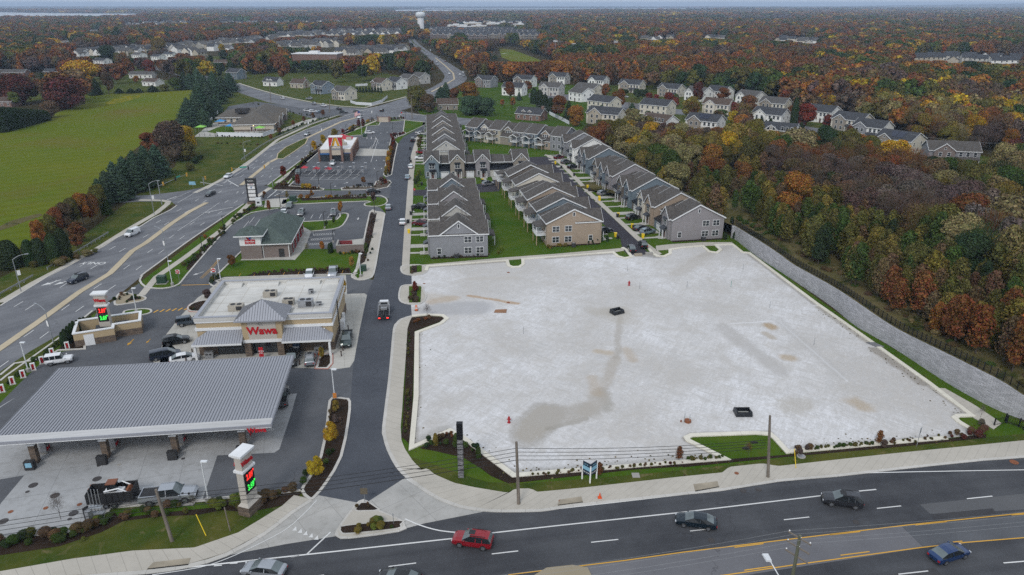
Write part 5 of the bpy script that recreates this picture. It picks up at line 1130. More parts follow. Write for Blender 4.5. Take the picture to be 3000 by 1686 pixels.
b=MB(); b.box(-CWd,-.12,zN-.5,0,-.003,zN-.08); b.box(.003,-.1,zN-.5,.1,1.3,zN+.05); b.hexa([(.003,1.3,cz(1.3)-.5),(.1,1.3,cz(1.3)-.5),(.1,CD,cz(CD)-.5),(.003,CD,cz(CD)-.5)],[(.003,1.3,cz(1.3)+.06),(.1,1.3,cz(1.3)+.06),(.1,CD,cz(CD)+.06),(.003,CD,cz(CD)+.06)]); b.box(-CWd,CD+.003,zF-.5,.1,CD+.1,zF+.06); b.obj('fascia',M_mroof,CA)
b=MB(); b.box(-CWd+.3,.3,zN-.52,-.3,CD-.3,zN-.42); b.obj('soffit',M_wtrim,CA)
b=MB(); b.box(-CWd,-.1,zN-.62,0,.0,zN-.51); b.obj('gutter',M_wtrim,CA)
pumps=[]
for k in range(4):
 x=-4.6-k*9.1
 for y in (2.2,8.8,15.2):
  b=MB(); b.box(x-.4,y-.4,.12,x+.4,y+.4,2.9); pl=b.obj('pillar',M_stone2,CA); b=MB(); b.box(x-.5,y-.5,2.903,x+.5,y+.5,3.1); b.box(x-.25,y-.25,3.1,x+.25,y+.25,zN-.55); b.obj('post',M_wtrim,pl)
 for y in (4.6,6.6) if False else (4.9,12.2): pumps.append((x,y))
CAM_=Matrix.Translation((-32.8,83.9,0))@Matrix.Rotation(math.radians(7.2),4,'Z')
text('lettering','Wawa',.95,M_pvcred,(-1.9,-.3,zN-.75),(math.pi/2,0,0),CA,.05,bold=.03); text('gas_lettering','Gas',.7,M_steelg,(-.1,-.3,zN-.75),(math.pi/2,0,0),CA,.04)
pr=None
for i,(x,y) in enumerate(pumps):
 lab=f"grey fuel pump with red trim, {'front' if y<8 else 'rear'} one on the {ORD[3-i//2]} island from the west"
 q=CAM_@Vector((x,y,0))
 if pr is None:
  r=thing('fuel_pump',lab,'fuel pump',tuple(q),math.radians(6.5),'fuel pumps'); b=MB(); b.box(-.5,-.9,0,.5,.9,.14); b.obj('plinth',M_kerb,r)
  b=MB(); b.box(-.38,-.6,.143,.38,.6,2.1); b.obj('body',M_steelg,r); b=MB(); b.box(-.41,-.63,1.9,.41,.63,2.3); b.obj('top',M_dark,r)
  b=MB(); b.box(-.395,-.5,.3,-.382,.5,.8); b.box(.382,-.5,.3,.395,.5,.8); b.box(-.42,-.64,1.84,.42,.64,1.897); b.obj('red_trim',M_pvcred,r)
  for s_ in (-1,1):
   b=MB(); b.box(s_*.40-.01,-.3,1.2,s_*.40+.01,.3,1.7); b.obj('screen',M_dark,r); b=MB(); b.tube([(s_*.42,.5,1.4),(s_*.6,.5,.7),(s_*.55,.3,.3),(s_*.42,.1,.9)],.03,5); b.obj('hose',M_dark,r)
  pr=r
 else: clone(pr,q,math.radians(6.5),lab,'fuel pumps')
for k,dark in enumerate((False,True,True,False)):
 q=CAM_@Vector((-4.6-k*9.1,.6,0))
 boxthing('bin_unit',f"{'dark waste bin' if dark else 'ad topped bin'} in front of the {ORD[3-k]} canopy pillar from the west",'bin',tuple(q),math.radians(6.5),1.2,.7,1.35,M_dark,(None if dark else (lambda r:(lambda b:(b.box(-.4,-.37,.5,.4,-.352,1.2),b.obj('poster',M_ltblue,r)))(MB()))))
EN=thing('enclosure','tan and stone walled waste enclosure with white copings beside the price sign','enclosure',(-79.3,117.2,0),math.radians(24))
b=MB(); b.box(0,0,0,6.6,.3,1.3); b.box(0,.3,0,.3,6.2,1.3); b.box(6.3,.3,0,6.6,2.,1.3); b.box(6.6,1.7,0,11.,2.,1.3); b.box(10.7,2.,0,11.,6.2,1.3); b.obj('stone_base',M_stone2,EN)
b=MB(); b.box(0,0,1.303,6.6,.3,2.6); b.box(0,.3,1.303,.3,6.2,2.6); b.box(6.3,.3,1.303,6.6,2.,2.6); b.box(6.6,1.7,1.303,11,2.,2.6); b.box(10.7,2,1.303,11,6.2,2.6); b.box(0,6.2,0,11,6.5,2.6); b.obj('wall',M_stucco,EN)
b=MB(); b.box(-.1,-.1,2.603,6.7,.4,2.8); b.box(-.1,.4,2.603,.4,6.1,2.8); b.box(6.2,.4,2.603,6.7,1.6,2.8); b.box(6.2,1.6,2.603,11.1,2.1,2.8); b.box(10.6,2.1,2.603,11.1,6.1,2.8); b.box(-.1,6.1,2.603,11.1,6.6,2.8); b.obj('coping',M_wtrim,EN)
b=MB(); b.box(1.6,-.06,.02,3.2,-.01,2.2); b.obj('door',M_wtrim,EN)
for (x,y,l) in ((4.4,3.4,'brown lidded dumpster at the left inside the enclosure'),(7.6,3.8,'brown lidded dumpster at the right inside the enclosure')):
 q=Matrix.Translation((-79.3,117.2,0))@Matrix.Rotation(math.radians(24),4,'Z')@Vector((x,y,0)); r=thing('dumpster',l,'dumpster',tuple(q),math.radians(24)); b=MB(); b.hexa([(-1,-.8,.1),(1,-.8,.1),(1,.8,.1),(-1,.8,.1)],[(-1.15,-1,1.6),(1.15,-1,1.6),(1.15,1,1.9),(-1.15,1,1.9)]); b.obj('body',mat('dumpster_brown',(.09,.07,.065),.6),r); b=MB(); b.hexa([(-1.15,-1,1.61),(1.15,-1,1.61),(1.15,1,1.91),(-1.15,1,1.91)],[(-1.15,-1,1.68),(1.15,-1,1.68),(1.15,1,2.0),(-1.15,1,2.0)]); b.obj('lid',M_dark,r)
def pylon(lab,loc,rz,w=1.95,d=.95,h=8.6):
 r=thing('price_sign',lab,'price sign',loc,rz); b=MB(); b.box(-w/2-.35,-d/2-.35,0,w/2+.35,d/2+.35,1.3); b.obj('stone_base',M_stone2,r)
 b=MB(); b.hexa([(-w/2-.3,-d/2-.3,1.3),(w/2+.3,-d/2-.3,1.3),(w/2+.3,d/2+.3,1.3),(-w/2-.3,d/2+.3,1.3)],[(-w/2,-d/2,1.7),(w/2,-d/2,1.7),(w/2,d/2,1.7),(-w/2,d/2,1.7)]); b.box(-w/2,-d/2,1.7,w/2,d/2,h-.5); b.obj('column',M_stuccol,r)
 b=MB(); b.box(-w/2-.2,-d/2-.2,h-2.6,w/2+.2,d/2+.2,h-2.3); b.box(-w/2-.15,-d/2-.15,h-.5,w/2+.15,d/2+.15,h-.25); b.box(-w/2-.35,-d/2-.35,h-.25,w/2+.35,d/2+.35,h); b.obj('cornice',M_wtrim,r)
 for s_ in (-1,1):
  rz_=0 if s_<0 else math.pi
  text('lettering','Wawa',.84,M_pvcred,(0,s_*(d/2+.05),h-1.45),(math.pi/2,0,rz_),r,.05,bold=.04,sx=.92)
  for z0,mm,tx in ((h-4.2,M_led_r,'2.89'),(h-5.65,M_led_g,'3.69')):
   b=MB(); y0,y1=(-d/2-.08,-d/2-.01) if s_<0 else (d/2+.01,d/2+.08); b.box(-w/2+.1,y0,z0-.02,w/2-.1,y1,z0+1.36); o=b.obj('price_panel',M_black,r)
   text('digits',tx,1.1,mm,(-.2*(-s_) if False else 0,s_*(d/2+.1),z0+.68),(math.pi/2,0,rz_),r,.01,bold=.045,sx=.62); text('small_digit','9',.5,mm,(-s_*.72,s_*(d/2+.1),z0+1.05),(math.pi/2,0,rz_),r,.01,bold=.03)
 return r
pylon('tall price sign with red and green digits beside the highway',tuple(P(273,842)),math.radians(8))
pylon('tall price sign with red and green digits on the grass by the corner',tuple(P(632,1283)),math.radians(72),h=8.7)
v=lambda x,y:(601.1+.15*x,429.3+.15*y)
OC=thing('oil_change_shop','brick oil change shop with green shingle roof and white corner tower','shop',(-65.2,166.3,0),math.radians(7)); w_,d_=10.6,21.5
b=MB(); b.box(0,0,0,w_,d_,3.7); b.obj('wall',M_brickb,OC)
b=MB(); e=.6; z0=3.7; hs=w_/2+e; b.add([(-e,-e,z0),(w_+e,-e,z0),(w_+e,d_+e,z0),(-e,d_+e,z0),(w_/2,hs-e,z0+3.1),(w_/2,d_+e-hs+2,z0+3.1)],[(0,1,4),(1,2,5,4),(2,3,5),(3,0,4,5),(3,2,1,0)]); b.obj('roof',RF['green'],OC)
b=MB(); b.box(-e-.08,-e-.08,z0-.22,w_+e+.08,-e,z0-.01); b.box(w_+e,-e,z0-.22,w_+e+.08,d_+e,z0-.01); b.box(-e-.08,-e,z0-.22,-e,d_+e,z0-.01); b.obj('gutter',M_wtrim,OC)
b=MB(); b.box(w_-.3,-.15,0,w_-.15,-.02,3.5); b.box(4.2,-.15,0,4.35,-.02,3.5); b.obj('downpipe',M_wtrim,OC)
b=MB(); b.box(-.9,-.6,0,4.,3.6,3.5); b.obj('tower_base',M_brickb,OC)
b=MB(); b.box(-.95,-.65,3.503,4.05,3.65,6.2); b.obj('tower',M_signw,OC); b=MB(); hiproof(b,-1.9,5.,-1.6,4.6,6.15,1.55,1.5,8.0); b.obj('tower_roof',RF['green'],OC)
b=MB(); b.box(-1.97,-1.68,5.95,5.07,-1.6,6.2); b.box(5.,-1.6,5.95,5.07,4.6,6.2); b.obj('tower_gutter',M_wtrim,OC)
b=MB(); b.box(.35,-.75,3.9,2.75,-.66,5.0); b.obj('sign_board',M_pvcred,OC)
b=MB(); b.hexa([(.5,-.8,5.8),(1.05,-.8,5.8),(1.65,-.8,4.85),(1.3,-.8,4.85)],[(.5,-.72,5.8),(1.05,-.72,5.8),(1.65,-.72,4.85),(1.3,-.72,4.85)],0); b.hexa([(1.5,-.81,5.8),(2.1,-.81,5.8),(1.72,-.81,5.0),(1.35,-.81,5.2)],[(1.5,-.73,5.8),(2.1,-.73,5.8),(1.72,-.73,5.0),(1.35,-.73,5.2)],1); b.obj('v_emblem',[M_pvcred,mat('sign_blue',(.02,.12,.42),.4)],OC)
text('lettering','Valvoline',.58,M_signw,(1.55,-.77,4.55),(math.pi/2,0,0),OC,.01,bold=.01); text('small_lettering','INSTANT OIL CHANGE',.2,M_signw,(1.55,-.77,4.12),(math.pi/2,0,0),OC,.01)
for k in range(4):
 y=3.6+k*4.6; b=MB(); b.box(w_+.01,y,0,w_+.05,y+3.2,3.1); o=b.obj('bay_door',M_glass,OC); b=MB(); b.box(w_+.06,y-.15,0,w_+.16,y+.02,3.2); b.box(w_+.06,y+3.18,0,w_+.16,y+3.35,3.2); b.box(w_+.06,y+.02,3.1,w_+.16,y+3.18,3.25); b.obj('frame',M_pvcred,o)
b=MB(); b.box(7.9,-.06,0,9.2,-.01,2.2); b.obj('door',M_dark,OC)
DY=thing('enclosure','low brick yard with red gate beside the drive road','enclosure',tuple(P(847,637)),math.radians(7))
b=MB(); b.box(0,0,0,6.8,.25,1.9); b.box(0,.25,0,.25,4.6,1.9); b.box(6.55,.25,0,6.8,4.6,1.9); b.obj('wall',M_brickb,DY); b=MB(); b.box(-.08,-.08,1.903,6.88,.33,2.05); b.box(-.08,.33,1.903,.33,4.6,2.05); b.box(6.47,.33,1.903,6.88,4.6,2.05); b.obj('coping',M_kerb,DY); b=MB(); b.box(.4,4.3,.1,3.6,4.45,1.8); b.obj('gate',mat('gate_red',(.20,.03,.035),.6),DY)
w2=lambda x,y:(772.8+.1334*x,257.6+.1334*y)
RA_=math.radians(6); RQ=P(*w2(240,1120)); RR=thing('restaurant','flat roofed brick restaurant with red and gold tower at one end','restaurant',tuple(RQ),RA_)
rw,rd=12.5,27.; M_cream=mat('cream_band',(.46,.40,.33),.8); M_gold=mat('gold_paint',(.62,.33,.02),.5); M_rb=mat('sign_blue2',(.03,.10,.25),.5); M_roofred=mat('bright_red_roof',(.40,.02,.035),.5)
b=MB(); b.box(0,0,0,rw,rd,3.2); b.obj('wall',M_brick,RR); b=MB(); b.box(-.05,-.05,3.203,rw+.05,rd+.05,4.7); b.obj('upper_wall',M_cream,RR)
b=MB(); b.box(.25,.25,4.703,rw-.25,rd-.25,4.76); b.obj('flat_roof',mat('bright_membrane',(.70,.70,.70),.7),RR)
b=MB(); b.box(-.1,-.1,3.05,rw+.1,-.06,3.35); b.box(rw+.06,-.1,3.05,rw+.1,rd+.1,3.35); b.obj('blue_band',M_rb,RR)
b=MB()
for k in range(8): b.box(rw+.11,k*3.6,0,rw+.5,k*3.6+.6,5.1)
for x in (-.3,rw-.1): b.box(x,-.55,0,x+.6,-.11,5.0)
b.obj('brick_pier',M_brick,RR)
for (x,y) in ((8,8),(6,15),(8.5,20)): b=MB(); b.box(x,y,4.77,x+2,y+2,5.8); b.obj('roof_unit',M_hvac,RR)
for x in (4.2,8.6): b=MB(); b.box(x,-1.2,0,x+.8,-.4,6.2); b.obj('tower_pier',M_brick,RR)
b=MB(); b.box(4.5,-1.0,2.6,9.1,2.,5.6); b.obj('tower',M_cream,RR); b=MB(); b.box(5.,-1.06,4.6,8.6,-1.01,5.3); b.obj('sign_panel',M_steelg,RR)
def trap(b,y0,y1,mi=0):
 b.hexa([(4.2,y0,6.2),(5.0,y0,6.2),(6.1,y0,9.6),(4.2,y0,9.6)],[(4.2,y1,6.2),(5.0,y1,6.2),(6.1,y1,9.6),(4.2,y1,9.6)],mi); b.hexa([(8.6,y0,6.2),(9.4,y0,6.2),(9.4,y0,9.6),(7.5,y0,9.6)],[(8.6,y1,6.2),(9.4,y1,6.2),(9.4,y1,9.6),(7.5,y1,9.6)],mi)
b=MB(); trap(b,-1.2,-.9); b.obj('red_panel',M_roofred,RR); b=MB(); b.hexa([(5.1,-.85,6.2),(8.5,-.85,6.2),(7.4,-.85,9.4),(6.2,-.85,9.4)],[(5.1,-.6,6.2),(8.5,-.6,6.2),(7.4,-.6,9.4),(6.2,-.6,9.4)]); b.box(9.0,-.8,6.2,9.2,2.2,9.5); b.obj('gold_panel',M_gold,RR)
b=MB(); b.box(4.1,-1.25,9.6,9.5,2.3,9.85); b.tube([(5.0,-1.25,6.2),(6.15,-1.25,9.55)],.12,4); b.tube([(8.6,-1.25,6.2),(7.45,-1.25,9.55)],.12,4); b.box(4.3,-.5,5.603,9.3,2.,6.2); b.hexa([(6.2,-.95,6.2),(7.4,-.95,6.2),(6.9,-.95,8.2),(6.7,-.95,8.2)],[(6.2,-.88,6.2),(7.4,-.88,6.2),(6.9,-.88,8.2),(6.7,-.88,8.2)]); b.obj('tower_cap',M_wtrim,RR)
for (x0,x1) in ((.6,3.8),(5.2,8.4),(9.6,11.8)):
 b=MB(); b.box(x0,-.16,.05,x1,-.11,2.9); b.obj('shopfront_glass',M_glass,RR)
b=MB(); b.box(.3,-.5,2.7,4,-.17,3.3); b.obj('awning',M_rb,RR); b=MB(); hiproof(b,2,11,rd-5,rd+1,4.7,6.5,rd-2,6.6); b.obj('rear_roof',M_roofred,RR)
z1=lambda x,y:(343.5+.2*x,171.7+.2*y)
DA=math.radians(9); DC=thing('daycare_building','large low daycare building with hipped taupe roof and brick gables','daycare',tuple(P(588.5,331.7)),DA)
b=MB(); b.box(0,0,0,19.,52,3.4); b.box(-13,26,0,0.05,52,3.4); b.obj('wall',mat('cream_wall',(.46,.41,.34),.8),DC)
b=MB(); e=.8; b.add([(-e,-e,3.4),(19+e,-e,3.4),(19+e,52+e,3.4),(-e,52+e,3.4),(9.5,10,8.),(9.5,43,8.)],[(0,1,4),(1,2,5,4),(2,3,5),(3,0,4,5),(3,2,1,0)]); b.add([(-13-e,26-e,3.42),(5,26-e,3.42),(5,52+e,3.42),(-13-e,52+e,3.42),(-5,38,6.6),(5,38,6.6)],[(0,1,5,4),(1,2,5),(2,3,4,5),(3,0,4),(3,2,1,0)])
for y in (6.,17,34): gable(None,b,None,13,20.6,y,y+6,3.4,2.4,'x',.4)
b.obj('roof',RF['care'],DC)
b=MB()
for y in (6.,17,34): b.hexa([(19.02,y,0),(19.02,y+6,0),(19.02,y+6,3.4),(19.02,y+3,5.7),(19.02,y,3.4)],[(20.6,y,0),(20.6,y+6,0),(20.6,y+6,3.4),(20.6,y+3,5.7),(20.6,y,3.4)])
b.obj('gable_wall',M_brickb,DC)
b=MB();
for y in (6.,17,34):
 for sg in (-1,1): b.hexa([(21.02,y+3+sg*3.4,3.05),(21.08,y+3+sg*3.4,3.05),(21.08,y+3,5.7),(21.02,y+3,5.7)],[(21.02,y+3+sg*3.4,3.4),(21.08,y+3+sg*3.4,3.4),(21.08,y+3,6.05),(21.02,y+3,6.05)])
b.box(-.85,-.9,3.15,19.85,-.81,3.39); b.box(-13.85,25.1,3.15,-.9,25.19,3.4); b.box(19.81,-.8,3.15,19.9,52,3.39); b.obj('trim',M_wtrim,DC)
b=MB(); b.box(0,-.06,0,19,-.01,.8); b.box(-13,25.94,0,0,25.99,.8); b.obj('stone_base',M_stone2,DC)
for (x,y,rz) in [(8.5,-.02,0),(10.2,-.02,0)]: put(DC,'door',x,y-.05,.05,rz)
for x in (-9,-6,-3): put(DC,'window',x,25.97,1.,0,1.2,1.4)
for y in (2,4.5,8,10,13.5,15,19,21,25,28,31,36,38): put(DC,'window',19.02 if not any(a<=y<=a+6 for a in (6,17,34)) else 20.62,y,.9,90,1.1,1.6)
b=MB(); b.box(-4,28,5.2,2.5,29,7.4); b.box(-4,34,5.2,2.5,34.3,7.0); b.obj('roof_screen',M_dark,DC); b=MB(); b.box(-3,29.5,5.,1.5,33,6.4); b.obj('roof_unit',M_steelg,DC)
M_lampon=mat('warm_lamp',(1.,.72,.35),.5,emit=3.,var=0)
for (x,y) in ((19.1,5.),(19.1,13),(19.1,24),(19.1,30),(19.1,43),(9.4,-.1)): b=MB(); b.box(x,y-.1,2.5,x+.2,y+.15,2.8); b.obj('wall_lamp',M_lampon,DC)
def fence_run(lab,pts,h,m,cat='fence',name='fence',solid=True,step=2.4,th=.08,gaps=None):
 w=[P(*q) if len(q)==2 else Vector(q) for q in pts]; r=thing(name,lab,cat,tuple(w[0])); b=MB(); ps=MB()
 for i in range(len(w)-1):
  a,c=w[i]-w[0],w[i+1]-w[0]; L=(c-a).length; d=(c-a).normalized(); nn=Vector((-d.y,d.x,0))*th/2
  if solid: b.hexa([a+nn,c+nn,c-nn,a-nn],[q+Vector((0,0,h)) for q in (a+nn,c+nn,c-nn,a-nn)])
  else:
   for z in (h*.15,h*.95): b.tube([a+Vector((0,0,z)),c+Vector((0,0,z))],.035,4,cap=False)
   for k in range(int(L/.3)): q=a+d*(k*.3); b.tube([q,q+Vector((0,0,h))],.015,3,cap=False)
  k=0
  while k*step<L: q=a+d*min(L,k*step); ps.box(q.x-.07,q.y-.07,0,q.x+.07,q.y+.07,h+.12); k+=1
 b.obj('panel',m,r); ps.obj('post',m,r); return r
M_vinyl=mat('white_vinyl',(.62,.64,.68),.5,var=.04)
fence_run('white vinyl fence round the daycare playground',[(546.5,342.7),(661.5,345),(689.5,334)],1.8,M_vinyl)
fence_run('white vinyl fence behind the playground by the pines',[(526,312),(549,287)],1.8,M_vinyl)
fence_run('thin black fence at the open end of the playground',[(489,344),(546,343),(690,334),(735,322)],1.2,M_fence,solid=False)
fence_run('curving white vinyl fence round the walled pool garden',[(882,259),(896,264),(935,266.5),(962,258),(975,247)],1.7,M_vinyl)
fence_run('white vinyl fence between the cream houses and small firs',[(895,218),(925,216)],1.7,M_vinyl)
fence_run('long white fence running back beside the brick house',[(1382,289),(1405,300),(1432,314)],1.8,M_vinyl)
fence_run('grey slatted fence with gate at the pavement end',[(2500,1072),(2532,1065),(2562,1075),(2576,1083),(2640,1100)],1.2,M_fence,solid=False)
fence_run('black handrail fence at the end of the corner pavement',[(2528,1061),(2576,1078),(2650,1102)],1.3,M_fence,solid=False,step=1.8)
def guardrail(lab,pts):
 w=[P(*q) for q in smooth(pts,3)]; r=thing('guard_rail',lab,'guard rail',tuple(w[0])); b=MB(); ps=MB()
 for i in range(len(w)-1):
  a,c=w[i]-w[0],w[i+1]-w[0]; d=(c-a).normalized(); nn=Vector((-d.y,d.x,0))*.05
  b.hexa([a+nn+Vector((0,0,.45)),c+nn+Vector((0,0,.45)),c-nn+Vector((0,0,.45)),a-nn+Vector((0,0,.45))],[a+nn+Vector((0,0,.8)),c+nn+Vector((0,0,.8)),c-nn+Vector((0,0,.8)),a-nn+Vector((0,0,.8))])
  for k in range(max(1,int((c-a).length/2.))): q=a+d*k*2.; ps.box(q.x-.07,q.y-.07,0,q.x+.07,q.y+.07,.75)
 b.obj('rail',M_steelg,r); ps.obj('post',M_galv,r)
guardrail('steel guard rail beside the footpath, the longer straight piece',[(120,680),(190,640),(274,590)])
guardrail('steel guard rail beside the footpath at the lower end of the highway',[(-40,765),(0,746),(85,699)])
guardrail('long steel guard rail between the daycare and the highway',[(608,405),(660,368),(720,338),(800,308),(866,287)])
def pshade(lab,x,y,m):
 p=P(x,y); r=thing('shade_canopy',lab,'shade canopy',tuple(p)); b=MB(); hiproof(b,-2.2,2.2,-2.2,2.2,2.6,0,0,3.5); b.obj('canopy',m,r)
 for sx in (-2,2):
  for sy in (-2,2): b=MB(); b.cyl(sx,sy,0,2.6,.06,6); b.obj('post',M_steelg,r)
M_lime=mat('lime_fabric',(.22,.50,.08),.7); M_pblue=mat('play_blue',(.02,.22,.5),.5)
pshade('lime green shade canopy at the open corner of the playground',507,333,M_lime); pshade('lime green shade canopy against the daycare wall',655,335,M_lime); pshade('blue roofed play tower in the playground',556,318,M_pblue); pshade('lower blue play shelter near the white fence',582,330,M_pblue)
r=thing('tenant_sign','tall black framed tenant sign with white panels on the corner','sign',tuple(P(638,513)),math.radians(6)); h=8.
b=MB()
for sx in (-1.5,1.25): b.box(sx,-.5,0,sx+.25,.5,h)
b.box(-1.6,-.55,h-1.4,1.6,.55,h+.1)
for z in (1.,2.2,3.4,4.6,5.8): b.box(-1.7,-.45,z,1.7,.45,z+.08)
b.obj('frame',M_dark,r)
for z in (1.1,2.3,3.5,4.7,5.85): b=MB(); b.box(-1.1,-.3,z,1.1,.3,z+.95); b.obj('panel',M_signw,r)
b=MB(); b.box(-1.7,-.7,0,1.7,.7,.8); b.obj('stone_base',M_stone2,r)
for s_,rr in ((-1,0),(1,math.pi)):
 text('lettering','Wawa',.5,M_pvcred,(0,s_*.33,5.5-.0+.8),(math.pi/2,0,rr),r,.01); text('v_emblem','V',.8,M_rb,(0,s_*.33,5.15),(math.pi/2,0,rr),r,.01,bold=.04); text('top_lettering','Severn Run\nPlaza' if 0 else 'PLAZA',.6,M_signw,(0,s_*.58,h-.65),(math.pi/2,0,rr),r,.01)
r=thing('blank_pylon','tall narrow black and grey stone pylon on the corner lawn','pylon sign',tuple(P(1160,1200)),0); b=MB(); b.box(-.36,-.28,0,.36,.28,5.9)
b.obj('stone_column',brickm('grey_ledger',(.30,.30,.31),(.10,.10,.11),(.04,.04,.04),.5,.16),r); b=MB(); b.box(-.4,-.32,5.9,.4,.32,8.3); b.obj('black_top',M_fence,r)
for z in (1.2,2.,2.8,3.6,4.4,5.2): b=MB(); b.box(-.4,-.32,z,.4,.32,z+.09); b.obj('metal_strap',M_fence,r)
r=thing('sale_board','two navy and light blue sale boards joined in a V on white posts','sale board',tuple(P(1484,1216)),0)
bp=[Vector((0,0,0)),Vector((-.95,.9,0)),Vector((.95,1.,0))]
for q in bp: b=MB(); b.box(q.x-.09,q.y-.09,0,q.x+.09,q.y+.09,2.9 if q.y else 2.6); b.obj('post',M_signw,r)
for q in bp[1:]:
 d=q.normalized(); nn=Vector((-d.y,d.x,0))*.04;
 if nn.y>0: nn=-nn
 def quad(z0,z1,m,nm,o=0.,t0=0.,t1=1.):
  b=MB(); a=q*t0; c=q*t1; b.hexa([a+nn*(1+o)+Vector((0,0,z0)),c+nn*(1+o)+Vector((0,0,z0)),c-nn+Vector((0,0,z0)),a-nn+Vector((0,0,z0))],[a+nn*(1+o)+Vector((0,0,z1)),c+nn*(1+o)+Vector((0,0,z1)),c-nn+Vector((0,0,z1)),a-nn+Vector((0,0,z1))]); b.obj(nm,m,r)
 quad(1.1,2.9,M_navy,'board'); quad(1.75,2.3,M_ltblue,'blue_band',.5)
 ang_=math.atan2(d.y,d.x)+(math.pi if d.x<0 else 0); c=q*.5+nn*1.9
 text('lettering','FOR LEASE',.2,M_signw,(c.x,c.y,1.42),(math.pi/2,0,ang_),r,.01); text('small_lettering','RETAIL',.2,M_ltblue,(c.x,c.y,2.6),(math.pi/2,0,ang_),r,.01)
r=thing('water_tower','white water tower with fluted stem above the distant wood','water tower',(-215,1800,0)); k=.62
b=MB(); b.cyl(0,0,0,31,7.6,20); b.obj('stem',M_wtrim,r); b=MB(); vs=[];fs=[]; prof=[(7.6,29),(10.,30.5),(11.4,33),(11.6,36),(11.2,38.5),(9,40.8),(5,42),(0.1,42.4)]
for rr,z in prof:
 for i in range(28): a=2*math.pi*i/28; vs.append((rr*math.cos(a),rr*math.sin(a),z))
for j in range(len(prof)-1):
 for i in range(28): fs.append((j*28+i,j*28+(i+1)%28,(j+1)*28+(i+1)%28,(j+1)*28+i))
b.add(vs,fs,0,True); b.obj('tank',mat('pale_tank',(.55,.58,.60),.5),r); HOUSES.append((-215,1800,10))
M_tyre=mat('tyre',(.015,.015,.016),.85); M_rim=mat('alloy_rim',(.35,.36,.38),.3,.8); M_carglass=mat('car_glass',(.012,.015,.018),.12,var=.1,spec=.45); M_head=mat('headlight_lens',(.55,.57,.6),.15,.2); M_tail=mat('tail_light_lens',(.35,.01,.01),.25); M_plast=mat('black_plastic',(.02,.02,.022),.6)
M_tailon=mat('lit_tail_light',(1.,.04,.03),.4,emit=1.6,var=0)
PAINT={k:mat('paint_'+k,v,.28,me,coat=.6,var=.02) for k,(v,me) in dict(red=((.27,.008,.016),.3),silver=((.36,.38,.41),.55),darknavy=((.008,.018,.028),.4),graphite=((.035,.037,.044),.5),blue=((.012,.04,.13),.4),black=((.008,.009,.011),.3),white=((.66,.67,.69),.0),grey=((.12,.125,.135),.5),slateblue=((.05,.07,.095),.4),lightblue=((.24,.31,.37),.4),greengrey=((.13,.15,.145),.5),maroon=((.13,.012,.02),.3),darkgreen=((.012,.03,.03),.4),navy=((.02,.028,.05),.4)).items()}
def loft(st,b,g,W):
 rings=[]
 for (x,zb,zl,zt,w,wt,k) in st:
  rings.append([(x,w*.9,zb),(x,w,zb+.2),(x,w*1.0,(zb+zl)/2+.05),(x,w*.965,zl),(x,wt,zt-.03),(x,wt*.55,zt+.02)])
 def full(r): return r+[(p[0],-p[1],p[2]) for p in r[::-1]]
 F=[full(r) for r in rings]; n=12
 for i in range(len(F)-1):
  k=st[i][6]; vs=F[i]+F[i+1]
  for j in range(n):
   a,c=j,(j+1)%n; f=(a,c,n+c,n+a)
   side=j in (3,7); top=j in (4,5,6)
   gl=(side and k in 'wrb') or (top and k in 'wb')
   (g if gl else b).add([vs[q] for q in f],[(0,1,2,3)],1 if gl and top else 0,False)
 for e,s in ((F[0],1),(F[-1],-1)): b.add(e,[tuple(range(n))[::s]])
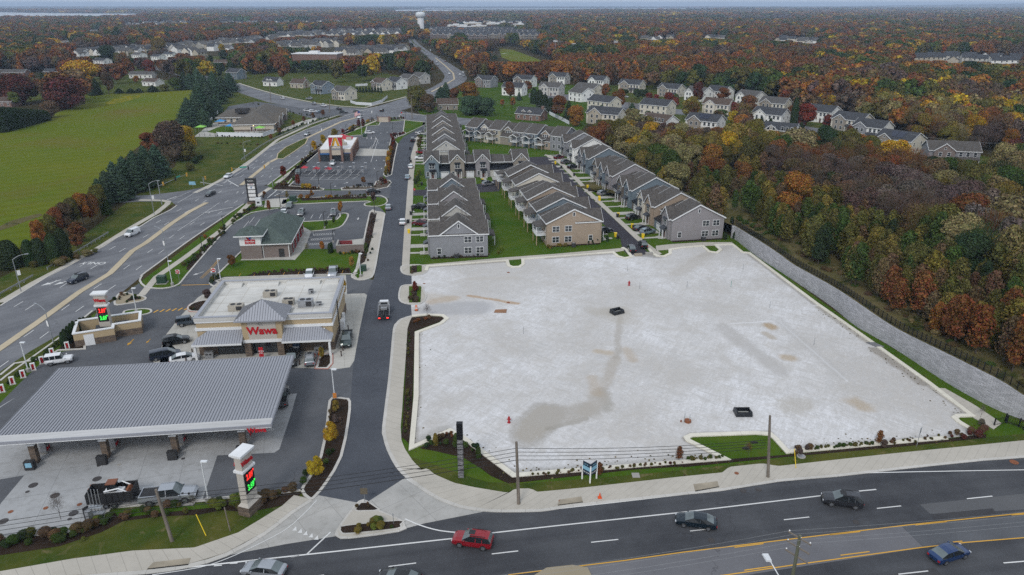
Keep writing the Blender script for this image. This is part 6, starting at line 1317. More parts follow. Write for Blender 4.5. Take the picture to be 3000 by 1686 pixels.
TY=dict(
 sedan=[(-2.4,.35,.80,.84,.74,.66,'t'),(-2.28,.25,.90,.97,.86,.72,'t'),(-2.0,.22,.94,1.05,.91,.74,'b'),(-1.2,.2,.93,1.40,.92,.70,'r'),(-.4,.2,.92,1.46,.92,.72,'r'),(.35,.2,.91,1.43,.92,.70,'w'),(1.3,.2,.90,1.0,.92,.76,'h'),(2.0,.22,.78,.86,.88,.70,'h'),(2.3,.26,.66,.72,.80,.62,'h'),(2.42,.3,.54,.58,.66,.56,'h')],
 suv=[(-2.3,.42,.98,1.04,.80,.72,'t'),(-2.22,.3,1.03,1.16,.90,.76,'b'),(-1.95,.28,1.04,1.60,.93,.71,'r'),(-.9,.26,1.02,1.70,.94,.73,'r'),(.2,.26,1.01,1.68,.94,.72,'w'),(1.1,.26,1.0,1.12,.93,.80,'h'),(1.9,.28,.95,1.04,.92,.78,'h'),(2.25,.3,.80,.86,.86,.70,'h'),(2.38,.36,.62,.66,.74,.62,'h')],
 minivan=[(-2.5,.35,1.0,1.1,.88,.78,'b'),(-2.4,.25,1.06,1.6,.95,.74,'r'),(-.5,.24,1.0,1.74,.97,.72,'r'),(.6,.24,.98,1.70,.97,.70,'w'),(1.75,.24,.95,1.0,.95,.78,'h'),(2.3,.26,.80,.85,.9,.75,'h'),(2.55,.32,.62,.66,.78,.68,'h')],
 van=[(-2.2,.35,1.15,1.78,.86,.74,'t'),(-2.1,.25,1.15,1.82,.90,.76,'t'),(.3,.24,1.12,1.84,.90,.74,'r'),(.7,.24,1.08,1.80,.90,.72,'w'),(1.55,.24,1.02,1.08,.90,.76,'h'),(2.1,.26,.86,.9,.86,.72,'h'),(2.25,.32,.66,.7,.76,.66,'h')],
 jeep=[(-2.1,.5,1.1,1.15,.80,.76,'t'),(-2.05,.45,1.15,1.82,.84,.74,'r'),(.35,.42,1.15,1.84,.84,.72,'w'),(.65,.42,1.12,1.16,.80,.76,'h'),(1.9,.45,1.08,1.12,.76,.72,'h'),(2.05,.5,.9,.95,.75,.70,'h')],
 pickup=[(-2.95,.5,1.05,1.1,.96,.9,'t'),(-2.9,.45,1.12,1.16,.98,.9,'t'),(-.95,.42,1.12,1.17,.99,.9,'b'),(-.8,.42,1.12,1.86,.99,.74,'r'),(.75,.42,1.12,1.9,.99,.74,'w'),(1.45,.42,1.12,1.22,.99,.86,'h'),(2.75,.45,1.05,1.12,.97,.84,'h'),(2.95,.5,.8,.85,.92,.8,'h')])
WH=dict(sedan=(1.42,.33),suv=(1.38,.37),minivan=(1.55,.35),van=(1.45,.34),jeep=(1.3,.42),pickup=(1.85,.42))
CAT=dict(sedan='car',suv='SUV',minivan='minivan',van='van',jeep='jeep',pickup='pickup truck')
PROTO={}
def make_car(kind,color,label,loc,rz,group):
 r=thing({'sedan':'parked_car','suv':'suv','minivan':'minivan','van':'delivery_van','jeep':'off_road_vehicle','pickup':'pickup_truck'}[kind],label,CAT[kind],loc,rz,group)
 b,g_=MB(),MB(); st=TY[kind]; loft(st,b,g_,1)
 if kind=='pickup':
  b.box(-2.88,-.9,1.16,-2.8,.9,1.3); b.box(-2.88,.84,1.16,-.97,.95,1.32); b.box(-2.88,-.95,1.16,-.97,-.84,1.32); b.box(-1.05,-.84,1.16,-.95,.84,1.32)
 if kind=='jeep': b.box(1.,-.98,.75,1.85,-.76,.95); b.box(1.,.76,.75,1.85,.98,.95); b.box(-1.8,-.98,.75,-.8,-.8,.95); b.box(-1.8,.8,.75,-.8,.98,.95)
 xs=[s for s in st if s[6]=='r']
 lastr=[i for i,s in enumerate(st) if s[6]=='r'][-1]; x0=xs[0][0]; x1=st[lastr+1][0]
 for t in ((.5,) if kind in('sedan','pickup','van') else (.33,.68)):
  x=x0+(x1-x0)*t
  for s_ in (-1,1): b.hexa([(x-.04,s_*xs[0][4]*.985,xs[0][2]),(x+.04,s_*xs[0][4]*.985,xs[0][2]),(x+.04,s_*xs[0][5]*1.02,xs[0][3]-.02),(x-.04,s_*xs[0][5]*1.02,xs[0][3]-.02)],[(x-.04,s_*(xs[0][4]*.965+.03),xs[0][2]),(x+.04,s_*(xs[0][4]*.965+.03),xs[0][2]),(x+.04,s_*(xs[0][5]+.03),xs[0][3]-.02),(x-.04,s_*(xs[0][5]+.03),xs[0][3]-.02)])
 for s_ in (-1,1): b.box(x1+.55,s_*(xs[0][4]+.02) if s_>0 else s_*(xs[0][4]+.2),xs[0][2]-.02,x1+.7,s_*(xs[0][4]+.2) if s_>0 else s_*(xs[0][4]+.02),xs[0][2]+.13)
 bo_=b.obj('body',PAINT[color],r); bo_.data.polygons.foreach_set('use_smooth',[True]*len(bo_.data.polygons)); bo_.data.set_sharp_from_angle(angle=math.radians(34)); g_.obj('window',[M_carglass,mat('windscreen_sky_tint',(.10,.125,.13),.1,var=.2,spec=.9)],r)  # sloping glass gets a paler base colour, a painted reflection of the sky
 L0,L1=st[0],st[-1]; wx,wr=WH[kind]
 if 'w' not in WIN or (kind,'wh') not in WIN:
  wm=MB(); wm.tube([(0,-.11,0),(0,.11,0)],wr,16,0,smooth=False); wm.tube([(0,-.13,0),(0,.13,0)],wr*.62,10,1,smooth=False); WIN[(kind,'wh')]=wm.mesh('wheel',[M_tyre,M_rim])
 for sx in (-1,1):
  for sy in (-1,1): from_mesh('wheel',WIN[(kind,'wh')],r,(sx*wx,sy*(xs[0][4]-.09),wr))
 pz=(L1[1]+L1[2])/2+.1; tz=L0[2]-.15
 for sy in (-1,1):
  b=MB(); b.box(L1[0]-.16,sy*.62-.16,pz-.02,L1[0]+.02,sy*.62+.12,pz+.14); b.obj('headlight',M_head,r)
  b=MB(); b.box(L0[0]-.02,sy*.68-.12,tz-.08,L0[0]+.1,sy*.68+.12,tz+.12); b.obj('tail_light',M_tail,r)
 b=MB(); b.box(L1[0]-.1,-.45,L1[1]-.05,L1[0]+.03,.45,pz-.04); b.box(L0[0]-.03,-.75,L0[1]-.02,L0[0]+.08,.75,L0[1]+.12)
 if kind=='pickup': b.box(-2.78,-.83,1.165,-1.07,.83,1.20)
 if kind in ('suv',): b.box(-1.6,.60,1.70,.2,.64,1.76); b.box(-1.6,-.64,1.70,.2,-.60,1.76); b.box(-.3,-.35,1.705,.4,.35,1.73)
 if kind=='jeep': b.box(-2.35,-.32,.75,-2.12,.32,1.4)
 b.obj('trim',M_plast,r)
 return r
def car(kind,color,x,y,dx,dy,label,group=None,sc=1.,z=.045):
 p=P(x,y,z); q=P(x+dx*.3,y+dy*.3); a=math.atan2(q.y-p.y,q.x-p.x)
 k=kind
 if k not in PROTO:
  PROTO[k]=make_car(kind,color,label,tuple(p),a,group);
  if sc!=1: PROTO[k].scale=(sc,)*3
  return PROTO[k]
 return clone(PROTO[k],p,a,label,group,sc,{'body':PAINT[color]})
HW=(-7.6,4.7)
cars=[('suv','red',1190,1369,-10,1.2,'red SUV with roof rails driving along the main road'),
('sedan','silver',666,1443,-10,1.6,'silver sedan at the foot of the photo by the long storm drain'),
('sedan','darknavy',1750,1320,-10,1.1,'very dark teal sedan in the middle of the main road'),
('suv','graphite',2117,1268,-10,1.2,'charcoal estate car in the far lane of the main road'),
('sedan','blue',2385,1402,10,-.9,'blue sedan in the near lanes of the main road'),
('sedan','black',1004,1466,-10,1.2,'black car cut by the lower edge, only its roof showing'),
('suv','navy',197,708,*HW,'dark SUV coming down the highway'),
('van','white',334,592,*HW,'small white van on the highway'),
('sedan','graphite',529,492,*HW,'dark sedan on the highway below the mast signals'),
('sedan','white',575,447,*HW,'white sedan passing under the signal mast'),
('suv','silver',773,341,*HW,'silver SUV beside the median lawn on the highway'),
('suv','black',961,281,8,-4,'dark SUV with brake lights leaving the junction'),
('sedan','greengrey',899,283,10,1,'grey green sedan crossing the junction'),
('suv','graphite',865,285,10,1.5,'dark SUV waiting at the junction corner'),
('suv','black',853,277,-10,-2,'black SUV entering the cross road'),
('pickup','white',814,269,-10,-2,'white pickup on the cross road'),
('suv','silver',790,264,-10,-2.4,'silver SUV behind the white pickup on the cross road'),
('suv','white',906,298,-10,5,'white SUV at the junction beyond the flag'),
('suv','white',711,250,-10,-2.6,'white SUV alone further up the cross road'),
('sedan','white',788,283,10,0,'white sedan parked behind the daycare, second in line'),
('sedan','lightblue',804,284.5,10,-1,'pale blue car parked behind the daycare'),
('suv','white',774,281,10,0,'white SUV parked behind the daycare, first in line'),
('suv','silver',778,251,-10,0,'silver car on a driveway across the cross road'),
('suv','white',837,415,-3,5,'white SUV parked at the restaurant tower'),
('sedan','white',930,337,10,.3,'white sedan standing in the restaurant car park'),
('suv','black',750,439,-2,5,'black SUV in the first stall of the restaurant'),
('pickup','black',1038,356,0,-5,'black pickup parked at the kerb near the top of the drive road'),
('suv','white',1063,339,10,0,'white SUV on the topmost driveway by the drive road'),
('suv','red',1060,387,-10,0,'red SUV on a driveway by the drive road'),
('suv','white',1058,401,-10,1,'white SUV beside the red one on a driveway'),
('sedan','white',1033,423,.5,-5,'white car parked at the kerb of the drive road'),
('sedan','lightblue',1025,450,.5,-5,'light blue car parked at the kerb of the drive road'),
('sedan','silver',977,526,.7,-5,'silver sedan driving away up the drive road'),
('sedan','white',1013,563,.7,-5,'pale silver sedan parked at the kerb near the first townhouses'),
('suv','black',939,487,10,0,'black SUV turning beside the bench island'),
('sedan','greengrey',729,521,-2,5,'grey green sedan at the end of the bay row'),
('suv','grey',839,541,-.6,5,'grey SUV parked by the small lawn peninsula'),
('sedan','white',714,540,-2,5,'white car half hidden behind the green roof'),
('suv','grey',758,541,-2,5,'dark car behind the green roof ridge'),
('pickup','darkgreen',873,862,-.4,5,'dark green pickup with a box in its bed by the store'),
('pickup','black',737,908,-.9,5,'black pickup nosed out beside the canopy corner'),
('suv','silver',781,911,.8,-5,'silver SUV with red tail lights by the brick edged bed'),
('jeep','white',152,914,10,.6,'white off-roader with dark top beside the chargers'),
('suv','black',444,864,10,.2,'black SUV parked at the store corner'),
('minivan','navy',417,900,10,.2,'dark blue minivan beyond the canopy'),
('jeep','slateblue',476,817,10,.3,'slate blue off-roader at the store wall'),
('sedan','white',465,908,10,.2,'white car mostly hidden by the canopy edge'),
('pickup','grey',711,1008,1.3,-5,'grey pickup at the open end of the canopy'),
('sedan','white',779,695,-.8,5,'white sedan parked behind the store'),
('pickup','silver',838,692,-.5,5,'silver pickup with lights on behind the store'),
('suv','black',1054,525,-10,0,'black SUV on a townhouse driveway above the maroon one'),
('suv','maroon',1057,567,-10,.2,'maroon SUV on a townhouse driveway by the drive road'),
('suv','black',1521,586,10,-1,'black car beside the tan end townhouse'),
('sedan','graphite',1588,630,-4,-5,'dark sedan at the end of the new street, left of the pair'),
('suv','black',1617,621,-4,-5,'black SUV at the end of the new street, right of the pair'),
('suv','silver',1518,491,10,-1,'silver SUV on a driveway of the long row'),
('suv','black',1592,552,10,-.8,'black SUV on a driveway of the long row'),
('sedan','graphite',1613,579,10,-.8,'dark sedan on the last driveways of the long row'),
('suv','lightblue',1629,588,10,-.8,'blue grey SUV on the last driveways of the long row'),
('suv','maroon',1406,400,10,-.6,'dark red SUV at the head of the new street'),
('suv','grey',1424,412,10,-.6,'grey SUV below the dark red one'),
('suv','black',1441,424,10,-.6,'black SUV, third from the head of the new street'),
('suv','silver',1228,467,10,-.6,'silver SUV in the lane behind the first row'),
('suv','white',2212,372,10,4,'dark windowed car in the open garage court'),
('suv','black',2128,352,3,5,'black car in the court between the white houses'),
('sedan','silver',1572,246,10,1,'car before the stone fronted house with porch'),
]
for c_ in cars: car(*c_)
farc=[(1098.7,157,'white'),(1120,156,'maroon'),(1157,189,'white'),(1165,184,'white'),(1167,194,'grey'),(1130,187,'white'),(1102,165,'silver'),(1105,146,'black'),(1083,128,'white'),(1075,140,'silver')]
for i,(x,y,c_) in enumerate(farc): car('suv' if i%2 else 'sedan',c_,x,y,*( (-3,-5) if i in (0,6,7,9) else (3,5)),f'small {c_} car on the curving far highway','cars on the curving far highway')
for i in range(22): car('suv' if i%3 else 'sedan',('white','silver','grey','black','red')[i%5],897+(i%11)*6.5,151+(i//11)*5,1,5,'small car in the far car park before the tan houses','cars in the far car park')
p=P(967,793,.045); q=P(968.5,780); a=math.atan2(q.y-p.y,q.x-p.x)
r=thing('tow_truck','white cab tow truck with long black bed frame driving up the drive road','tow truck',tuple(p),a)
b=MB(); b.hexa([(1.2,-1.05,.5),(3.2,-1.05,.5),(3.2,1.05,.5),(1.2,1.05,.5)],[(1.2,-1.,1.5),(3.1,-1.,1.3),(3.1,1.,1.3),(1.2,1.,1.5)]); b.hexa([(1.2,-1.,1.5),(2.6,-1.,1.5),(2.6,1.,1.5),(1.2,1.,1.5)],[(1.3,-.85,2.4),(2.2,-.85,2.4),(2.2,.85,2.4),(1.3,.85,2.4)]); b.obj('cab',PAINT['white'],r)
b=MB(); b.hexa([(1.6,-1.01,1.6),(2.62,-.9,1.55),(2.62,.9,1.55),(1.6,1.01,1.6)],[(1.6,-.9,2.25),(2.25,-.8,2.25),(2.25,.8,2.25),(1.6,.9,2.25)]); b.box(1.24,-.7,1.7,1.28,.7,2.2); b.obj('window',M_carglass,r)
b=MB(); b.box(-3.3,-.5,.7,1.2,-.3,1.); b.box(-3.3,.3,.7,1.2,.5,1.); b.box(-3.2,-1.15,.6,-3.,1.15,.9)
for x in (-2.6,-1.6,-.6,.4): b.box(x,-.9,.85,x+.25,.9,1.05)
b.box(-2.8,-.15,1.05,.9,.15,1.25); b.obj('bed_frame',M_plast,r)
b=MB(); b.box(.6,-1.1,.6,1.15,1.1,1.9); b.box(-.5,-.6,1.25,.3,.6,1.7); b.tube([(.8,-1.1,2.5),(.8,1.1,2.5)],.08,6); b.tube([(.8,-1.1,.6),(.8,-1.1,2.5)],.06,5); b.tube([(.8,1.1,.6),(.8,1.1,2.5)],.06,5); b.tube([(.8,-1.1,2.3),(-2.6,-1.1,1.)],.05,5); b.tube([(.8,1.1,2.3),(-2.6,1.1,1.)],.05,5); b.obj('headboard',M_steelg,r)
for x in (2.3,-1.9):
 for s_ in (-1,1): b=MB(); b.tube([(x,s_*.75,.5),(x,s_*1.1,.5)],.5,14,smooth=False); b.tube([(x,s_*1.0,.5),(x,s_*1.12,.5)],.26,8,smooth=False); b.obj('wheel',M_tyre,r)
for s_ in (-1,1): b=MB(); b.box(-3.26,s_*.8-.2,.65,-3.21,s_*.8+.2,.85); b.obj('tail_light',M_tailon,r)
p=P(428,1258,.045); a=math.radians(9)
clone(PROTO['pickup'],p,a,'big silver pickup with tan cab guard towing the black dump trailer',None,1.13,{'body':PAINT['silver']})
p=P(292,1262,.045); r=thing('dump_trailer','black high sided dump trailer hitched behind the silver pickup','trailer',tuple(p),a)
b=MB(); L=5.4
b.box(-2.8,-1.1,.7,2.5,1.1,.85); b.box(-2.8,-1.15,.853,2.5,-1.08,2.1); b.box(-2.8,1.08,.853,2.5,1.15,2.1); b.box(-2.87,-1.15,.7,-2.8,1.15,2.1); b.box(2.5,-1.15,.7,2.57,1.15,2.2)
for k in range(8): b.box(-2.7+k*.7,-1.2,.7,-2.62+k*.7,-1.153,2.1)
b.obj('tub',M_plast,r); b=MB(); b.tube([(2.5,-.8,.7),(4.2,0,.65)],.07,5); b.tube([(2.5,.8,.7),(4.2,0,.65)],.07,5); b.box(2.6,-.3,.75,3.2,.3,1.15); b.obj('drawbar',M_plast,r)
for x in (-.6,.35):
 for s_ in (-1,1): b=MB(); b.tube([(x,s_*1.2,.38),(x,s_*1.42,.38)],.38,14,smooth=False); b.tube([(x,s_*1.3,.38),(x,s_*1.43,.38)],.2,8,1,smooth=False); b.obj('wheel',[M_tyre,M_rim],r)
q=Matrix.Translation(p)@Matrix.Rotation(a,4,'Z')@Vector((.3,.05,.87)); r=thing('skid_loader','small white and rusty skid loader standing in the dump trailer','loader',tuple(q),a)
b=MB(); b.hexa([(-1.2,-.6,.2),(1.,-.6,.2),(1.,.6,.2),(-1.2,.6,.2)],[(-1.2,-.6,1.),(.9,-.6,.8),(.9,.6,.8),(-1.2,.6,1.)]); b.obj('body',M_wtrim,r); b=MB(); b.box(-.8,-.5,1.,.2,.5,2.0); b.obj('cab',M_carglass,r); b=MB(); b.box(-.9,-.58,2.0,.3,.58,2.1); b.obj('cab_roof',mat('rusty_roof',(.18,.07,.04),.8),r)
b=MB();
for s_ in (-.75,.75): b.tube([(-1.1,s_,1.2),(.6,s_,1.5),(1.5,s_,.9)],.1,5)
b.obj('lift_arm',M_wtrim,r); b=MB(); b.hexa([(1.4,-.85,.2),(2.0,-.85,.25),(2.0,.85,.25),(1.4,.85,.2)],[(1.3,-.85,1.0),(1.5,-.85,1.0),(1.5,.85,1.0),(1.3,.85,1.0)]); b.obj('bucket',M_rust,r)
for x in (-.7,.6):
 for s_ in (-1,1): b=MB(); b.tube([(x,s_*.55,.35),(x,s_*.8,.35)],.36,12,smooth=False); b.obj('wheel',M_tyre,r)
def lamp(x,y,yt,m,label,group,hx=1.,base=.35,head='box',cat='street lamp',nm='street_lamp',arm=0.,ang=0.,banner=False,hmul=1.):
 p=P(x,y); h=max(3.,HT(x,y,yt))*hmul; r=thing(nm,label,cat,tuple(p),ang,group)
 b=MB(); b.cyl(0,0,0,h,.10,8,r2=.07); b.obj('pole',m,r)
 if base: b=MB(); b.cyl(0,0,0,.6,base,10); b.obj('base',M_kerb,r)
 if arm:
  b=MB(); b.tube([(0,0,h-.1),(arm*.4,0,h+.45),(arm*.8,0,h+.65),(arm,0,h+.65)],.06,6); b.obj('arm',m,r)
  b=MB(); b.box(arm-.1,-.15,h+.58,arm+.65,.15,h+.72); b.obj('lamp_head',m,r)
 else:
  b=MB(); b.box(-.05,-.2,h-.05,.75,.2,h+.1); b.obj('lamp_head',m,r)
 if banner:
  b=MB(); b.box(.15,-.02,h*.5,.75,.02,h*.5+1.1); b.box(.05,-.03,h*.5,.15,.03,h*.5+.06); b.box(.05,-.03,h*.5+1.05,.15,.03,h*.5+1.1); b.obj('banner',M_signw,r)
 return r
for (x,y,yt,l) in [(*Q(0,2,(1575,895))[0],965.2+590/3,'white lamp post at the front bed of the fuel station'),(*Q(0,1,(215,1360))[0],482.6+1140/3,'white lamp post among the chargers'),(*Q(0,1,(1033,915))[0],482.6+730/3,'white lamp post on the small island by the waste enclosure'),(*Q(0,1,(1302,708))[0],482.6+525/3,'white lamp post beside the green utility box'),(*Q(0,1,(1668,683))[0],482.6+508/3,'white lamp post left of the store roof'),(*Q(1,1,(147,645))[0],482.6+470/3,'white lamp post at the tip of the pavement island'),(842,1003,930,'white lamp post at the head of the long mulched island')]:
 lamp(x,y,yt,M_lampw,l,None,hmul=1.)
for (x,y,yt,ar,an,l) in [(*Q(0,1,(160,755))[0],482.6+510/3,2.4,.6,'grey street light at the lower end of the footpath'),(*Q(0,1,(405,1145))[0],482.6+895/3,2.6,2.6,'grey street light with two banners beside the conifer row'),(*Q(0,1,(1268,520))[0],482.6+295/3,2.4,2.6,'grey street light on the verge by the oil change shop drive'),(*Q(0,0,(1850,1215))[0],1080/3,2.4,.3,'grey street light by the footpath beyond the signals'),(*Q(0,0,(2325,985))[0],890/3,2.2,.3,'grey street light near the daycare corner'),(812,338,322,2.2,2.6,'grey street light by the restaurant verge'),(938,298,272,2.2,2.6,'grey street light at the junction'),(*Q(0,1,(1165,175))[0],482.6-20,2.4,.4,'grey street light on the side street corner')]:
 lamp(x,y,yt,M_galv,l,None,base=0,arm=ar,ang=an,banner=True)
k=0
for (x,y,yt,l) in [(*Q(0,1,(1693,310))[0],482.6+185/3,'upper dark lamp post of the shrub verge'),(*Q(0,1,(1533,470))[0],482.6+335/3,'lower dark lamp post of the shrub verge'),(706,522,485.5,'dark lamp post on the utility pad'),(834,495,460.8,'dark lamp post on the street hedge'),(803,470,440,'dark lamp post at the red tree bed'),(950,464.5,432.3,'dark lamp post on the bench island'),(943,540,501.3,'dark lamp post on the sidewalk head island'),(817,576,533.5,'dark lamp post on the lawn peninsula'),(839,611,580,'dark lamp post behind the brick yard'),(871.5,343,315,'dark lamp post behind the restaurant'),(948,313.6,289.6,'dark lamp post near the gated bin store'),(988,336,310.3,'dark lamp post at the end of the hedge island'),(828,349,335,'dark lamp post between the golden trees'),(783,392,363,'dark lamp post on the restaurant hedge'),(976,441.7,405,'dark lamp post in the hedge island'),(1020,302,279,'dark lamp post at the corner garden')]:
 lamp(x,y,yt,M_dbz,l,None,base=.28)
def upole(lab,x,y,xt,yt,h=None,arms=0,ang=0.,top=None,r0=.22,m=None,loc=None):
 p=loc or P(x,y); h=h or HT(x,y,yt); r=thing('utility_pole',lab,'utility pole',tuple(p),ang)
 lean=Vector((0,0,0))
 if xt is not None: t=P(xt,yt,h); lean=t-p; lean.z=0; lean=Matrix.Rotation(-ang,3,'Z')@lean;
 if lean.length>2.5: lean=lean*(2.5/lean.length)
 b=MB(); b.tube([(0,0,-.1),(lean.x,lean.y,h)],r0,8,r2=r0*.7); b.obj('pole',m or mat('weathered_pole',(.17,.145,.12),.9,var=.25,scale=3.),r)
 for k in range(arms):
  z=h-.4-k*1.1; b=MB(); b.box(lean.x-1.2,lean.y-.06,z,lean.x+1.2,lean.y+.06,z+.14); b.obj('crossarm',mat('weathered_pole',(.17,.145,.12)),r)
  for x_ in (-1.1,.1,1.1)[:3-k]: b=MB(); b.ell((lean.x+x_,lean.y,z+.26),(.08,.08,.1),8,5); b.obj('insulator',M_signw,r)
 return r,p,h,p+Matrix.Rotation(ang,3,'Z')@lean
_,pA,hA,tA=upole('leaning wood utility pole on the grass before the silver pickup',433,1362,392,1232)
_,pB,hB,tB=upole('plain wood utility pole on the pavement by the corner lawn',1305,1270,1299,1112)
_,pC,hC,tC=upole('taller bare utility pole with tangled cable ends on the pavement',1932,1202,1937,1046)
def wire(lab,a,b_,sag,m,r=.034,group='overhead wires'):
 a=Vector(a); b_=Vector(b_); pts=[]; n=14
 for i in range(n+1): t=i/n; q=a.lerp(b_,t); q.z-=sag*4*t*(1-t); pts.append(q-a)
 b=MB(); b.tube(pts,r,4,cap=False); o=b.obj('overhead_wire',m); o.location=a; tag(o,lab,'wire',group)
M_wire=mat('black_cable',(.012,.012,.013),.6); M_wirel=mat('aluminium_wire',(.30,.31,.32),.5,.4)
pZ=tA+(tA-tB)*.9
for dz in (.9,1.45,2.0,2.6):
 a=tA+Vector((0,0,hA-dz-tA.z)); b2=tB+Vector((0,0,hB-dz-tB.z)); c3=tC+Vector((0,0,hC-3.0-dz*.7-tC.z)); z4=Vector((pZ.x,pZ.y-3,hA-dz))
 wire('black cable strung between the leaning pole and the corner lawn pole',a,b2,.55,M_wire,.045 if dz>2 else .034); wire('black cable strung from the corner lawn pole to the taller bare pole',b2,c3,.5,M_wire,.036); wire('black cable running from the leaning pole out of the frame',z4,a,.5,M_wire)
for dz in (0.,1.):
 b=MB(); c=tC+Vector((0,0,hC-4.0-dz*.9-tC.z)); b.ell((0,0,0),(.55,.14,.14),10,6); o=b.obj('cable_closure',M_wire); o.location=c+Vector((-1.5-dz,0,0)); tag(o,f"black cable closure {'lower' if dz else 'upper'} of two hanging beside the taller pole",'cable box')
pd=P(2012,1352,10.); _,pD,hD,tD=upole('wood pole with three crossarms and white insulators rising at the lower edge',None,None,None,None,h=10.2,arms=3,ang=math.radians(-52),loc=Vector((pd.x,pd.y,0)),m=mat('mossy_pole',(.12,.125,.085),.9,var=.3))
for k,(dx) in enumerate((-1.1,-.5,.5,1.1)):
 o=Matrix.Rotation(math.radians(-52),3,'Z')@Vector((dx,0,0)); a=pD+o+Vector((0,0,10.05)); wire('thin pale wire above the near lanes of the main road',a,a+Vector((62,9,.3)),.9,M_wirel,.014,'pale wires over the road'); wire('thin pale wire above the near lanes of the main road',a,a+Vector((-55,-9,0)),1.2,M_wirel,.014,'pale wires over the road')
pe=P(1925,1397,8.6); q=P(1945,1448,6.6); r=thing('street_lamp','white cobra street light leaning in over the near lanes','street lamp',(pe.x+1.5,pe.y-4.2,0),0); b=MB(); b.tube([(0,0,0),(0,0,5.8),(-.5,1.2,7.6),(-1.3,3.6,8.6)],.09,7,r2=.05); b.obj('pole',M_lampw,r); b=MB(); b.hexa([(-1.65,3.4,8.5),(-1.1,3.4,8.5),(-1.1,4.4,8.5),(-1.75,4.4,8.5)],[(-1.6,3.4,8.68),(-1.15,3.4,8.68),(-1.15,4.4,8.62),(-1.7,4.4,8.62)]); b.obj('lamp_head',M_lampw,r)
for (x,y,xt,yt,ar,l) in [(1037,301,1034,240,1,'utility pole at the corner lawn above the drive road'),(1163.7,287,1163,255,1,'utility pole with crossarm beside the pine cluster'),(1305,296,1304,270,1,'utility pole with transformer on the striped lawn'),(682,262,677,207,0,'tall bare pole beside the cross road'),(619,208,617,180,0,'bare pole with lamp near the dark blue house'),(2552,418,2562,378,1,'utility pole right of the lone brick and grey house'),(829,284,829,250,0,'bare pole at the daycare end of the cross road'),(1140,283,1140,262,0,'short pole behind the pines'),(2280,390,2284,375,0,'thin pole in the wood before the last court house')]:
 upole(l,x,y,xt,yt,arms=ar)
def sw(a,b_,n=1):
 for k in range(n): wire('thin overhead wire crossing behind the townhouses',P(a[0],a[1])+Vector((0,0,8.5-k)),P(b_[0],b_[1])+Vector((0,0,8.5-k)),1.,M_wirel,.03,'wires behind the townhouses')
sw((1037,301),(1163.7,287),2); sw((1163.7,287),(1305,296),2); sw((1305,296),(1470,318),2); sw((1470,318),(1720,330),1); sw((2552,418),(2280,390),1)
for (x,y,yt,l) in [(858.7+1612/3,157,310/3,'second'),(858.7+1750/3,157,335/3,'third'),(858.7+1857/3,153,355/3,'fourth'),(858.7+2065/3,152,315/3,'fifth'),(858.7+2205/3,148,335/3,'sixth'),(858.7+2350/3,153,358/3,'seventh'),(858.7+1027/3,143,315/3,'first')]:
 p=P(x,y); h=HT(x,y,yt); r=thing('floodlight',f'tall sports field floodlight mast, {l} from the west','floodlight',tuple(p),0); b=MB(); b.cyl(0,0,0,h,.3,6,r2=.18); b.obj('mast',M_galv,r); b=MB(); b.box(-2.2,-.3,h-1.,2.2,.3,h-.5); b.box(-2.2,-.3,h+.2,2.2,.3,h+.7); b.obj('lamp_bank',M_lampw,r)
def signal(lab,x,y,yt,ex,ey,n,sign=True):
 p=P(x,y); h=HT(x,y,yt); e=P(ex,ey,h*.78); d=e-p; d.z=0; L=d.length; r=thing('traffic_signal',lab,'traffic signal',tuple(p),math.atan2(d.y,d.x)); b=MB(); b.cyl(0,0,0,h,.16,8,r2=.12); b.obj('pole',M_galv,r); b=MB(); b.tube([(0,0,h*.78),(L,0,h*.82)],.09,6,r2=.05); b.obj('mast_arm',M_galv,r)
 for k in range(n):
  X=L*(1-.42*k); b=MB(); b.box(X-.18,-.2,h*.8-.6,X+.18,.2,h*.8+.55); o=b.obj('signal_head',M_black if k%2 else mat('signal_yellow',(.45,.25,.03),.6),r)
 if sign: b=MB(); b.box(L*.62,-.03,h*.82,L*.62+2.2,.03,h*.82+.45); b.obj('street_name_sign',mat('sign_green',(.01,.28,.2),.5),r)
 return r
signal('traffic signal mast reaching over the highway before the restaurant',*Q(0,0,(2060,1410))[0],1215/3,*Q(0,0,(1750,1283))[0],3)
signal('traffic signal mast at the side street corner by the verge',*Q(0,1,(1222,100))[0],1365/3,*Q(0,0,(1410,1322))[0],3)
signal('short traffic signal at the far side of the highway median',*Q(0,0,(1540,1400))[0],1340/3,*Q(0,0,(1550,1345))[0],1,False)
def rsign(lab,x,y,yt,face,fm,txt=None,nm='road_sign',ang=0.,w=.75,h_=.75,round_=False,tm=None,post=None):
 p=P(x,y); h=max(1.2,HT(x,y,yt)); r=thing(nm,lab,'sign',tuple(p),ang); b=MB(); b.cyl(0,.05,0,h,.04,6); b.obj('post',post or M_galv,r)
 b=MB()
 if round_: b.tube([(0,-.04,h-h_/2),(0,0,h-h_/2)],w/2,16,smooth=False)
 else: b.box(-w/2,-.03,h-h_,w/2,.01,h)
 b.obj('board',fm,r)
 if txt=='bar': b=MB(); b.box(-w*.33,-.08,h-h_/2-.09,w*.33,-.05,h-h_/2+.09); b.obj('bar',M_signw,r)
 elif txt: text('lettering',txt,h_*.3,tm or M_signw,(0,-.06,h-h_/2),(math.pi/2,0,0),r,.005)
 return r
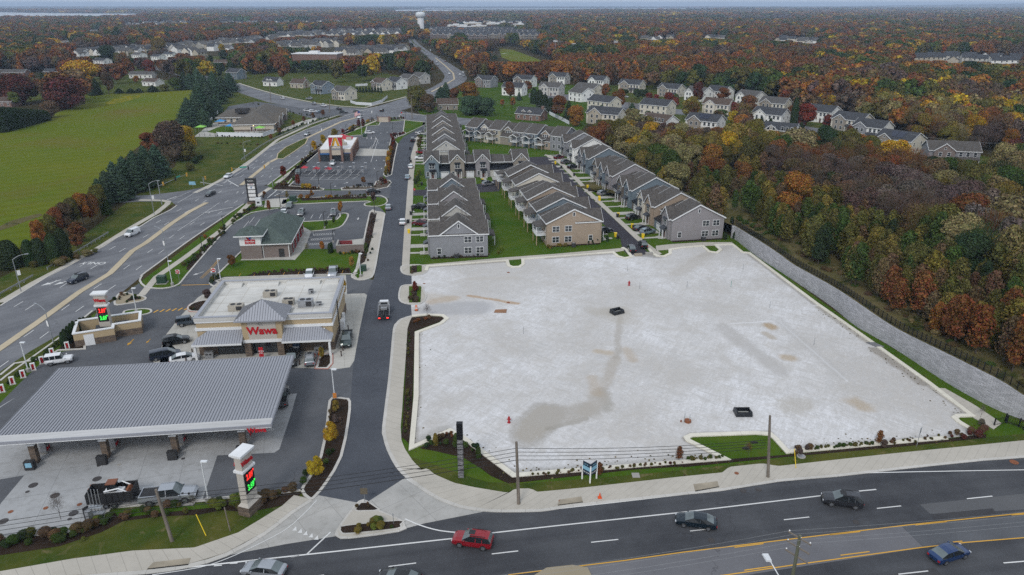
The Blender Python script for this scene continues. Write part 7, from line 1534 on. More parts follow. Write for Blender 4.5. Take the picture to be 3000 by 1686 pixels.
for x,y,yt,l in ((*Q(0,1,(1355,690))[0],482.6+590/3,'red and white no entry sign on the lawn by the green box'),(*Q(0,1,(1625,680))[0],482.6+578/3,'red and white no entry sign at the planted corner')):
 rr=rsign(l,x,y,yt,None,M_signw,None,w=.95,h_=.95); h=max(1.2,HT(x,y,yt)); b=MB(); b.tube([(0,-.09,h-.48),(0,-.04,h-.48)],.42,16,smooth=False); b.obj('red_disc',M_pvcred,rr); b=MB(); b.box(-.3,-.12,h-.55,.3,-.095,h-.41); b.obj('bar',M_signw,rr)
rsign('stop sign at the mouth of the townhouse street',1043,492,474,None,M_pvcred,'STOP',round_=True,w=.8,h_=.8); rsign('stop sign seen over the corner pavement far up the drive road',1011,300,282,None,M_pvcred,None,round_=True,w=.8,h_=.8)
rsign('small grey sign on its post before the long kerb',*Q(2,2,(1768,480))[0],965.2+335/3,None,M_galv,w=.75,h_=.9,ang=.9); rsign('yellow and white notice by the side street',*Q(0,0,(1460,1440))[0],1372/3,None,M_ltblue,w=2.2,h_=1.1,ang=0)
rsign('orange board strapped low beside the island lamp post',843,1006,996,None,M_or,w=.55,h_=.9); rsign('thin marker post sign in the splitter island',*Q(1,2,(178,905))[0],965.2+790/3,None,mat('sign_back_brown',(.12,.1,.07),.6),w=.9,h_=.9); rsign('small sign on the grass tip beside the pavement island lamp',*Q(1,1,(112,640))[0],482.6+590/3,None,M_signw,w=.5,h_=.5)
for x,y in Q(1,2,(395,1068)): rsign('bare thin marker post in the splitter bed',x,y,y-28,None,M_galv,w=.12,h_=.3)
def simple(nm,lab,cat,x,y,parts,group=None,ang=0.,z=0.):
 r=thing(nm,lab,cat,tuple(P(x,y,z)),ang,group)
 for pn,m,f in parts: b=MB(); f(b); b.obj(pn,m,r)
 return r
M_ybin=mat('yellow_lid',(.70,.50,.01),.5,var=.03); M_bbin=mat('black_bin',(.015,.016,.018),.5); M_gbox=mat('green_box',(.02,.05,.035),.5); M_hyd=mat('hydrant_red',(.33,.01,.015),.4)
for i,(x,y) in enumerate([(1029,588),(1507,503),(1555,546),(1590,574),(1548,597),(1617,600),(1214,459),(1397,414),(1478,475),(1508,506)]):
 simple('wheelie_bin',f"wheeled bin with yellow front, {['at the kerb of the drive road','by the upper driveways of the long row','by the middle driveways of the long row','before the paired dark cars','at the corner of the tan end house','nearest the end of the long row','before the short south facing row','near the head of the new street','by the lawn strip below the lane head','beside the silver SUV driveway'][i]}",'wheelie bin',x,y,[('body',M_ybin,lambda b:b.hexa([(-.3,-.3,.1),(.3,-.3,.1),(.3,.35,.1),(-.3,.35,.1)],[(-.36,-.36,1.1),(.36,-.36,1.1),(.36,.4,1.1),(-.36,.4,1.1)])),('lid',M_ybin,lambda b:b.box(-.4,-.4,1.1,.4,.45,1.2))])
for i,(x,y) in enumerate([(1037,531),(1033,542),(1026,563),(1033,422-12),(1030,402),(1031,377),(1060,467),(1552,548),(1593,577),(1553,602),(1213,461),(1411,425),(1443,444),(1481,482)]):
 simple('wheelie_bin','black wheeled bin standing by a driveway','wheelie bin',x+1,y,[('body',M_bbin,lambda b:b.hexa([(-.3,-.3,.1),(.3,-.3,.1),(.3,.35,.1),(-.3,.35,.1)],[(-.36,-.36,1.05),(.36,-.36,1.05),(.36,.4,1.05),(-.36,.4,1.05)])),('lid',M_bbin,lambda b:b.box(-.4,-.4,1.05,.4,.45,1.15))],'black bins by the driveways')
for x,y,l in (*((*Q(1,1,(870,500))[0],'grey end house'),(*Q(1,1,(1752,418))[0],'tan end house'),(*Q(2,1,(155,372))[0],'mauve end house')),): simple('air_conditioner',f'dark air conditioner unit against the wall of the {l}','air conditioner',x,y,[('case',M_dark,lambda b:b.box(-.5,-.5,.05,.5,.5,1.1)),('top_grille',M_steelg,lambda b:b.cyl(0,0,1.1,1.14,.42,12))])
def hyd(b): b.cyl(0,0,0,.75,.14,10); b.ell((0,0,.75),(.15,.15,.14),10,6); b.tube([(-.28,0,.5),(.28,0,.5)],.07,8); b.cyl(0,0,.0,.06,.22,10); b.cyl(0,0,.85,.95,.04,6)
for x,y,l in ((*Q(1,1,(2171,708))[0],'upper of two red fire hydrants on the empty lot'),(*Q(1,2,(1265,296))[0],'lower of two red fire hydrants on the empty lot')):
 r=simple('fire_hydrant',l,'fire hydrant',x,y,[('body',M_hyd,hyd)],z=.05); r.scale=(1.2,)*3
def washout(lab,x,y,ang):
 r=thing('washout_bin',lab,'lined pit',tuple(P(x,y,.05)),ang); b=MB(); rr=random.Random(x)
 for (x0,y0,x1,y1) in ((-1.7,-1.2,1.7,-.9),(-1.7,.9,1.7,1.2),(-1.7,-.9,-1.4,.9),(1.4,-.9,1.7,.9)):
  hh=[.95+rr.uniform(-.15,.3) for _ in range(4)]
  b.hexa([(x0-.1,y0-.1,0),(x1+.1,y0-.1,0),(x1+.1,y1+.1,0),(x0-.1,y1+.1,0)],[(x0,y0,hh[0]),(x1,y0,hh[1]),(x1,y1,hh[2]),(x0,y1,hh[3])])
 r.scale=(.7,)*3; b.box(-1.38,-.88,0,1.38,.88,.3); b.obj('liner',mat('black_liner',(.014,.016,.02),.35,var=.3,scale=2.),r)
 b=MB(); b.box(-1.1,-.3,.55,1.1,-.1,.75); b.obj('plank',mat('grey_plank',(.28,.28,.26),.8),r)
washout('black lined washout pit further back on the empty lot',1552,788,.5); washout('black lined washout pit with plank near the grass notch',1868,1042,0.)
simple('traffic_drum','orange and white traffic drum at the lot entrance','traffic drum',*Q(1,1,(567,898))[0],[('drum',mat('drum_orange',(.6,.13,.02),.5),lambda b:b.cyl(0,0,.05,1.1,.3,12,r2=.24)),('white_band',M_signw,lambda b:(b.cyl(0,0,.45,.6,.3,12),b.cyl(0,0,.8,.92,.28,12))),('foot',M_plast,lambda b:b.cyl(0,0,0,.1,.42,12))])
for x,y,l in ((*Q(1,2,(1950,862))[0],'orange cone on the pavement beside the storm drain'),(*Q(0,1,(2410,1228))[0],'orange cone at the brick edged bed')): simple('traffic_cone',l,'traffic cone',x,y,[('cone',mat('cone_orange',(.65,.09,.02),.5),lambda b:b.cyl(0,0,.05,.75,.18,10,r2=.04)),('foot',mat('cone_orange',(.65,.09,.02)),lambda b:b.box(-.25,-.25,0,.25,.25,.06))],z=.13)
for (x,y,l,s_) in ((*Q(0,1,(1225,690))[0],'dark green utility box on a pad by the lamp post',1.),(*Q(1,1,(165,600))[0],'green utility box near the tip of the pavement island',.85),(738,508,'long green utility cabinet on the hedge lawn',1.1),(918,346,'green utility cabinet behind the restaurant',1.)): r=simple('utility_box',l,'utility box',x,y,[('case',M_gbox,lambda b:b.box(-.9,-.7,.1,.9,.7,1.75)),('pad',M_kerb,lambda b:b.box(-1.15,-.95,0,1.15,.95,.12))],ang=.1); r.scale=(s_,)*3
simple('utility_box','white metering cabinet beside the tenant sign','utility box',652,519,[('case',M_lampw,lambda b:b.box(-.8,-.6,.3,.8,.6,2.6)),('pad',M_kerb,lambda b:b.box(-1.2,-.9,0,1.2,.9,.12)),('vent',M_dark,lambda b:b.box(-.4,-.63,1.,.4,-.605,1.6))],ang=.1)
for x,y,l in ((*Q(1,1,(2240,485))[0],'left of two concrete blocks closing the street end'),(*Q(1,1,(2322,476))[0],'right of two concrete blocks closing the street end')): simple('concrete_block',l,'concrete block',x,y,[('block',M_inlet if 'left' in l else M_kerb,lambda b:(b.box(-.95,-.35,0,.95,.35,.6),b.box(-.3,-.15,.6,.3,.15,.66)))],ang=.15,z=.03)
ch=None
for i,(x,y) in enumerate([(512,1188),(397,1237),(322,1300),(255,1350),(178,1405),(98,1455),(20,1515)]):
 q=Q(0,1,(x,y))[0]; lab=f'white and red vehicle charger, {ORD[i]} from the waste enclosure'
 if ch is None:
  ch=thing('charger',lab,'charger',tuple(P(*q)),.5,'vehicle chargers'); b=MB(); b.box(-.55,-.22,.1,-.3,.22,1.95); b.box(.3,-.22,.1,.55,.22,1.95); b.box(-.55,-.22,1.953,.55,.22,2.15); b.box(-.3,-.05,.1,.3,.15,1.95); b.obj('frame',M_signw,ch); b=MB(); b.box(-.29,-.09,.3,.29,-.055,1.8); b.obj('red_panel',M_pvcred,ch); b=MB(); b.tube([(.1,-.15,1.3),(.2,-.3,.7),(-.1,-.3,.5),(-.1,-.12,1.2)],.03,5); b.obj('cable',M_plast,ch); b=MB(); b.box(-.7,-.4,0,.7,.4,.1); b.obj('base',M_kerb,ch); ch.scale=(.66,)*3
 else: clone(ch,P(*q),.5,lab,'vehicle chargers')
so=None
for i in range(10):
 x,y=(w2(220+222*(i%5),1295) if i<5 else w2(145+226*(i%5),1372)); lab=f'blue grey ordering post, {ORD[i%5]} from the west in the {"upper" if i<5 else "lower"} stall line'
 if so is None:
  so=thing('order_post',lab,'order post',tuple(P(x,y)),.1,'order posts in the restaurant stalls'); b=MB(); b.cyl(0,0,0,3.1,.1,6); b.obj('post',M_slate:=mat('blue_grey_post',(.12,.15,.2),.5),so); b=MB(); b.box(-.45,-.15,.9,.45,-.1,2.1); b.obj('menu_board',M_steelg,so); b=MB(); b.box(-.5,-.6,3.,.5,.6,3.1); b.obj('cap',M_steelg,so)
 else: clone(so,P(x,y),.1,lab,'order posts in the restaurant stalls')
for x,y,l in ((*w2(185,1350),'left of two red folded parasols in the stalls'),(*w2(410,1355),'right of two red folded parasols in the stalls'),(*w2(-40,1330),'red parasol beside the black SUV in the stalls')):
 simple('parasol',l,'parasol',x,y,[('canopy',M_roofred,lambda b:hiproof(b,-1.2,1.2,-1.2,1.2,1.9,0,0,2.7)),('pole',M_galv,lambda b:b.cyl(0,0,0,2.,.05,6))])
for i,(x,y) in enumerate([(1130,695),(1210,697),(1290,700),(1308,720),(1285,755),(1270,790),(1255,835),(1230,865),(1205,890),(1185,905),(1655,690),(1690,665),(1720,650)]):
 o=MB(); o.cyl(0,0,0,1.1,.12,6); o=o.obj('delineator',M_signw); o.location=P(*w2(x,y)); tag(o,'white flexible post marking the restaurant drive lane','lane post','white lane posts by the restaurant')
simple('gated_bin_store','tan gated bin store with two brick piers behind the restaurant lot','bin store',*w2(1440,375),[('gate',M_cream,lambda b:b.box(-2.6,0,.1,2.6,.15,2.4)),('pier',M_brick,lambda b:(b.box(-3.3,-.2,0,-2.6,.5,2.9),b.box(2.6,-.2,0,3.3,.5,2.9))),('wall',M_brick,lambda b:b.box(-3.2,3.8,0,3.2,4.1,2.2))])
p=P(*w2(1028,600)); r=thing('flagpole','tall white flagpole with stars and stripes behind the restaurant','flagpole',tuple(p),0); b=MB(); b.cyl(0,0,0,11.,.09,8,r2=.05); b.obj('pole',M_lampw,r)
b=MB(); vs=[];nx,ny=14,13
for j in range(ny+1):
 for i in range(nx+1): vs.append((-i*.2,.15*math.sin(i*.7),10.9-j*.15-.012*i*i*.5))
for j in range(ny):
 for i in range(nx): a=j*(nx+1)+i; b.add([vs[a],vs[a+1],vs[a+nx+2],vs[a+nx+1]],[(0,1,2,3)],2 if (i<6 and j<7) else j%2)
b.obj('flag',[mat('flag_red',(.45,.03,.04),.7),M_signw,mat('flag_blue',(.03,.05,.2),.7)],r)
for x,y,l in ((858.7+1228/3,141,'white goal frame on the sports field'),(858.7+1160/3,124,'far white goal frame at the head of the sports field')): simple('goal',l,'goal',x,y,[('frame',M_signw,lambda b:(b.tube([(-3.6,0,0),(-3.6,0,2.4),(3.6,0,2.4),(3.6,0,0)],.12,5),b.tube([(-3.6,1.8,0),(-3.6,0,2.4)],.06,4),b.tube([(3.6,1.8,0),(3.6,0,2.4)],.06,4)))])
for x,y,l in ((903,471,'black bench on the island, the western one'),(932,468,'black bench on the island, the eastern one')): simple('bench',l,'bench',x,y,[('seat',M_black,lambda b:b.box(-.9,-.25,.4,.9,.25,.5)),('backrest',M_black,lambda b:b.box(-.9,.25,.5,.9,.32,.95)),('leg',M_black,lambda b:b.box(-.8,-.2,0,-.7,.2,.4)),('leg',M_black,lambda b:b.box(.7,-.2,0,.8,.2,.4))],ang=.2)
for a,b_,l in ((Q(0,2,(1555,1150))[0],Q(0,2,(1440,1050))[0],'yellow guy wire guard on the lower lawn'),(Q(2,2,(855,640))[0],Q(2,2,(790,550))[0],'yellow guy wire guard beside the taller pole')):
 p=P(*a,.1); q=P(*b_); d=(q-p); d.z=0; bb=MB(); bb.tube([(0,0,0),(d.x*.45,d.y*.45,2.2)],.05,5); o=bb.obj('guy_guard',M_ybin); o.location=p; tag(o,l,'guy wire guard')
simple('wood_post','short weathered wooden post leaning on the lower lawn','wooden post',*Q(0,2,(1738,1115))[0],[('post',mat('weathered_pole',(.17,.145,.12)),lambda b:b.tube([(0,0,0),(-.35,.3,3.2)],.07,6))])
simple('vent_stack','cluster of galvanised vent pipes at the fuel tank corner','vent pipes',*Q(0,2,(745,1025))[0],[('pipe',M_steelg,lambda b:b.tube([(-.6+.35*0,0,0),(-.6,.2,4.2)],.05,6)),('pipe',M_steelg,lambda b:b.tube([(-.2,0,0),(-.2,.2,4.2)],.05,6)),('pipe',M_steelg,lambda b:b.tube([(.2,0,0),(.2,.2,4.2)],.05,6)),('pipe',M_steelg,lambda b:b.tube([(.6,0,0),(.6,.2,4.2)],.05,6)),('cage',M_galv,lambda b:(b.box(-.8,-.3,.9,.8,.3,1.),b.box(-.8,-.3,0,.8,.3,.1),b.box(-.8,-.3,1.8,.8,.3,1.86)))])
simple('air_station','grey air hose cabinet beside the vent pipes','air station',*Q(0,2,(685,1040))[0],[('case',M_steelg,lambda b:b.box(-.4,-.3,0,.4,.3,1.6)),('panel',M_plast,lambda b:b.box(-.55,-.35,.2,-.41,.35,1.9))],ang=-.5)
simple('air_station','two post vacuum stand on a pad behind the silver pickup','vacuum stand',*Q(0,2,(1415,900))[0],[('pad',M_kerb,lambda b:b.box(-1,-.7,0,1,.6,.12)),('post',M_plast,lambda b:b.box(-.5,-.1,.12,-.3,.1,1.5)),('post',M_plast,lambda b:b.box(.3,-.1,.12,.5,.1,1.5)),('box',M_steelg,lambda b:b.box(-.3,-.1,.5,.3,.1,1.3))])
for i,(x,y) in enumerate([(858.7+2158/3,482.6+605/3),(858.7+2250/3,482.6+735/3),(1717.3+32/3,482.6+725/3),(1717.3+364/3,482.6+720/3),(1717.3+455/3,482.6+592/3),(1717.3+656/3,482.6+880/3),(1717.3+990/3,482.6+1160/3),(858.7+1375/3,482.6+1075/3),(1717.3+50/3,965.2+300/3),(1717.3+12/3,965.2+290/3)]):
 b=MB(); b.cyl(0,0,0,1.5,.04,5); o=b.obj('survey_stake',M_galv if i!=3 else mat('teal_stake',(.02,.25,.2),.6)); o.location=P(x,y); tag(o,'thin survey stake standing on the crushed stone lot','survey stake','survey stakes on the lot')
rr=random.Random(5)
simple('valve_ring','orange valve ring set among stakes low on the empty lot','valve ring',1730,1062,[('ring',M_rust,lambda b:(b.cyl(0,0,0,.35,.5,14),b.cyl(-1.,0,0,.3,.12,8)))],z=.05)
simple('cardboard_sheet','brown scrap sheet lying on the empty lot','scrap sheet',*Q(1,1,(1200,902))[0],[('sheet',mat('cardboard',(.25,.13,.07),.9),lambda b:b.hexa([(-1.3,-.8,.03),(1.2,-1.,.03),(1.3,.9,.03),(-1.,.6,.03)],[(-1.3,-.8,.07),(1.2,-1.,.12),(1.3,.9,.06),(-1.,.6,.1)]))],z=.05)
simple('utility_box','square pale ground vault cover on the verge','vault cover',*Q(1,2,(2222,696))[0],[('lid',M_kerb,lambda b:b.box(-.5,-.5,0,.5,.5,.1))]); simple('manhole_riser','round raised manhole with steel lid on the verge','manhole',*Q(2,2,(893,552))[0],[('collar',M_kerb,lambda b:b.cyl(0,0,0,.12,.6,16)),('lid',M_steelg,lambda b:b.cyl(0,0,.12,.2,.4,16))])
simple('riprap_outlet','small grey stone spillway cut through the lot kerb','spillway',*Q(2,1,(1450,1160))[0],[('stone',M_block,lambda b:b.hexa([(-1.2,.9,0),(-.2,-.9,0),(1.2,-.9,0),(.3,.9,0)],[(-1.2,.9,.2),(-.2,-.9,.2),(1.2,-.9,.22),(.3,.9,.22)]))])
m,nt,b=new_mat('foliage'); M_leaf=m
at=nd(nt,'ShaderNodeAttribute',attribute_type='INSTANCER',attribute_name='tcol')
gm=nd(nt,'ShaderNodeNewGeometry')
hs=nd(nt,'ShaderNodeHueSaturation'); lk(nt,at.outputs['Color'],hs.inputs['Color'])
ri=gm.outputs['Random Per Island']; lk(nt,mth(nt,'MULTIPLY_ADD',ri,.06,.47),hs.inputs['Hue']); lk(nt,mth(nt,'MULTIPLY_ADD',mth(nt,'FRACT',mth(nt,'MULTIPLY',ri,37.7)),1.05,.58),hs.inputs['Value'])
c=hs.outputs[0]; n1=noi(nt,.35,4,.6,gm.outputs['Position'])
c=mixc(nt,mth(nt,'MULTIPLY',ramp(nt,n1,.45,.7),.45),c,(.045,.05,.018))
lk(nt,c,b.inputs['Base Color']); b.inputs['Roughness'].default_value=.95; b.inputs['Specular IOR Level'].default_value=.02
M_bark=mat('bark',(.07,.058,.048),.9,var=.3,scale=4.)
def crownmesh(kind,seed,n,leaf,name='crown',core=True):
 r=np.random.default_rng(seed);
 if kind=='broad' or kind=='shrub':
  k=18 if kind=='broad' else 8
  cs=[];rs=[]
  for i in range(k):
   a=r.uniform(0,2*math.pi); zz=r.uniform(-1,1); q=math.sqrt(max(0,1-zz*zz))*r.uniform(.45,.8)
   if kind=='broad': cs.append((.36*q*math.cos(a),.36*q*math.sin(a),.56+.30*zz)); rs.append(r.uniform(.11,.20))
   else: cs.append((.30*q*math.cos(a),.30*q*math.sin(a),.42+.28*zz)); rs.append(r.uniform(.2,.3))
  cs=np.array(cs); rs=np.array(rs); idx=r.integers(0,k,n); d=r.normal(size=(n,3)); d/=np.linalg.norm(d,axis=1)[:,None]; d[:,2]=np.where(d[:,2]<-.3,-d[:,2],d[:,2])
  pos=cs[idx]+d*(rs[idx]*r.uniform(.75,1.12,n))[:,None]
 elif kind=='pine':
  z=1-np.sqrt(r.uniform(0,1,n))*.93; lay=(z*11)%1; R=.34*(1-z)**.72*(.55+.45*lay**.6)*r.uniform(.55,1.08,n); a=r.uniform(0,2*math.pi,n)
  arm=1+.22*np.sin(a*5+np.floor(z*11)*2.4)
  pos=np.stack([R*arm*np.cos(a),R*arm*np.sin(a),z-.03*R],1); d=np.stack([np.cos(a),np.sin(a),np.full(n,.8)],1)
 elif kind=='column':
  z=r.uniform(.02,1,n); R=.22*np.sqrt(np.clip(1-((z-.3)/.72)**2,0,1))*r.uniform(.85,1.08,n); a=r.uniform(0,2*math.pi,n); pos=np.stack([R*np.cos(a),R*np.sin(a),z],1); d=np.stack([np.cos(a),np.sin(a),np.full(n,.5)],1)
 elif kind=='upright':
  z=r.uniform(.15,1,n)**.9; wob=.6+.4*np.sin(z*23+r.uniform(0,6)); R=.22*np.sqrt(np.clip(1-((z-.5)/.52)**2,.02,1))*r.uniform(.2,1.15,n); a=r.uniform(0,2*math.pi,n); R*=1+.35*np.sin(a*3+z*14)
  pos=np.stack([R*np.cos(a),R*np.sin(a),z],1); d=np.stack([np.cos(a),np.sin(a),np.full(n,.9)],1)
 elif kind=='bare':
  pos=[];d=[]
  for i in range(n):
   a=r.uniform(0,2*math.pi); el=r.uniform(.25,1.45); L=r.uniform(.25,.62)
   dd=np.array([math.cos(a)*math.cos(el),math.sin(a)*math.cos(el),math.sin(el)]); pos.append(np.array([0,0,.33])+dd*L*np.array([.85,.85,1.05])+r.normal(size=3)*.03); d.append(dd)
  pos=np.array(pos); d=np.array(d)
 elif kind=='clump':
  k=26; cs=np.stack([r.uniform(-.5,.5,k),r.uniform(-.5,.5,k),r.uniform(.35,.62,k)],1); rs=r.uniform(.14,.26,k); idx=r.integers(0,k,n); d=r.normal(size=(n,3)); d/=np.linalg.norm(d,axis=1)[:,None]; d[:,2]=abs(d[:,2])
  pos=cs[idx]+d*(rs[idx]*r.uniform(.8,1.1,n))[:,None]*np.array([1,1,1.4])
 d=d/np.linalg.norm(d,axis=1)[:,None]
 nrm=d*.8+r.normal(size=(n,3))*.6; nrm/=np.linalg.norm(nrm,axis=1)[:,None]
 t=np.cross(nrm,r.normal(size=(n,3))); t/=np.linalg.norm(t,axis=1)[:,None]; s=np.cross(nrm,t)
 sz=leaf*r.uniform(.6,1.4,n)[:,None]
 if kind=='bare':
  s=d; t=np.cross(d,r.normal(size=(n,3))); t/=np.linalg.norm(t,axis=1)[:,None]
  v=np.stack([pos-t*sz*.10,pos+t*sz*.10,pos+s*sz*2.6+t*sz*.12,pos+s*sz*2.6-t*sz*.12],1)
 else: v=np.stack([pos-t*sz-s*sz*.5,pos+t*sz*.6-s*sz*.8,pos+t*sz+s*sz*.6,pos-t*sz*.5+s*sz],1)
 V=v.reshape(-1,3).tolist(); Fc=[tuple(range(4*i,4*i+4)) for i in range(n)]
 bb=MB(); bb.add(V,Fc,0,False)
 if core and kind in('broad','shrub'):
  for c_,q in zip(cs,rs): bb.ell(tuple(c_),(q*.78,q*.78,q*.78),7,4,0,jit=.2)
 if core and kind=='clump':
  for c_,q in zip(cs,rs): bb.ell((c_[0],c_[1],c_[2]*.8),(q*.9,q*.9,q*1.1),6,4,0,jit=.2)
 if core and kind in('pine','column'):
  pr=[(0.02,.02)]+[((.20*(1-z_)**.72 if kind=='pine' else .17*math.sqrt(max(.01,1-((z_-.3)/.72)**2))),z_) for z_ in (.08,.25,.45,.65,.85,.97)]
  for (r0,z0_),(r1,z1_) in zip(pr,pr[1:]): bb.tube([(0,0,z0_),(0,0,z1_)],r0,8,0,r1,cap=False)
 me=bb.mesh(name,[M_leaf]); return me
KN=dict(broad=(7500,.0135),pine=(6500,.0135),column=(3200,.014),upright=(3000,.022),bare=(1500,.02),shrub=(4500,.018))
CR={k:[crownmesh(k,10*i+len(k),KN[k][0],KN[k][1]) for i in range(3 if k in('broad','upright','bare') else 2)] for k in KN}
CM={k:[crownmesh(k,77+i,{'broad':900,'pine':800,'column':300,'upright':500,'bare':600}[k],{'broad':.036,'pine':.034,'column':.04,'upright':.04,'bare':.03}[k]) for i in range(2)] for k in ('broad','pine','upright','bare')}
CF=[crownmesh('clump',200+i,900,.05) for i in range(2)]
def trunkmesh(kind):
 b=MB(); r=random.Random(len(kind)); top={'broad':.7,'pine':.95,'column':.5,'upright':.85,'bare':.6,'shrub':.3}[kind]
 b.tube([(0,0,-.03),(.006,.004,top*.5),(0,0,top)],.022 if kind!='bare' else .018,6,0,.006)
 if kind in('broad','bare','upright'):
  for i in range(7 if kind=='bare' else 5):
   a=i*2.4; z0=.22+.06*i; L=.26 if kind!='upright' else .12
   b.tube([(0,0,z0),(L*.5*math.cos(a),L*.5*math.sin(a),z0+.14),(L*math.cos(a),L*math.sin(a),z0+.33 if kind=='bare' else z0+.25)],.011,4,0,.003)
 return b.mesh('trunk',[M_bark])
TM={k:trunkmesh(k) for k in ('broad','pine','column','upright','bare')}
PAL=dict(rust=(.150,.062,.026),orange=(.24,.098,.026),brown=(.112,.072,.042),olive=(.092,.086,.026),green=(.046,.074,.020),dkgreen=(.028,.048,.022),yellow=(.24,.17,.04),gold=(.34,.215,.022),straw=(.185,.15,.072),red=(.15,.028,.021),grey=(.115,.092,.08),plum=(.090,.064,.057),pine=(.048,.082,.052),maroon=(.09,.028,.025),lime=(.125,.15,.03),brass=(.15,.12,.03))
CNM=dict(rust='rust brown',orange='orange',brown='brown',olive='olive green',green='green',dkgreen='dark green',yellow='yellow',gold='golden',straw='straw coloured',red='red',grey='bare grey',plum='bare purplish',pine='blue green',maroon='dark red',lime='lime green',brass='brassy green')
KNM=dict(broad='broad leafed tree',pine='pine',column='columnar evergreen',upright='slender young tree',bare='nearly leafless tree')
def shade(col,rr_,amt=.18): k=1+rr_.uniform(-amt,amt); return [max(.004,c_*k*(1+rr_.uniform(-.08,.08))) for c_ in PAL[col]]
tr=random.Random(99)
def tree(kind,col,x,y,h,w,label,group=None,z=0.,nm=None):
 r=thing(nm or {'pine':'pine_tree','column':'evergreen','upright':'young_tree','bare':'bare_tree','broad':'tree'}[kind],label,'tree',(x,y,z),tr.uniform(0,6.28),group)
 r.scale=(w/.8 if kind in('broad','bare') else w/.6 if kind=='pine' else w/.44,)*2+(h,)
 lo=kind=='broad' and w>h*1.05
 if lo: r.scale=(w,w,h)
 c_=from_mesh('crown',tr.choice(CR['shrub' if lo else kind]),r); c_['tcol']=shade(col,tr)
 from_mesh('trunk',TM[kind],r); return r
def dtree(kind,col,x,yb,yt,wpx,label,group=None):
 p=P(x,yb); h=max(1.5,HT(x,yb,yt)); w=wpx*MPP(x,yb-(yb-yt)*.4); return tree(kind,col,p.x,p.y,h,w,label,group,z=zg(p.x,p.y))
def shrub(col,x,y,w,h,label,group=None,z=.08,nm='shrub',mesh=None):
 p=P(x,y,z); o=from_mesh(nm,tr.choice(CR['shrub']),None,p,tr.uniform(0,6)); o.scale=(w/1.,w/1.,h/.95); o['tcol']=shade(col,tr); return tag(o,label,'shrub',group)
TREES=[]
def T(*a,**k): TREES.append(PXY(a)); return dtree(*a,**k)
def PXY(a): p=P(a[2],a[3]); return (p.x,p.y,a[5]*MPP(a[2],a[3])*.5)
T('broad','maroon',165,275,190,115,'big dark red spreading tree at the field corner'); T('broad','brown',128,297,253,52,'rounded brown tree under the dark red one'); T('broad','gold',215,215,150,95,'wide golden tree behind the field'); T('broad','maroon',60,262,185,95,'dark plum tree at the left edge before the brick house')
T('broad','lime',38,268,232,30,'small yellow green tree at the left edge'); T('broad','red',375,185,150,40,'orange red tree beside the white cottage road'); T('broad','maroon',352,175,143,24,'narrow dark red tree behind the orange red one'); T('broad','dkgreen',278,165,112,52,'round dark green tree in the left suburb'); T('pine','dkgreen',300,120,66,42,'tall dark conifer standing over the left suburb')
T('broad','brass',405,140,95,44,'brassy yellow tree above the ranch houses'); T('broad','olive',478,180,147,40,'pale olive tree by the suburb road'); T('bare','grey',415,196,163,24,'bare grey street tree by the white ranch house'); T('broad','gold',560,140,112,18,'small gold tree by the tall cream houses')
for i,(x,yb,yt,w,c_) in enumerate([(195,236,178,18,'dkgreen'),(225,238,200,30,'rust'),(245,240,196,26,'dkgreen'),(275,240,182,30,'brown'),(232,242,212,16,'pine'),(250,240,216,14,'dkgreen'),(300,235,222,24,'dkgreen'),(330,235,222,26,'dkgreen'),(350,234,222,24,'dkgreen'),(385,232,214,30,'dkgreen'),(415,230,212,30,'olive'),(440,228,195,40,'green'),(465,225,180,30,'pine'),(395,212,196,14,'dkgreen'),(165,240,228,24,'brown')]): T('pine' if c_ in('dkgreen','pine') else 'broad',c_,x,yb,yt,w,f'{CNM[c_]} {"conifer" if c_ in("dkgreen","pine") else "tree"} in the hedge line at the top of the field','hedge line at the top of the field')
for i in range(9): x=8+i*13; T('column','dkgreen',x,333-i*3.6,268+i*1.2,30,'tall dark clipped conifer in the hedge at the left edge of the field','dark conifer hedge by the field')
for i,(x,yb,yt,w) in enumerate([(580,232,182,44),(560,246,190,46),(545,262,196,50),(527,278,206,52),(508,292,214,54),(497,308,236,56),(478,318,244,54),(520,258,188,46),(540,240,178,44),(505,262,190,44),(470,300,256,40),(530,300,250,40),(545,285,238,34),(515,320,270,40),(480,225,184,40),(500,215,172,36)]): T('pine','pine',x,yb,yt,w,f'tall blue green pine, {ORD[i]} counted along the upper pine belt beside the field','upper pine belt')
T('broad','plum',430,405,303,100,'large leafless purplish tree between the two pine belts'); T('broad','rust',380,385,330,52,'rust tree at the head of the lower pine belt'); T('broad','gold',475,390,318,46,'golden brown tree on the verge side of the leafless one'); T('broad','olive',470,405,355,60,'olive bush like tree at the verge corner'); T('bare','grey',490,385,350,40,'bare grey thicket tree by the daycare lawn')
for i,(x,yb,yt,w) in enumerate([(400,445,362,64),(372,455,365,66),(345,462,378,66),(320,478,392,66),(296,492,405,64),(275,508,428,60),(350,482,400,54),(385,470,395,48),(255,520,448,54),(315,505,430,50)]): T('pine','pine',x,yb,yt,w,f'blue green pine, {ORD[i]} counted down the lower pine belt','lower pine belt')
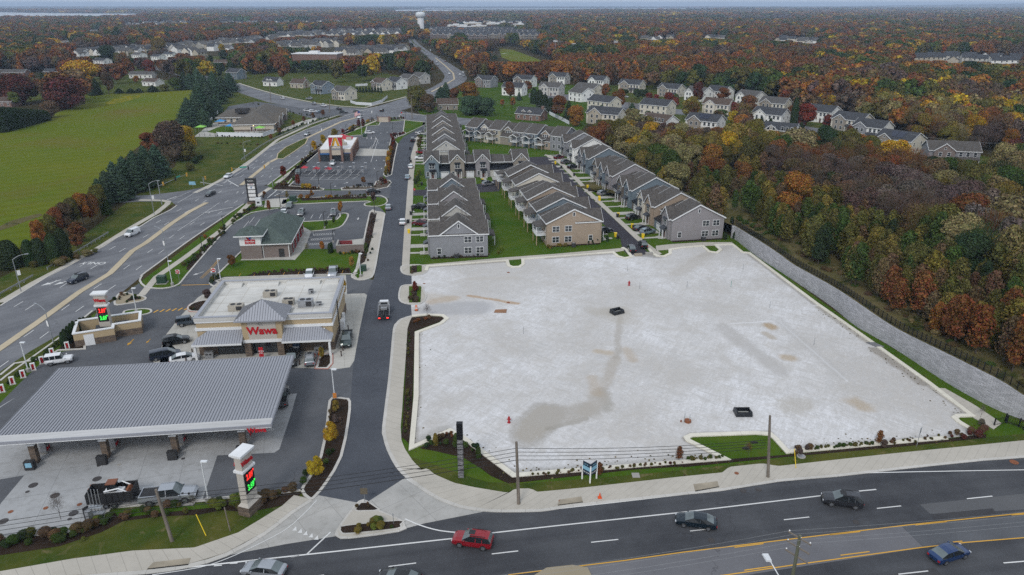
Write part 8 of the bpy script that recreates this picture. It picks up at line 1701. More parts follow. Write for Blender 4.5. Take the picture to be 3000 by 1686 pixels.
for i,(x,yb,yt,w,c_,k_) in enumerate([(255,545,468,46,'olive','broad'),(232,560,482,46,'rust','broad'),(212,572,490,44,'orange','broad'),(250,530,470,40,'brass','broad'),(190,580,500,40,'olive','broad'),(175,592,512,42,'brown','broad'),(150,600,525,42,'rust','broad'),(130,610,535,40,'olive','broad'),(105,625,548,36,'orange','broad'),(200,610,560,30,'rust','upright'),(165,655,575,34,'dkgreen','column'),(140,662,588,32,'dkgreen','column'),(105,665,600,34,'dkgreen','column'),(80,668,604,30,'dkgreen','column'),(28,674,606,52,'dkgreen','column'),(0,676,612,44,'dkgreen','column'),(195,625,590,30,'rust','broad'),(270,540,500,30,'green','pine'),(60,640,620,30,'brown','bare'),(-30,672,600,44,'dkgreen','column')]): T(k_,c_,x,yb,yt,w,f'{CNM[c_]} {"clipped evergreen" if k_=="column" else "tree"}, {ORD[i]} counted down the mixed belt to the lower left','mixed tree belt below the pines')
for x,yb,yt,w,c_,l in [(751,470,440,15,'red','small red tree in the bed below the stalls'),(714,448,415,16,'red','small red tree in the restaurant hedge'),(740,457,445,10,'green','small round fir at the corner bed'),(791,385,355,16,'gold','golden street tree, lowest of three by the restaurant'),(814,368,340,16,'gold','golden street tree, middle of three by the restaurant'),(842,348,325,18,'brass','golden street tree, uppermost of three by the restaurant'),(863,338,323,9,'red','small red tree behind the restaurant'),(903,322,301,8,'maroon','narrow dark red tree left of the flagpole'),(914,322,299,8,'maroon','narrow dark red tree right of the flagpole'),(936,312,294,16,'plum','leafless reddish tree near the bin store'),(688,292,277,7,'rust','small rust tree, first on the daycare verge'),(583,672,640,24,'rust','small orange brown tree on the lawn edge by the drive'),(678,534,505,12,'rust','thin rust tree before the utility pad'),(723,502,482,9,'straw','thin pale tree on the long hedge'),(785,498,480,12,'orange','small sparse orange tree on the long hedge'),(880,494,480,8,'straw','tiny sparse tree on the long hedge near the black SUV'),(940,512,484,16,'plum','dark small tree at the sidewalk head'),(858,538,508,15,'orange','sparse pink orange tree on the lawn peninsula'),(914,464,446,14,'rust','small pink tree between the benches'),(961,463,445,16,'plum','twisted dark tree on the bench island'),(970,466,448,9,'red','small red shrub tree on the bench island'),(822,572,555,10,'green','small green bush tree on the lawn peninsula, left one'),(841,565,546,10,'green','small green bush tree on the lawn peninsula, right one'),(811,632,608,14,'orange','sparse tree on the lawn beside the brick yard'),(773,640,612,12,'straw','thin bare tree on the lawn below the stop bays'),(830,638,612,9,'dkgreen','narrow green cypress left of the brick yard'),(835,636,610,9,'dkgreen','narrow green cypress touching the brick yard'),(922,645,612,13,'green','green bush tree behind the brick yard'),(938,560,535,12,'plum','small dark red tree on the narrow sidewalk bed, upper'),(931,595,570,12,'plum','small dark red tree on the narrow sidewalk bed, lower'),(886,675,643,16,'yellow','small yellow ginkgo by the lamp post'),(868,745,705,14,'gold','yellow autumn tree behind the store corner'),(522,750,728,28,'plum','spreading brown tree left of the store roof'),(834,1117,1060,40,'gold','bright yellow ginkgo in the long mulched island'),(797,1203,1148,42,'gold','sparse yellow tree low in the long mulched island'),(846,1040,1004,18,'yellow','thin yellow green tree at the island head'),(810,905,870,14,'yellow','thin yellow tree in the brick edged bed'),(645,452+3,440,10,'rust','tiny tree') ]:
 if l!='tiny tree': T('column' if 'cypress' in l else 'bare' if 'thin bare' in l or 'leafless' in l else 'upright' if 'narrow' in l else 'broad',c_,x,yb,yt,w,l)
for i,(x,yb) in enumerate([(682,352),(704,336),(765,307),(738,317),(788,298),(813,291)]): T('upright','rust',x,yb,yb-14,8,f'small rust street tree on the daycare verge, {ORD[i]} from the fence corner','rust street trees by the daycare')
for i,(x,yb) in enumerate([(1507,1198),(1708,1158),(2210,1118),(1882,1148),(1478+400,1080+60),(2466,1052)]): T('upright' if i<3 else 'bare','rust' if i<4 else 'grey',x,yb,yb-34 if i!=4 else yb-26,14,f'thin staked sapling on the lower verge, {ORD[i]} from the corner pole','staked saplings along the lower verge')
T('bare','grey',460/3+0,1307,1240,30,'thin bare tree before the dump trailer'); T('bare','grey',492,1290,1240,18,'thin bare tree behind the yellow guy guard'); T('bare','plum',1075,799,765,18,'reddish sapling on the teardrop bed'); T('upright','red',1044,735,708,10,'thin red sapling on the upper pavement island')
for x,yb,yt,w,c_,k_,l in [(1176,250,207,62,'orange','broad','bright orange maple before the brick front house'),(1052,278,214,60,'olive','broad','olive brown tree left in the pine corner'),(1080,283,235,52,'brown','broad','brown olive tree over the corner lawn'),(1145,250,222,34,'rust','broad','rust tree between the pines and the orange maple'),(1110,255,218,40,'pine','pine','dark pine behind the corner clump'),(1122,246,206,30,'pine','pine','taller dark pine beside the road end'),(1185,290,240,62,'pine','broad','dark green spreading pine in the corner clump, left'),(1222,292,244,60,'pine','broad','dark green spreading pine in the corner clump, right'),(1205,285,238,50,'pine','pine','pointed pine in the middle of the corner clump'),(1282,250,207,28,'rust','broad','tall rust tree before the white house with black roof'),(1327,232,205,26,'rust','broad','rust tree before the brick gabled house'),(1306,253,230,14,'pine','pine','small blue spruce on the striped lawn'),(1264,268,249,13,'orange','broad','small orange round tree on the striped lawn'),(1290,272,246,16,'orange','broad','orange pear tree on the striped lawn'),(1343,262,222,18,'dkgreen','column','first tall cypress of the hedge behind the brick house'),(1357,270,226,18,'dkgreen','column','second tall cypress of the hedge behind the brick house'),(1370,278,238,20,'dkgreen','column','third tall cypress of the hedge behind the brick house'),(1385,283,246,20,'dkgreen','column','fourth tall cypress of the hedge behind the brick house'),(1398,286,248,18,'dkgreen','column','fifth tall cypress of the hedge behind the brick house'),(1407,300,242,42,'rust','broad','rust maple left of the dark conifer'),(1430,305,252,28,'dkgreen','pine','dark conifer between two rust maples'),(1449,318,264,54,'orange','broad','round rust orange maple behind the back row'),(1487,300,270,24,'pine','pine','small spruce before the beige house'),(1512,292,264,40,'pine','pine','small spruces by the long cream house'),(1523,248,212,24,'rust','broad','rust street tree left of two'),(1556,278,220,32,'rust','broad','tall rust street tree in the curve'),(1588,305,258,36,'pine','pine','blue spruce at the side of the beige house'),(1600,318,275,30,'pine','pine','lower blue spruce beside the beige house'),(1632,252,233,24,'red','broad','red brown street tree, first of the pair by the stone house'),(1650,254,237,20,'red','broad','red brown street tree, second of the pair by the stone house'),(1682,262,232,30,'red','broad','red street tree before the porch'),(1697,268,245,24,'red','broad','lower red street tree before the porch'),(1625,327,290,46,'brass','broad','yellow green tree before the brown roofed white house'),(1752,266,208,30,'maroon','broad','tall dark red tree left of the porch house'),(1733,266,248,22,'maroon','broad','low red tree by the porch house'),(1819,258,222,34,'rust','broad','orange tree before the brick fronted house'),(1878,283,238,58,'rust','broad','wide rust brown tree above the cream house'),(1845,288,258,26,'red','broad','red tree beside the cream brown roofed house'),(1810,298,275,50,'green','broad','grey green garden tree by the white dark roofed house'),(1990,305,264,40,'rust','broad','orange red tree left in the red cluster'),(2025,318,262,50,'red','broad','big dark red maple in the court'),(2015,318,285,36,'maroon','broad','lower red maple in the court'),(2082,322,288,34,'red','broad','red maple before the first court house'),(2138,345,312,34,'rust','broad','round rust ornamental tree in the court'),(2176,378,342,48,'maroon','broad','dark red maple at the court end'),(2110,360,355,10,'red','broad','x'),(2324,395,378,28,'maroon','broad','dark red bush tree beyond the last court house'),(2535,428,352,56,'maroon','broad','dark red tree right of the lone brick house'),(1995,320,246,16,'dkgreen','column','dark cypress beside the stone faced house'),(2014,328,306,20,'dkgreen','pine','dark fir in the red cluster')]:
 if l!='x': T(k_,c_,x,yb,yt,w,l)
for i,(x,yb) in enumerate([(1935,322),(1925,325),(1938,320),(1957,318),(1915,316),(1900,318),(1890,318),(1858,312),(1850,312)]): T('pine','dkgreen',x,yb,yb-24,14,'small dark fir planted before the white black roofed house','small firs before the white house')
for i in range(9): T('pine','dkgreen',899+i*7.5,232+(i%3),216,7,'small dark fir in the row by the cream house','row of small firs by the cream house')
for i,(x,yb) in enumerate([(655,168),(700,160),(680,175),(720,170)][:0]): pass
for k_,c_,x,yb,yt,w,l in [('broad','gold',2243,440,345,88,'round pale gold tree before the last court house'),('broad','orange',1990,592,468,84,'bright orange tree alone in the bare thicket'),('broad','straw',2525,650,488,160,'very large straw coloured tree at the right edge'),('broad','orange',1790,440,362,78,'glowing orange gold tree behind the long row'),('broad','straw',1995,430,322,110,'broad straw yellow tree below the court'),('broad','brass',1840,415,312,80,'brassy tree before the buried dark roof'),('broad','straw',1700,480,355,70,'tall pale straw tree behind the long row'),('broad','green',2090,505,430,60,'round deep green tree inside the thicket'),('broad','red',2150,560,500,30,'small red tree at the thicket edge'),('broad','yellow',2068,400,330,60,'yellow tree left of the court road'),('broad','dkgreen',2310,620,540,70,'dark rounded tree in the middle of the wood')]: T(k_,c_,x,yb,yt,w,l)
def inside(x,y,poly):
 c_=False; n=len(poly); j=n-1
 for i in range(n):
  xi,yi=poly[i]; xj,yj=poly[j]
  if (yi>y)!=(yj>y) and x<(xj-xi)*(y-yi)/(yj-yi)+xi: c_=not c_
  j=i
 return c_
near=[(1795,505),(1900,562),(2000,640),(2117,705),(2197,760),(2250,795),(2417,880),(2576,965),(2760,1050),(2950,1120),(3050,1000),(2950,440),(2600,405),(2540,440),(2340,425),(2300,400),(2200,395),(2080,405),(1990,355),(1900,350),(1830,345),(1660,340),(1600,338),(1500,344),(1490,372),(1600,448),(1700,515),(1825,590)]
clear=[[(-400,430),(0,340),(150,290),(215,262),(190,235),(495,222),(600,180),(640,195),(600,330),(500,520),(200,700),(-400,900)],
 [(590,215),(640,186),(900,186),(985,178),(1075,212),(1165,194),(1185,205),(1640,226),(1900,262),(2000,290),(2150,322),(2330,392),(2620,395),(2620,440),(2300,440),(2080,405),(1900,352),(1600,345),(1500,340),(1500,600),(1000,600),(600,400)],
 [(1245,117),(1300,118),(1385,154),(1400,166),(1285,166),(1250,146)],[(870,120),(1035,124),(1025,163),(950,168),(880,160)],
 [(1022,100),(1052,100),(1090,125),(1137,152),(1182,186),(1180,206),(1110,246),(1078,236),(1108,196),(1096,168),(1066,140),(1030,112)],
 [(0,183),(90,183),(230,140),(330,128),(480,135),(560,155),(600,190),(590,232),(215,240),(0,262)],
 [(640,110),(860,112),(860,140),(720,140)],[(1075,72),(1390,76),(1400,109),(1090,109)],[(690,84),(1020,86),(1020,102),(690,102)],[(1150,58),(1330,58),(1330,70),(1150,70)],[(410,118),(590,118),(600,156),(420,156)],[(2280,146),(2576,150),(2576,174),(2280,170)],[(1940,100),(2060,104),(2060,120),(1940,118)],[(780,140),(830,140),(830,160),(780,160)]]
W1p=[(-200,31),(0,31),(133,33.5),(333,35),(390,36),(375,44),(330,52),(167,56),(-200,56)]
W2p=[(965,26),(1040,23),(1050,21.3),(1750,21.3),(1850,23),(1790,29),(1500,31),(1050,37),(975,38)]
W3p=[(-100,22),(300,22.4),(700,23),(820,26),(700,30),(0,30)]
wp=[W1p,W2p,W3p]
field_far=[(1760,51),(1900,47),(2010,49),(2020,57),(1950,62),(1790,60)]
HG={}
for (x,y,r) in HOUSES: HG.setdefault((int(x//60),int(y//60)),[]).append((x,y,r))
def nearhouse(x,y,f=1.):
 for a in (-1,0,1):
  for c_ in (-1,0,1,2):
   for (hx,hy,hr) in HG.get((int(x//60)+a,int(y//60)+c_),()):
    dx=x-hx; dy=y-hy; k=(3.2 if y>640 else 1.7) if dy<0 else 1.
    if dx*dx+(dy/k)**2<(hr+4)**2: return True
 return False
TG={}
for (x,y,r) in TREES: TG.setdefault((int(x//20),int(y//20)),[]).append((x,y,r))
def neartree(x,y):
 for a in (-1,0,1):
  for c_ in (-1,0,1):
   for (hx,hy,hr) in TG.get((int(x//20)+a,int(y//20)+c_),()):
    if (x-hx)**2+(y-hy)**2<(hr*.8+2)**2: return True
 return False
BINS={}
def sight(x,y,r,zt):
 d=math.hypot(x,y); a=math.atan2(x,y)
 for k in range(int((a-r/d)/.004)-1,int((a+r/d)/.004)+1): BINS.setdefault(k,[]).append((d,zt))
for i,(x,y,r) in enumerate(HOUSES):
 if y<900 or i%3: sight(x,y-r*.5,r*.85,2.6 if y<900 else 4.)
for px in [(1030,108),(1045,119),(1072,140),(1090,152),(1105,168),(1118,186),(1118,200)]: p=P(*px); sight(p.x,p.y,14,0)
for px in [(1275,130),(1300,140),(1330,152),(1290,156)]: p=P(*px); sight(p.x,p.y,30,0)
def cap(x,y,h):
 d=math.hypot(x,y); k=int(math.floor(math.atan2(x,y)/.004)); m_=h
 for (dh,zt) in BINS.get(k,()):
  if d<dh<d*1.5: m_=min(m_,H-(H-zt)*d/dh)
 return m_
def palette(X,Y,dx,dy,rr_):
 rr_.X,rr_.Y=X,Y
 n1=noise.noise(Vector((X*.012,Y*.006,1.3))); n2=noise.noise(Vector((X*.004,Y*.0015,7.)))
 v=rr_.random()
 if Y<260 and dx>1700:
  d=(dy-(500+(dx-1780)*.56))
  if d>-130: return rr_.choices(('orange','rust','brown','brass','olive','green','dkgreen'),(1.,3.2,2.8,1.6,3.6,2.8,1.))[0],('upright' if v<.95 else 'broad'),rr_.uniform(6.,9.5)
  if n1>.12: return rr_.choices(('grey','plum','brown','rust'),(2,2,3,2))[0],('bare' if v<.5 else 'broad'),rr_.uniform(9,13)
  return rr_.choices(('plum','grey','rust','straw','brass','olive','green','dkgreen'),(2,2.4,1.2,2.,1.5,3,2.6,2.))[0],('bare' if v<.26 else 'upright' if v<.5 else 'broad'),rr_.uniform(9,14)
 if Y<420 and dx>1560:
  return rr_.choices(('plum','brown','rust','orange','gold','brass','straw','olive','green','dkgreen'),(1.6,2,1.2,1,1,2.4,3.4,3,2,1.6))[0],('bare' if v<.18 else 'upright' if v<.3 else 'broad'),rr_.uniform(10,15)
 if 170<dy<235 and 1180<dx<2050 and Y<900: return rr_.choices(('rust','orange','brown','olive'),(5,1.6,3,2))[0],('upright' if v<.6 else 'broad'),rr_.uniform(12,16)
 if dx>1900 and dy>130: w=(2.6,.9,3.8,3.8,2,2,.8,1.4) if n1<.05 else (3.6,1.8,3.4,2.4,1,1.2,.7,1)
 elif n2>.1: w=(4,1.5,3.8,2.2,.8,1.1,.4,.8)
 else: w=(2.6,1.1,3.2,3.2,1.6,2.2,.5,1)
 return rr_.choices(('plum','brown','rust','orange','gold','olive','green','dkgreen'),[w[k] for k in (7,2,0,1,6,3,4,5)])[0],('pine' if v<.06 else 'bare' if v<.1 else 'broad'),rr_.uniform(13,20)
class CR_(random.Random):
 X=Y=0.
 def choices(self,a,w):
  u=min(.999,max(0,.5+.95*noise.noise(Vector((self.X*.022,self.Y*.011,4.)))+(self.random()-.5)*.62)); t=sum(w)*u
  for k,q in enumerate(w):
   t-=q
   if t<=0: return [a[k]]
  return [a[-1]]
wr=CR_(4242); IND=[]; INS=[]
STR=[(1320,228),(1480,235),(1600,250),(1860,284),(1990,305),(2130,340),(2190,365),(2160,400),(2060,400),(2050,365),(1990,336),(1850,310),(1690,293),(1500,270),(1330,252)]
def gen(y0,y1,sp,sc,f0=1.):
 y=y0
 while y<y1:
  s=sp(y); X=-y*.86-40;
  while X<y*.86+40:
   x_=X+wr.uniform(-.45,.45)*s; y_=y+wr.uniform(-.45,.45)*s; X+=s
   dx,dy=PX((x_,y_,zg(x_,y_)*.9 if y_<210 else 0))
   if dx<-160 or dx>2740: continue
   if any(inside(dx,dy,p_) for p_ in wp): continue
   inn=inside(dx,dy,near)
   if not inn:
    if y_<330 and not (dx>2180 and dy<392): continue
    if any(inside(dx,dy,p_) for p_ in clear):
     if not (wr.random()<(.3 if (dx>1480 and 215<dy<345 and not inside(dx,dy,STR)) or inside(dx,dy,clear[5]) else .055 if dy<215 else 0) and (dy<215 or dx>1480) and not inside(dx,dy,clear[2]) and not inside(dx,dy,clear[4]) and not inside(dx,dy,clear[0])): continue
    elif dy>262 and dx<1900: continue
   if y_<2600 and nearhouse(x_,y_): continue
   if y_<700 and neartree(x_,y_): continue
   if inside(dx,dy,field_far): continue
   yield x_,y_,dx,dy,s
  y+=s*.9
for x,y,dx,dy,s in gen(95,440,lambda y:3.3 if y<200 else 5.6 if y<260 else 7.,1):
 if y<260 and dx>1850 and wall_d(x,y)[0]<4.5: continue
 col,kind,h=palette(x,y,dx,dy,wr); h=cap(x,y,h)
 if h<3.5: continue
 if y<200 and kind!='upright' and wr.random()<.6: continue
 w={'upright':3.5,'bare':7.5,'broad':8.5,'pine':6}[kind]*h/11*wr.uniform(.85,1.2); IND.append((x,y,dx,dy,col,kind,h,w))
IND.sort(key=lambda a:(a[0]**2+a[1]**2)/(a[6]**2))
NI=190; lab_done={}
for i,(x,y,dx,dy,col,kind,h,w) in enumerate(IND):
 onscreen=-20<dx<2600 and dy-h*10<1448
 if i<NI+60 and onscreen and NI>0:
  NI-=0; zone='among the young trees behind the black fence' if dy>(500+(dx-1780)*.56)-75 else 'in the wood beyond the retaining wall'
  tree(kind,col,x,y,h,w,f'{CNM[col]} {KNM[kind]} {zone}',f'{CNM[col]} {KNM[kind]}s {zone}',z=zg(x,y)-.1)
 else: INS.append((x,y,h,w,col,kind,1 if y<330 else 2))
for x,y,dx,dy,s in gen(440,1150,lambda y:9.,1):
 col,kind,h=palette(x,y,dx,dy,wr); h=cap(x,y,h)
 if h<3: continue
 INS.append((x,y,h,{'upright':5.5,'bare':10,'broad':12.5,'pine':8}[kind]*h/15*wr.uniform(.8,1.2),col,kind,2))
for x,y,dx,dy,s in gen(1150,2600,lambda y:13.5,1):
 col,kind,h=palette(x,y,dx,dy,wr); h=cap(x,y,h)
 if h<3: continue
 INS.append((x,y,h*1.05,17.*wr.uniform(.8,1.2),col,'broad' if kind!='pine' else 'pine',2))
for x,y,dx,dy,s in gen(2600,13500,lambda y:y/75,1):
 col,kind,h=palette(x,y,dx,dy,wr); h=wr.uniform(14,23) if y>6000 else wr.uniform(13,19); INS.append((x,y,h*1.3,s*1.55,col,'clump',3))
protos=[]; names={}
def hidden_proto(me,nm):
 return me
keys=[]
for lvl,D_ in ((1,CR),(2,CM)):
 for k_ in ('broad','pine','upright','bare'):
  for me in D_[k_]: keys.append((lvl,k_,me))
for me in CF: keys.append((3,'clump',me))
def setat(pm,cc,ss,rr2):
 for nm,t,v in (('tcol','FLOAT_VECTOR',cc),('tscale','FLOAT_VECTOR',ss),('trot','FLOAT',rr2)):
  pm.attributes.new(nm,t,'POINT'); pm.attributes[nm].data.foreach_set('vector' if t!='FLOAT' else 'value',v)
def woods(name,label,items,me):
 pm=bpy.data.meshes.new(name); pm.from_pydata([(a[0],a[1],zg(a[0],a[1])-.1 if a[1]<210 else 0.) for a in items],[],[])
 cc=[];ss=[];rr2=[]
 for a in items:
  k=shade(a[4],wr,.22); cc+=k; f=.8 if a[5] in('broad','bare') else .6 if a[5]=='pine' else 1. if a[5]=='clump' else .44
  ss+=[a[3]/f,a[3]/f,a[2]]; rr2.append(wr.uniform(0,6.28))
 setat(pm,cc,ss,rr2)
 o=bpy.data.objects.new(name,pm); C.objects.link(o); tag(o,label,'woods'); o['kind']='stuff'
 return o
def gn(o,so_):
 g_=bpy.data.node_groups.new('stand_crowns','GeometryNodeTree'); g_.interface.new_socket('Geometry',in_out='INPUT',socket_type='NodeSocketGeometry'); g_.interface.new_socket('Geometry',in_out='OUTPUT',socket_type='NodeSocketGeometry')
 N=g_.nodes; gi=N.new('NodeGroupInput'); go=N.new('NodeGroupOutput'); ip=N.new('GeometryNodeInstanceOnPoints'); oi=N.new('GeometryNodeObjectInfo'); oi.inputs[0].default_value=so_; oi.inputs['As Instance'].default_value=True
 m2p=N.new('GeometryNodeMeshToPoints'); g_.links.new(gi.outputs[0],m2p.inputs[0]); g_.links.new(m2p.outputs[0],ip.inputs['Points']); g_.links.new(oi.outputs['Geometry'],ip.inputs['Instance'])
 def na(n,t): q=N.new('GeometryNodeInputNamedAttribute'); q.data_type=t; q.inputs[0].default_value=n; return q.outputs['Attribute']
 g_.links.new(na('tscale','FLOAT_VECTOR'),ip.inputs['Scale'])
 cb=N.new('ShaderNodeCombineXYZ'); g_.links.new(na('trot','FLOAT'),cb.inputs[2]); g_.links.new(cb.outputs[0],ip.inputs['Rotation']); g_.links.new(ip.outputs[0],go.inputs[0])
 md=o.modifiers.new('crowns','NODES'); md.node_group=g_
by={}
for a in INS:
 opts=[i for i,(l,k_,me) in enumerate(keys) if l==a[6] and (k_==a[5])]
 by.setdefault(wr.choice(opts),[]).append(a)
LB={1:'mixed wood','broad':'autumn broad leafed wood','pine':'scattered dark conifers of the wood','upright':'young rust coloured wood','bare':'bare grey trees of the wood','clump':'hazy far woodland'}
for i,items in sorted(by.items()):
 l,k_,me=keys[i]; a=items.pop(0)
 if k_=='clump':
  so_=bpy.data.objects.new('woods',me); C.objects.link(so_); so_.location=(a[0],a[1],0); so_.scale=(a[3],a[3],a[2]); so_['tcol']=shade(a[4],wr); so_['kind']='stuff'; tag(so_,'hazy far woodland stretching to the horizon','woods')
 else:
  t_=tree(k_,a[4],a[0],a[1],a[2],a[3],f'{CNM[a[4]]} {KNM[k_]} {"deep in the wood behind the retaining wall" if l==1 else "in the woods beyond the suburbs"}',f'{CNM[a[4]]} {KNM[k_]}s, level {l}'.replace(', level 1',' deep in the near wood').replace(', level 2',' in the far woods'),z=zg(a[0],a[1])-.1); so_=t_.children[0] if t_.children[0].name.startswith('crown') else t_.children[1]; so_.data=me
 o=woods('woods',f"{LB[k_]} stretching {'behind the retaining wall' if l==1 else 'past the suburbs' if l==2 else 'to the horizon'}",items,me); gn(o,so_)
print('individual wood trees',len(IND),'instanced',len(INS))
sr=random.Random(8)
SHR=[]
def srow(pts,n,cols,w,h,lab,grp,jit=2.,z=.1):
 n=max(1,int(n*1.7)); w*=.68; h*=.75; r_,_=resample([P(*q,z if z>1 else 0) for q in pts],n)
 for q in r_:
  x,y=q.x+sr.uniform(-1,1)*jit*.42,q.y+sr.uniform(-1,1)*jit*.42
  s_=sr.uniform(.6,1.6); SHR.append((x,y,z,w*s_,h*s_,sr.choice(cols),lab,grp))
srow([(0,1370),(200,1348),(262,1318)],12,('green','brown','olive','dkgreen'),1.9,1.2,'leafy shrub in the front bed along the forecourt edge','front bed shrubs')
srow(Q(0,2,(410,1185),(480,1175),(545,1165),(615,1155),(685,1115),(745,1080)),6,('lime','green'),1.6,1.1,'lime green shrub in the front bed','lime shrubs in the front bed')
srow(Q(0,2,(780,1055),(900,1010),(1100,980),(1400,955)),9,('brown','olive','green'),1.4,.9,'brown shrub in the winding bed behind the silver pickup','winding bed shrubs')
srow(Q(0,2,(1600,945),(1700,925),(1840,900)),7,('green','lime'),1.7,1.2,'bright green shrub beside the corner price sign','green shrubs by the price sign')
srow(Q(0,2,(1860,930),(2000,880),(2130,830),(2240,800)),8,('brown','olive','dkgreen'),1.6,1.1,'brown shrub beyond the corner price sign','brown shrubs beyond the price sign')
srow(Q(0,2,(2510,200),(2520,280),(2550,330)),5,('brown','plum'),1.1,.9,'low brown shrub in the long island','island shrubs'); srow(Q(0,2,(2500,520),(2480,560),(2300,770)),4,('green','dkgreen'),1.5,1.1,'green shrub in the long island','island green shrubs')
srow([(1024,985),(1022,1090)],10,('green','olive'),.75,.5,'small green tuft in the planting strip beside the lot','planting strip tufts',.6); srow([(1029,840),(1026,900)],7,('green','olive'),.75,.5,'small green tuft in the planting strip beside the lot','planting strip tufts',.6)
srow(Q(1,2,(100,1105),(200,1090),(340,1085)),8,('lime','green','brass'),1.3,.8,'yellow green shrub filling the splitter bed','splitter bed shrubs'); srow(Q(1,2,(165,930),(205,930)),2,('brown',),.8,.6,'small brown shrub in the tip bed','tip bed shrubs')
srow(Q(1,2,(640,460),(760,470),(930,490),(1000,520)),9,('green','dkgreen'),1.1,.8,'round green shrub in the angled bed','angled bed shrubs'); srow(Q(1,2,(760,420),(830,385),(940,440)),7,('rust','brown'),1.1,.8,'brown shrub at the top of the angled bed','angled bed brown shrubs')
for x,y,l in ((*Q(1,2,(712,465))[0],'left'),(*Q(1,2,(865,465))[0],'middle'),(*Q(1,2,(1035,560))[0],'right')): T('column','green' if l!='left' else 'brass',x,y,y-30,13,f'narrow arborvitae, {l} of three in the angled bed'.replace('left of','western of').replace('right of','eastern of'))
srow(Q(1,2,(1450,705),(1700,675),(2000,650),(2300,625),(2560,610)),22,('maroon','brown','olive','olive'),.6,.4,'low reddish shrub along the lower lot kerb','reddish kerb shrubs',.8)
srow(Q(2,2,(30,585),(290,565)),7,('green','olive'),.9,.6,'small green shrub west of the grass notch','small kerb shrubs',.6)
srow(Q(2,2,(810,520),(940,510)),4,('brown','plum'),1.4,1.,'brown shrub east of the grass notch','brown kerb shrubs'); srow(Q(2,2,(990,500),(1420,465)),12,('green','olive'),.9,.6,'small round green shrub in the kerb line','round kerb shrubs',.5)
srow(Q(2,2,(1560,455),(1950,420)),9,('brown','olive','grey'),.8,.6,'straggly shrub in the kerb line','straggly kerb shrubs'); srow(Q(2,2,(2000,410),(2280,390)),9,('maroon','brown'),1.4,1.,'dark red shrub before the corner grass','dark red kerb shrubs')
srow(Q(2,2,(1520,510),(1545,512)),1,('plum',),1.3,1.3,'small dark shrub by the signpost','lone shrub'); srow(Q(2,2,(2235,300),(2270,310)),1,('grey',),1.8,1.5,'sparse shrub on the corner grass','corner shrub')
srow([(477,668),(520,625),(565,578),(600,548),(632,527)],26,('green','olive','dkgreen'),1.5,.9,'green shrub in the long verge hedge','verge hedge shrubs',2.5); srow([(522,598),(535,605)],3,('orange',),1.4,.8,'orange shrub in the long verge hedge','orange verge shrubs')
srow([(632,525),(655,503),(668,492)],7,('rust','brown','green'),1.5,1.1,'brown shrub behind the tenant sign','tenant sign shrubs'); srow([(758,500),(780,499)],4,('orange','gold'),1.6,1.2,'golden shrub on the street hedge','golden street shrubs'); srow([(812,499),(835,498)],3,('gold','orange'),1.6,1.2,'golden shrub further along the street hedge','more golden street shrubs')
srow([(838,498),(925,494)],13,('olive','green','brown'),1.3,.9,'low green shrub on the street hedge','green street shrubs',1.)
for x,l in ((763.5,'western'),(770,'middle'),(779.5,'eastern')): shrub('gold',x,474,2.0,1.6,f'bright yellow shrub below the stalls, {l} of three')
srow([(712,469),(722,468)],3,('plum','brown'),2.2,1.8,'dark plum shrub at the restaurant corner bed','plum corner shrubs'); srow([(791,476),(800,476)],3,('brown','rust'),1.6,1.2,'brown shrub at the bed end below the stalls','bed end shrubs')
srow([(867,475),(940,472)],9,('olive','brown','dkgreen'),1.,.7,'small shrub before the benches','bench bed shrubs'); srow([(950,466),(978,462)],5,('dkgreen','red'),1.2,.9,'small shrub on the bench island','bench island shrubs')
srow([(974,440),(978,410),(984,380)],16,('gold','brass','orange'),2.3,2.4,'tall golden shrub in the hedge island','golden hedge island',1.); srow([(984,378),(991,358),(986,344)],8,('maroon','red'),2.,1.8,'dark red shrub at the top of the hedge island','red hedge island',1.)
srow([(738,430),(800,372),(850,334),(890,322)],24,('brown','brass','olive','rust'),1.6,1.,'mixed shrub in the restaurant verge hedge','restaurant verge hedge',2.); srow([(880,328),(905,315),(940,305)],9,('olive','gold'),2.2,1.4,'olive shrub behind the restaurant','rear hedge shrubs')
srow([(988,342),(1014,338)],8,('red','maroon','rust'),1.6,1.,'red shrub on the rounded bed','rounded bed shrubs'); srow([(978,302),(1012,300)],8,('maroon','green','olive'),1.8,1.4,'mixed shrub in the corner garden','corner garden shrubs')
srow([(640,690),(700,684),(880,679)],26,('brown','plum','olive'),1.,.6,'dormant brown shrub in the bed behind the store','store rear bed',.8)
srow([(853,640),(885,640),(910,636)],7,('gold','dkgreen','brown'),1.1,.8,'small shrub at the foot of the brick yard','brick yard shrubs'); srow([(935,600),(922,660)],6,('dkgreen','brown'),1.,.7,'small shrub in the narrow sidewalk bed','narrow bed shrubs')
for i,(x,y,h_) in enumerate([(161,870,34),(168,868,40),(177,863,42),(185,858,44),(192,852,44),(200,842,36),(208,834,34),(216,828,30),(232,822,26),(259,813,20),(276,810,20)]): T('column','dkgreen',x,y,y-h_,13,'narrow dark arborvitae in the row round the waste enclosure','arborvitae round the enclosure')
srow([(0,985),(60,935),(120,888),(150,866)],12,('green','dkgreen'),1.2,.8,'small dark shrub between the chargers','charger bed shrubs',.8)
srow(Q(0,1,(880,815),(930,790)),4,('dkgreen','brown'),1.2,.8,'shrub on the bed by the tall price sign','price bed shrubs'); srow(Q(0,1,(960,835),(1050,800)),4,('dkgreen','green'),1.1,.8,'shrub on the triangular bed','triangle bed shrubs'); srow(Q(0,1,(1440,890),(1530,880)),4,('dkgreen','brown'),1.1,.8,'shrub on the brick edged island','brick island shrubs'); srow(Q(0,1,(1600,690),(1660,640)),6,('dkgreen','olive'),1.3,1.,'shrub at the planted corner by the no entry sign','planted corner shrubs')
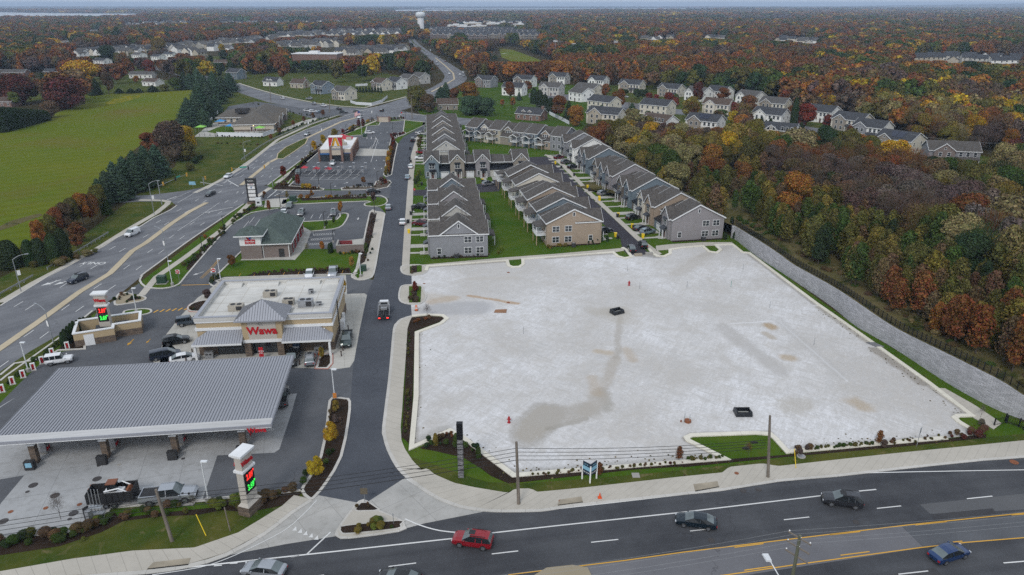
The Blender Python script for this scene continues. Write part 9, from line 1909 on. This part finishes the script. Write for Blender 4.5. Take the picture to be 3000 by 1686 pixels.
srow([(1042,675),(1042,690)],3,('brown','plum'),1.4,.9,'brown shrub on the upper corner island','corner island shrubs'); srow([(1043,724),(1043,760)],7,('brown','plum'),1.3,.8,'brown shrub on the oval pavement island','oval island shrubs'); srow([(1045,815),(1085,800)],8,('rust','brown'),1.,.5,'low rust shrub on the teardrop bed','teardrop shrubs')
srow([(1090,651),(1230,643)],12,('dkgreen','olive','brown'),.8,.5,'tiny foundation shrub below the grey end house','foundation shrubs',.5); srow([(1380,627),(1425,620)],6,('yellow','brass'),1.2,.8,'yellow foundation shrub below the tan end house','yellow foundation shrubs'); srow([(1475,615),(1522,612)],4,('dkgreen',),1.2,1.5,'upright green shrub at the corner of the tan house','upright foundation shrubs')
for x,y,l in ((1824,603,'left'),(1847,601,'right'),(1837,595,'upper')): T('column','dkgreen',x,y,y-18,9,f'small conical evergreen beside the mauve end house, {dict(left="nearest the porch",right="nearest the wall",upper="the furthest back")[l]}')
srow([(1258,640),(1255,632)],2,('lime',),1.6,1.2,'lime green shrub on the lawn between the rows','lawn lime shrubs'); srow([(1050,470),(1053,442)],3,('lime','green','brass'),2.4,1.8,'yellow green bush on the townhouse front lawn','front lawn bushes'); srow([(1055,375),(1058,348)],8,('olive','brown'),1.8,1.2,'untidy shrub on the upper drive verge','upper verge shrubs')
srow([(540,345),(620,347),(665,348)],10,('dkgreen','plum'),1.1,.8,'round dark shrub below the white playground fence','playground fence shrubs'); srow([(545,362),(650,366)],5,('dkgreen','brown'),1.8,.6,'low dark bed plant on the daycare lawn','daycare lawn beds')
srow([(690,345),(770,312),(860,287)],24,('dkgreen','green'),1.6,.9,'green shrub along the daycare verge hedge','daycare verge hedge',1.5); srow([(640,262),(760,290),(830,300)],14,('dkgreen','olive'),1.5,1.,'shrub behind the daycare car park','daycare rear shrubs')
srow([(500,402),(470,432)],6,('dkgreen','olive'),4.,2.4,'dark bush at the foot of the leafless purplish tree','verge corner bushes',3.)
srow([(1860,555),(1930,590),(2000,630),(2080,680),(2180,735)],44,('olive','straw','brown','green'),2.6,1.6,'scrubby bush between the black fence and the young trees','scrub behind the fence',6.,z=2.6)
srow([(2180,735),(2330,830),(2480,915),(2600,980)],40,('olive','straw','brown','green'),2.4,1.4,'scrubby bush between the black fence and the young trees','scrub behind the fence',5.,z=3.4)
srow([(10,672),(60,668),(140,668),(220,640)],16,('brown','straw','olive'),3.2,1.6,'rough brush at the foot of the mixed belt','rough brush by the guard rail',4.)
for e_,n_ in (([(1050,840),(1048,1000),(1040,1120)],22),([(1040,1122),(1132,1089),(1290,1195)],26),([(1300,1193),(1820,1152)],60),([(1990,1134),(2376,1100)],50),([(2060,775),(2184,862),(2330,972),(2440,1052)],80)):
 r_,_=resample(W(e_),n_)
 for q in r_:
  for _ in (0,1): s_=sr.uniform(.08,.26); SHR.append((q.x+sr.gauss(0,1.1),q.y+sr.gauss(0,1.1),.05,s_*1.5,s_*.4,sr.choice(('straw','olive','straw','brown')),'x','x'))
SHR.sort(key=lambda a:(a[0]**2+a[1]**2)/(a[3]*a[4]))
for (x,y,z,w,h,c_,lab,grp) in SHR[:270]:
 o=from_mesh('shrub',sr.choice(CR['shrub']),None,(x,y,z),sr.uniform(0,6)); o.scale=(w,w,h); o['tcol']=shade(c_,sr); tag(o,lab,'shrub',grp); last=o
pm=bpy.data.meshes.new('shrubbery'); pm.from_pydata([a[:3] for a in SHR[270:]],[],[])
setat(pm,[q for a in SHR[270:] for q in shade(a[5],sr)],[q for a in SHR[270:] for q in (a[3],a[3],a[4])],[sr.uniform(0,6) for a in SHR[270:]])
o=bpy.data.objects.new('shrubbery',pm); C.objects.link(o); tag(o,'small shrubs and weeds in the further beds, verges and along the lot edge','shrubs'); o['kind']='stuff'; gn(o,last)
SKY=(5.6,6.2,7.0); HZD=1.0e-4; EXPO=.38
m,nt,b=new_mat('water'); b.inputs['Base Color'].default_value=(.16,.18,.20,1); b.inputs['Roughness'].default_value=.22; M_water=m
for p_ in wp: slab('water',p_,1.2,M_water)
slab('far_field',field_far,.6,M_field)
M_hill=G('far_hill_forest',(.045,.034,.02),(.06,.048,.028),(.0006,.004,.03),bumpd=1.)
def ridge(y0,prof,name='hills'):
 b=MB(); vs=[];n=len(prof)
 pr=smooth(prof,8); n=len(pr)
 for (dx,h) in pr:
  x=(dx-CX)/F*(y0*cT+H*sT); hh=max(3,h+6*noise.noise(Vector((dx*.02,y0,0)))); vs+= [(x,y0-900,0),(x,y0-400,hh*.6),(x,y0,hh),(x,y0+1500,hh*.7)]
 fs=[]
 for i in range(n-1):
  for j in range(3): a=i*4+j; fs.append((a,a+4,a+5,a+1))
 b.add(vs,fs,0,True); struct(b.obj(name,M_hill))
ridge(14500,[(-400,34),(0,26),(400,14),(700,12),(900,14),(1400,10),(1800,12),(2000,16),(2150,30),(2300,48),(2450,64),(2600,80),(2900,105)])
ridge(9500,[(-300,26),(0,20),(250,14),(500,6),(900,4),(2050,4),(2300,18),(2600,34),(2900,45)])
w=bpy.data.worlds.new('World'); scene.world=w; w.use_nodes=True; nt=w.node_tree
bg=nt.nodes['Background']; sk=nt.nodes.new('ShaderNodeTexSky'); sk.sky_type='NISHITA'; sk.sun_disc=False
SE,SR=math.radians(42),math.radians(200)
sk.sun_elevation=SE; sk.sun_rotation=SR; sk.air_density=1.; sk.dust_density=3.; sk.ozone_density=1.; sk.altitude=60
hsv=nt.nodes.new('ShaderNodeHueSaturation'); hsv.inputs['Saturation'].default_value=.38; nt.links.new(sk.outputs[0],hsv.inputs['Color'])
tc=nt.nodes.new('ShaderNodeTexCoord'); mp=nt.nodes.new('ShaderNodeMapping'); mp.inputs['Scale'].default_value=(1,1,4); nt.links.new(tc.outputs['Generated'],mp.inputs[0]); cn=nt.nodes.new('ShaderNodeTexNoise'); cn.inputs['Scale'].default_value=3.; cn.inputs['Detail'].default_value=6; nt.links.new(mp.outputs[0],cn.inputs[0])
mr=nt.nodes.new('ShaderNodeMapRange'); mr.inputs[1].default_value=.3; mr.inputs[2].default_value=.7; mr.inputs[3].default_value=.88; mr.inputs[4].default_value=1.12; nt.links.new(cn.outputs[0],mr.inputs[0])
mx=nt.nodes.new('ShaderNodeMix'); mx.data_type='RGBA'; mx.inputs[0].default_value=.72; nt.links.new(hsv.outputs[0],mx.inputs[6]); mx.inputs[7].default_value=(SKY[0],SKY[1],SKY[2],1)
vm=nt.nodes.new('ShaderNodeVectorMath'); vm.operation='SCALE'; nt.links.new(mx.outputs[2],vm.inputs[0]); nt.links.new(mr.outputs[0],vm.inputs['Scale'])
nt.links.new(vm.outputs[0],bg.inputs[0]); bg.inputs[1].default_value=.115
sl=bpy.data.lights.new('sun','SUN'); sl.energy=1.; sl.angle=math.radians(14); sl.color=(1,.96,.9); so=bpy.data.objects.new('sun',sl); C.objects.link(so)
d=Vector((math.sin(SR)*math.cos(SE),math.cos(SR)*math.cos(SE),math.sin(SE))); so.rotation_euler=(-d).to_track_quat('-Z','Y').to_euler()
HZ=True
if HZ:
 b=MB(); b.box(-21000,-380,-1.,21000,27000,115); o=bpy.data.objects.new('haze',b.mesh('haze',[])); C.objects.link(o); o['kind']='stuff'
 hm=bpy.data.materials.new('haze'); hm.use_nodes=True; t=hm.node_tree; t.nodes.clear(); ou=t.nodes.new('ShaderNodeOutputMaterial'); pv=t.nodes.new('ShaderNodeVolumePrincipled'); pv.inputs['Color'].default_value=(.6,.76,1,1); pv.inputs['Density'].default_value=HZD; pv.inputs['Anisotropy'].default_value=0.; t.links.new(pv.outputs[0],ou.inputs['Volume']); o.data.materials.append(hm)
cam=bpy.data.cameras.new('camera'); cam.lens=36*2100/3000; cam.sensor_width=36; cam.clip_end=60000; cam.clip_start=.5
co=bpy.data.objects.new('camera',cam); C.objects.link(co); co.location=(0,0,H); co.rotation_euler=(math.pi/2-TH,0,0); scene.camera=co
cam.shift_y=-(843-1686/2)/3000
vs=scene.view_settings; vs.view_transform='Standard'; vs.look='None'; vs.exposure=EXPO; vs.gamma=1
scene.cycles.use_denoising=False; scene.cycles.max_bounces=5; scene.cycles.diffuse_bounces=3; scene.cycles.glossy_bounces=2; scene.cycles.transmission_bounces=2; scene.cycles.volume_bounces=0; scene.cycles.transparent_max_bounces=4
scene.cycles.caustics_reflective=False; scene.cycles.caustics_refractive=False; scene.cycles.use_adaptive_sampling=True; scene.cycles.adaptive_threshold=.008
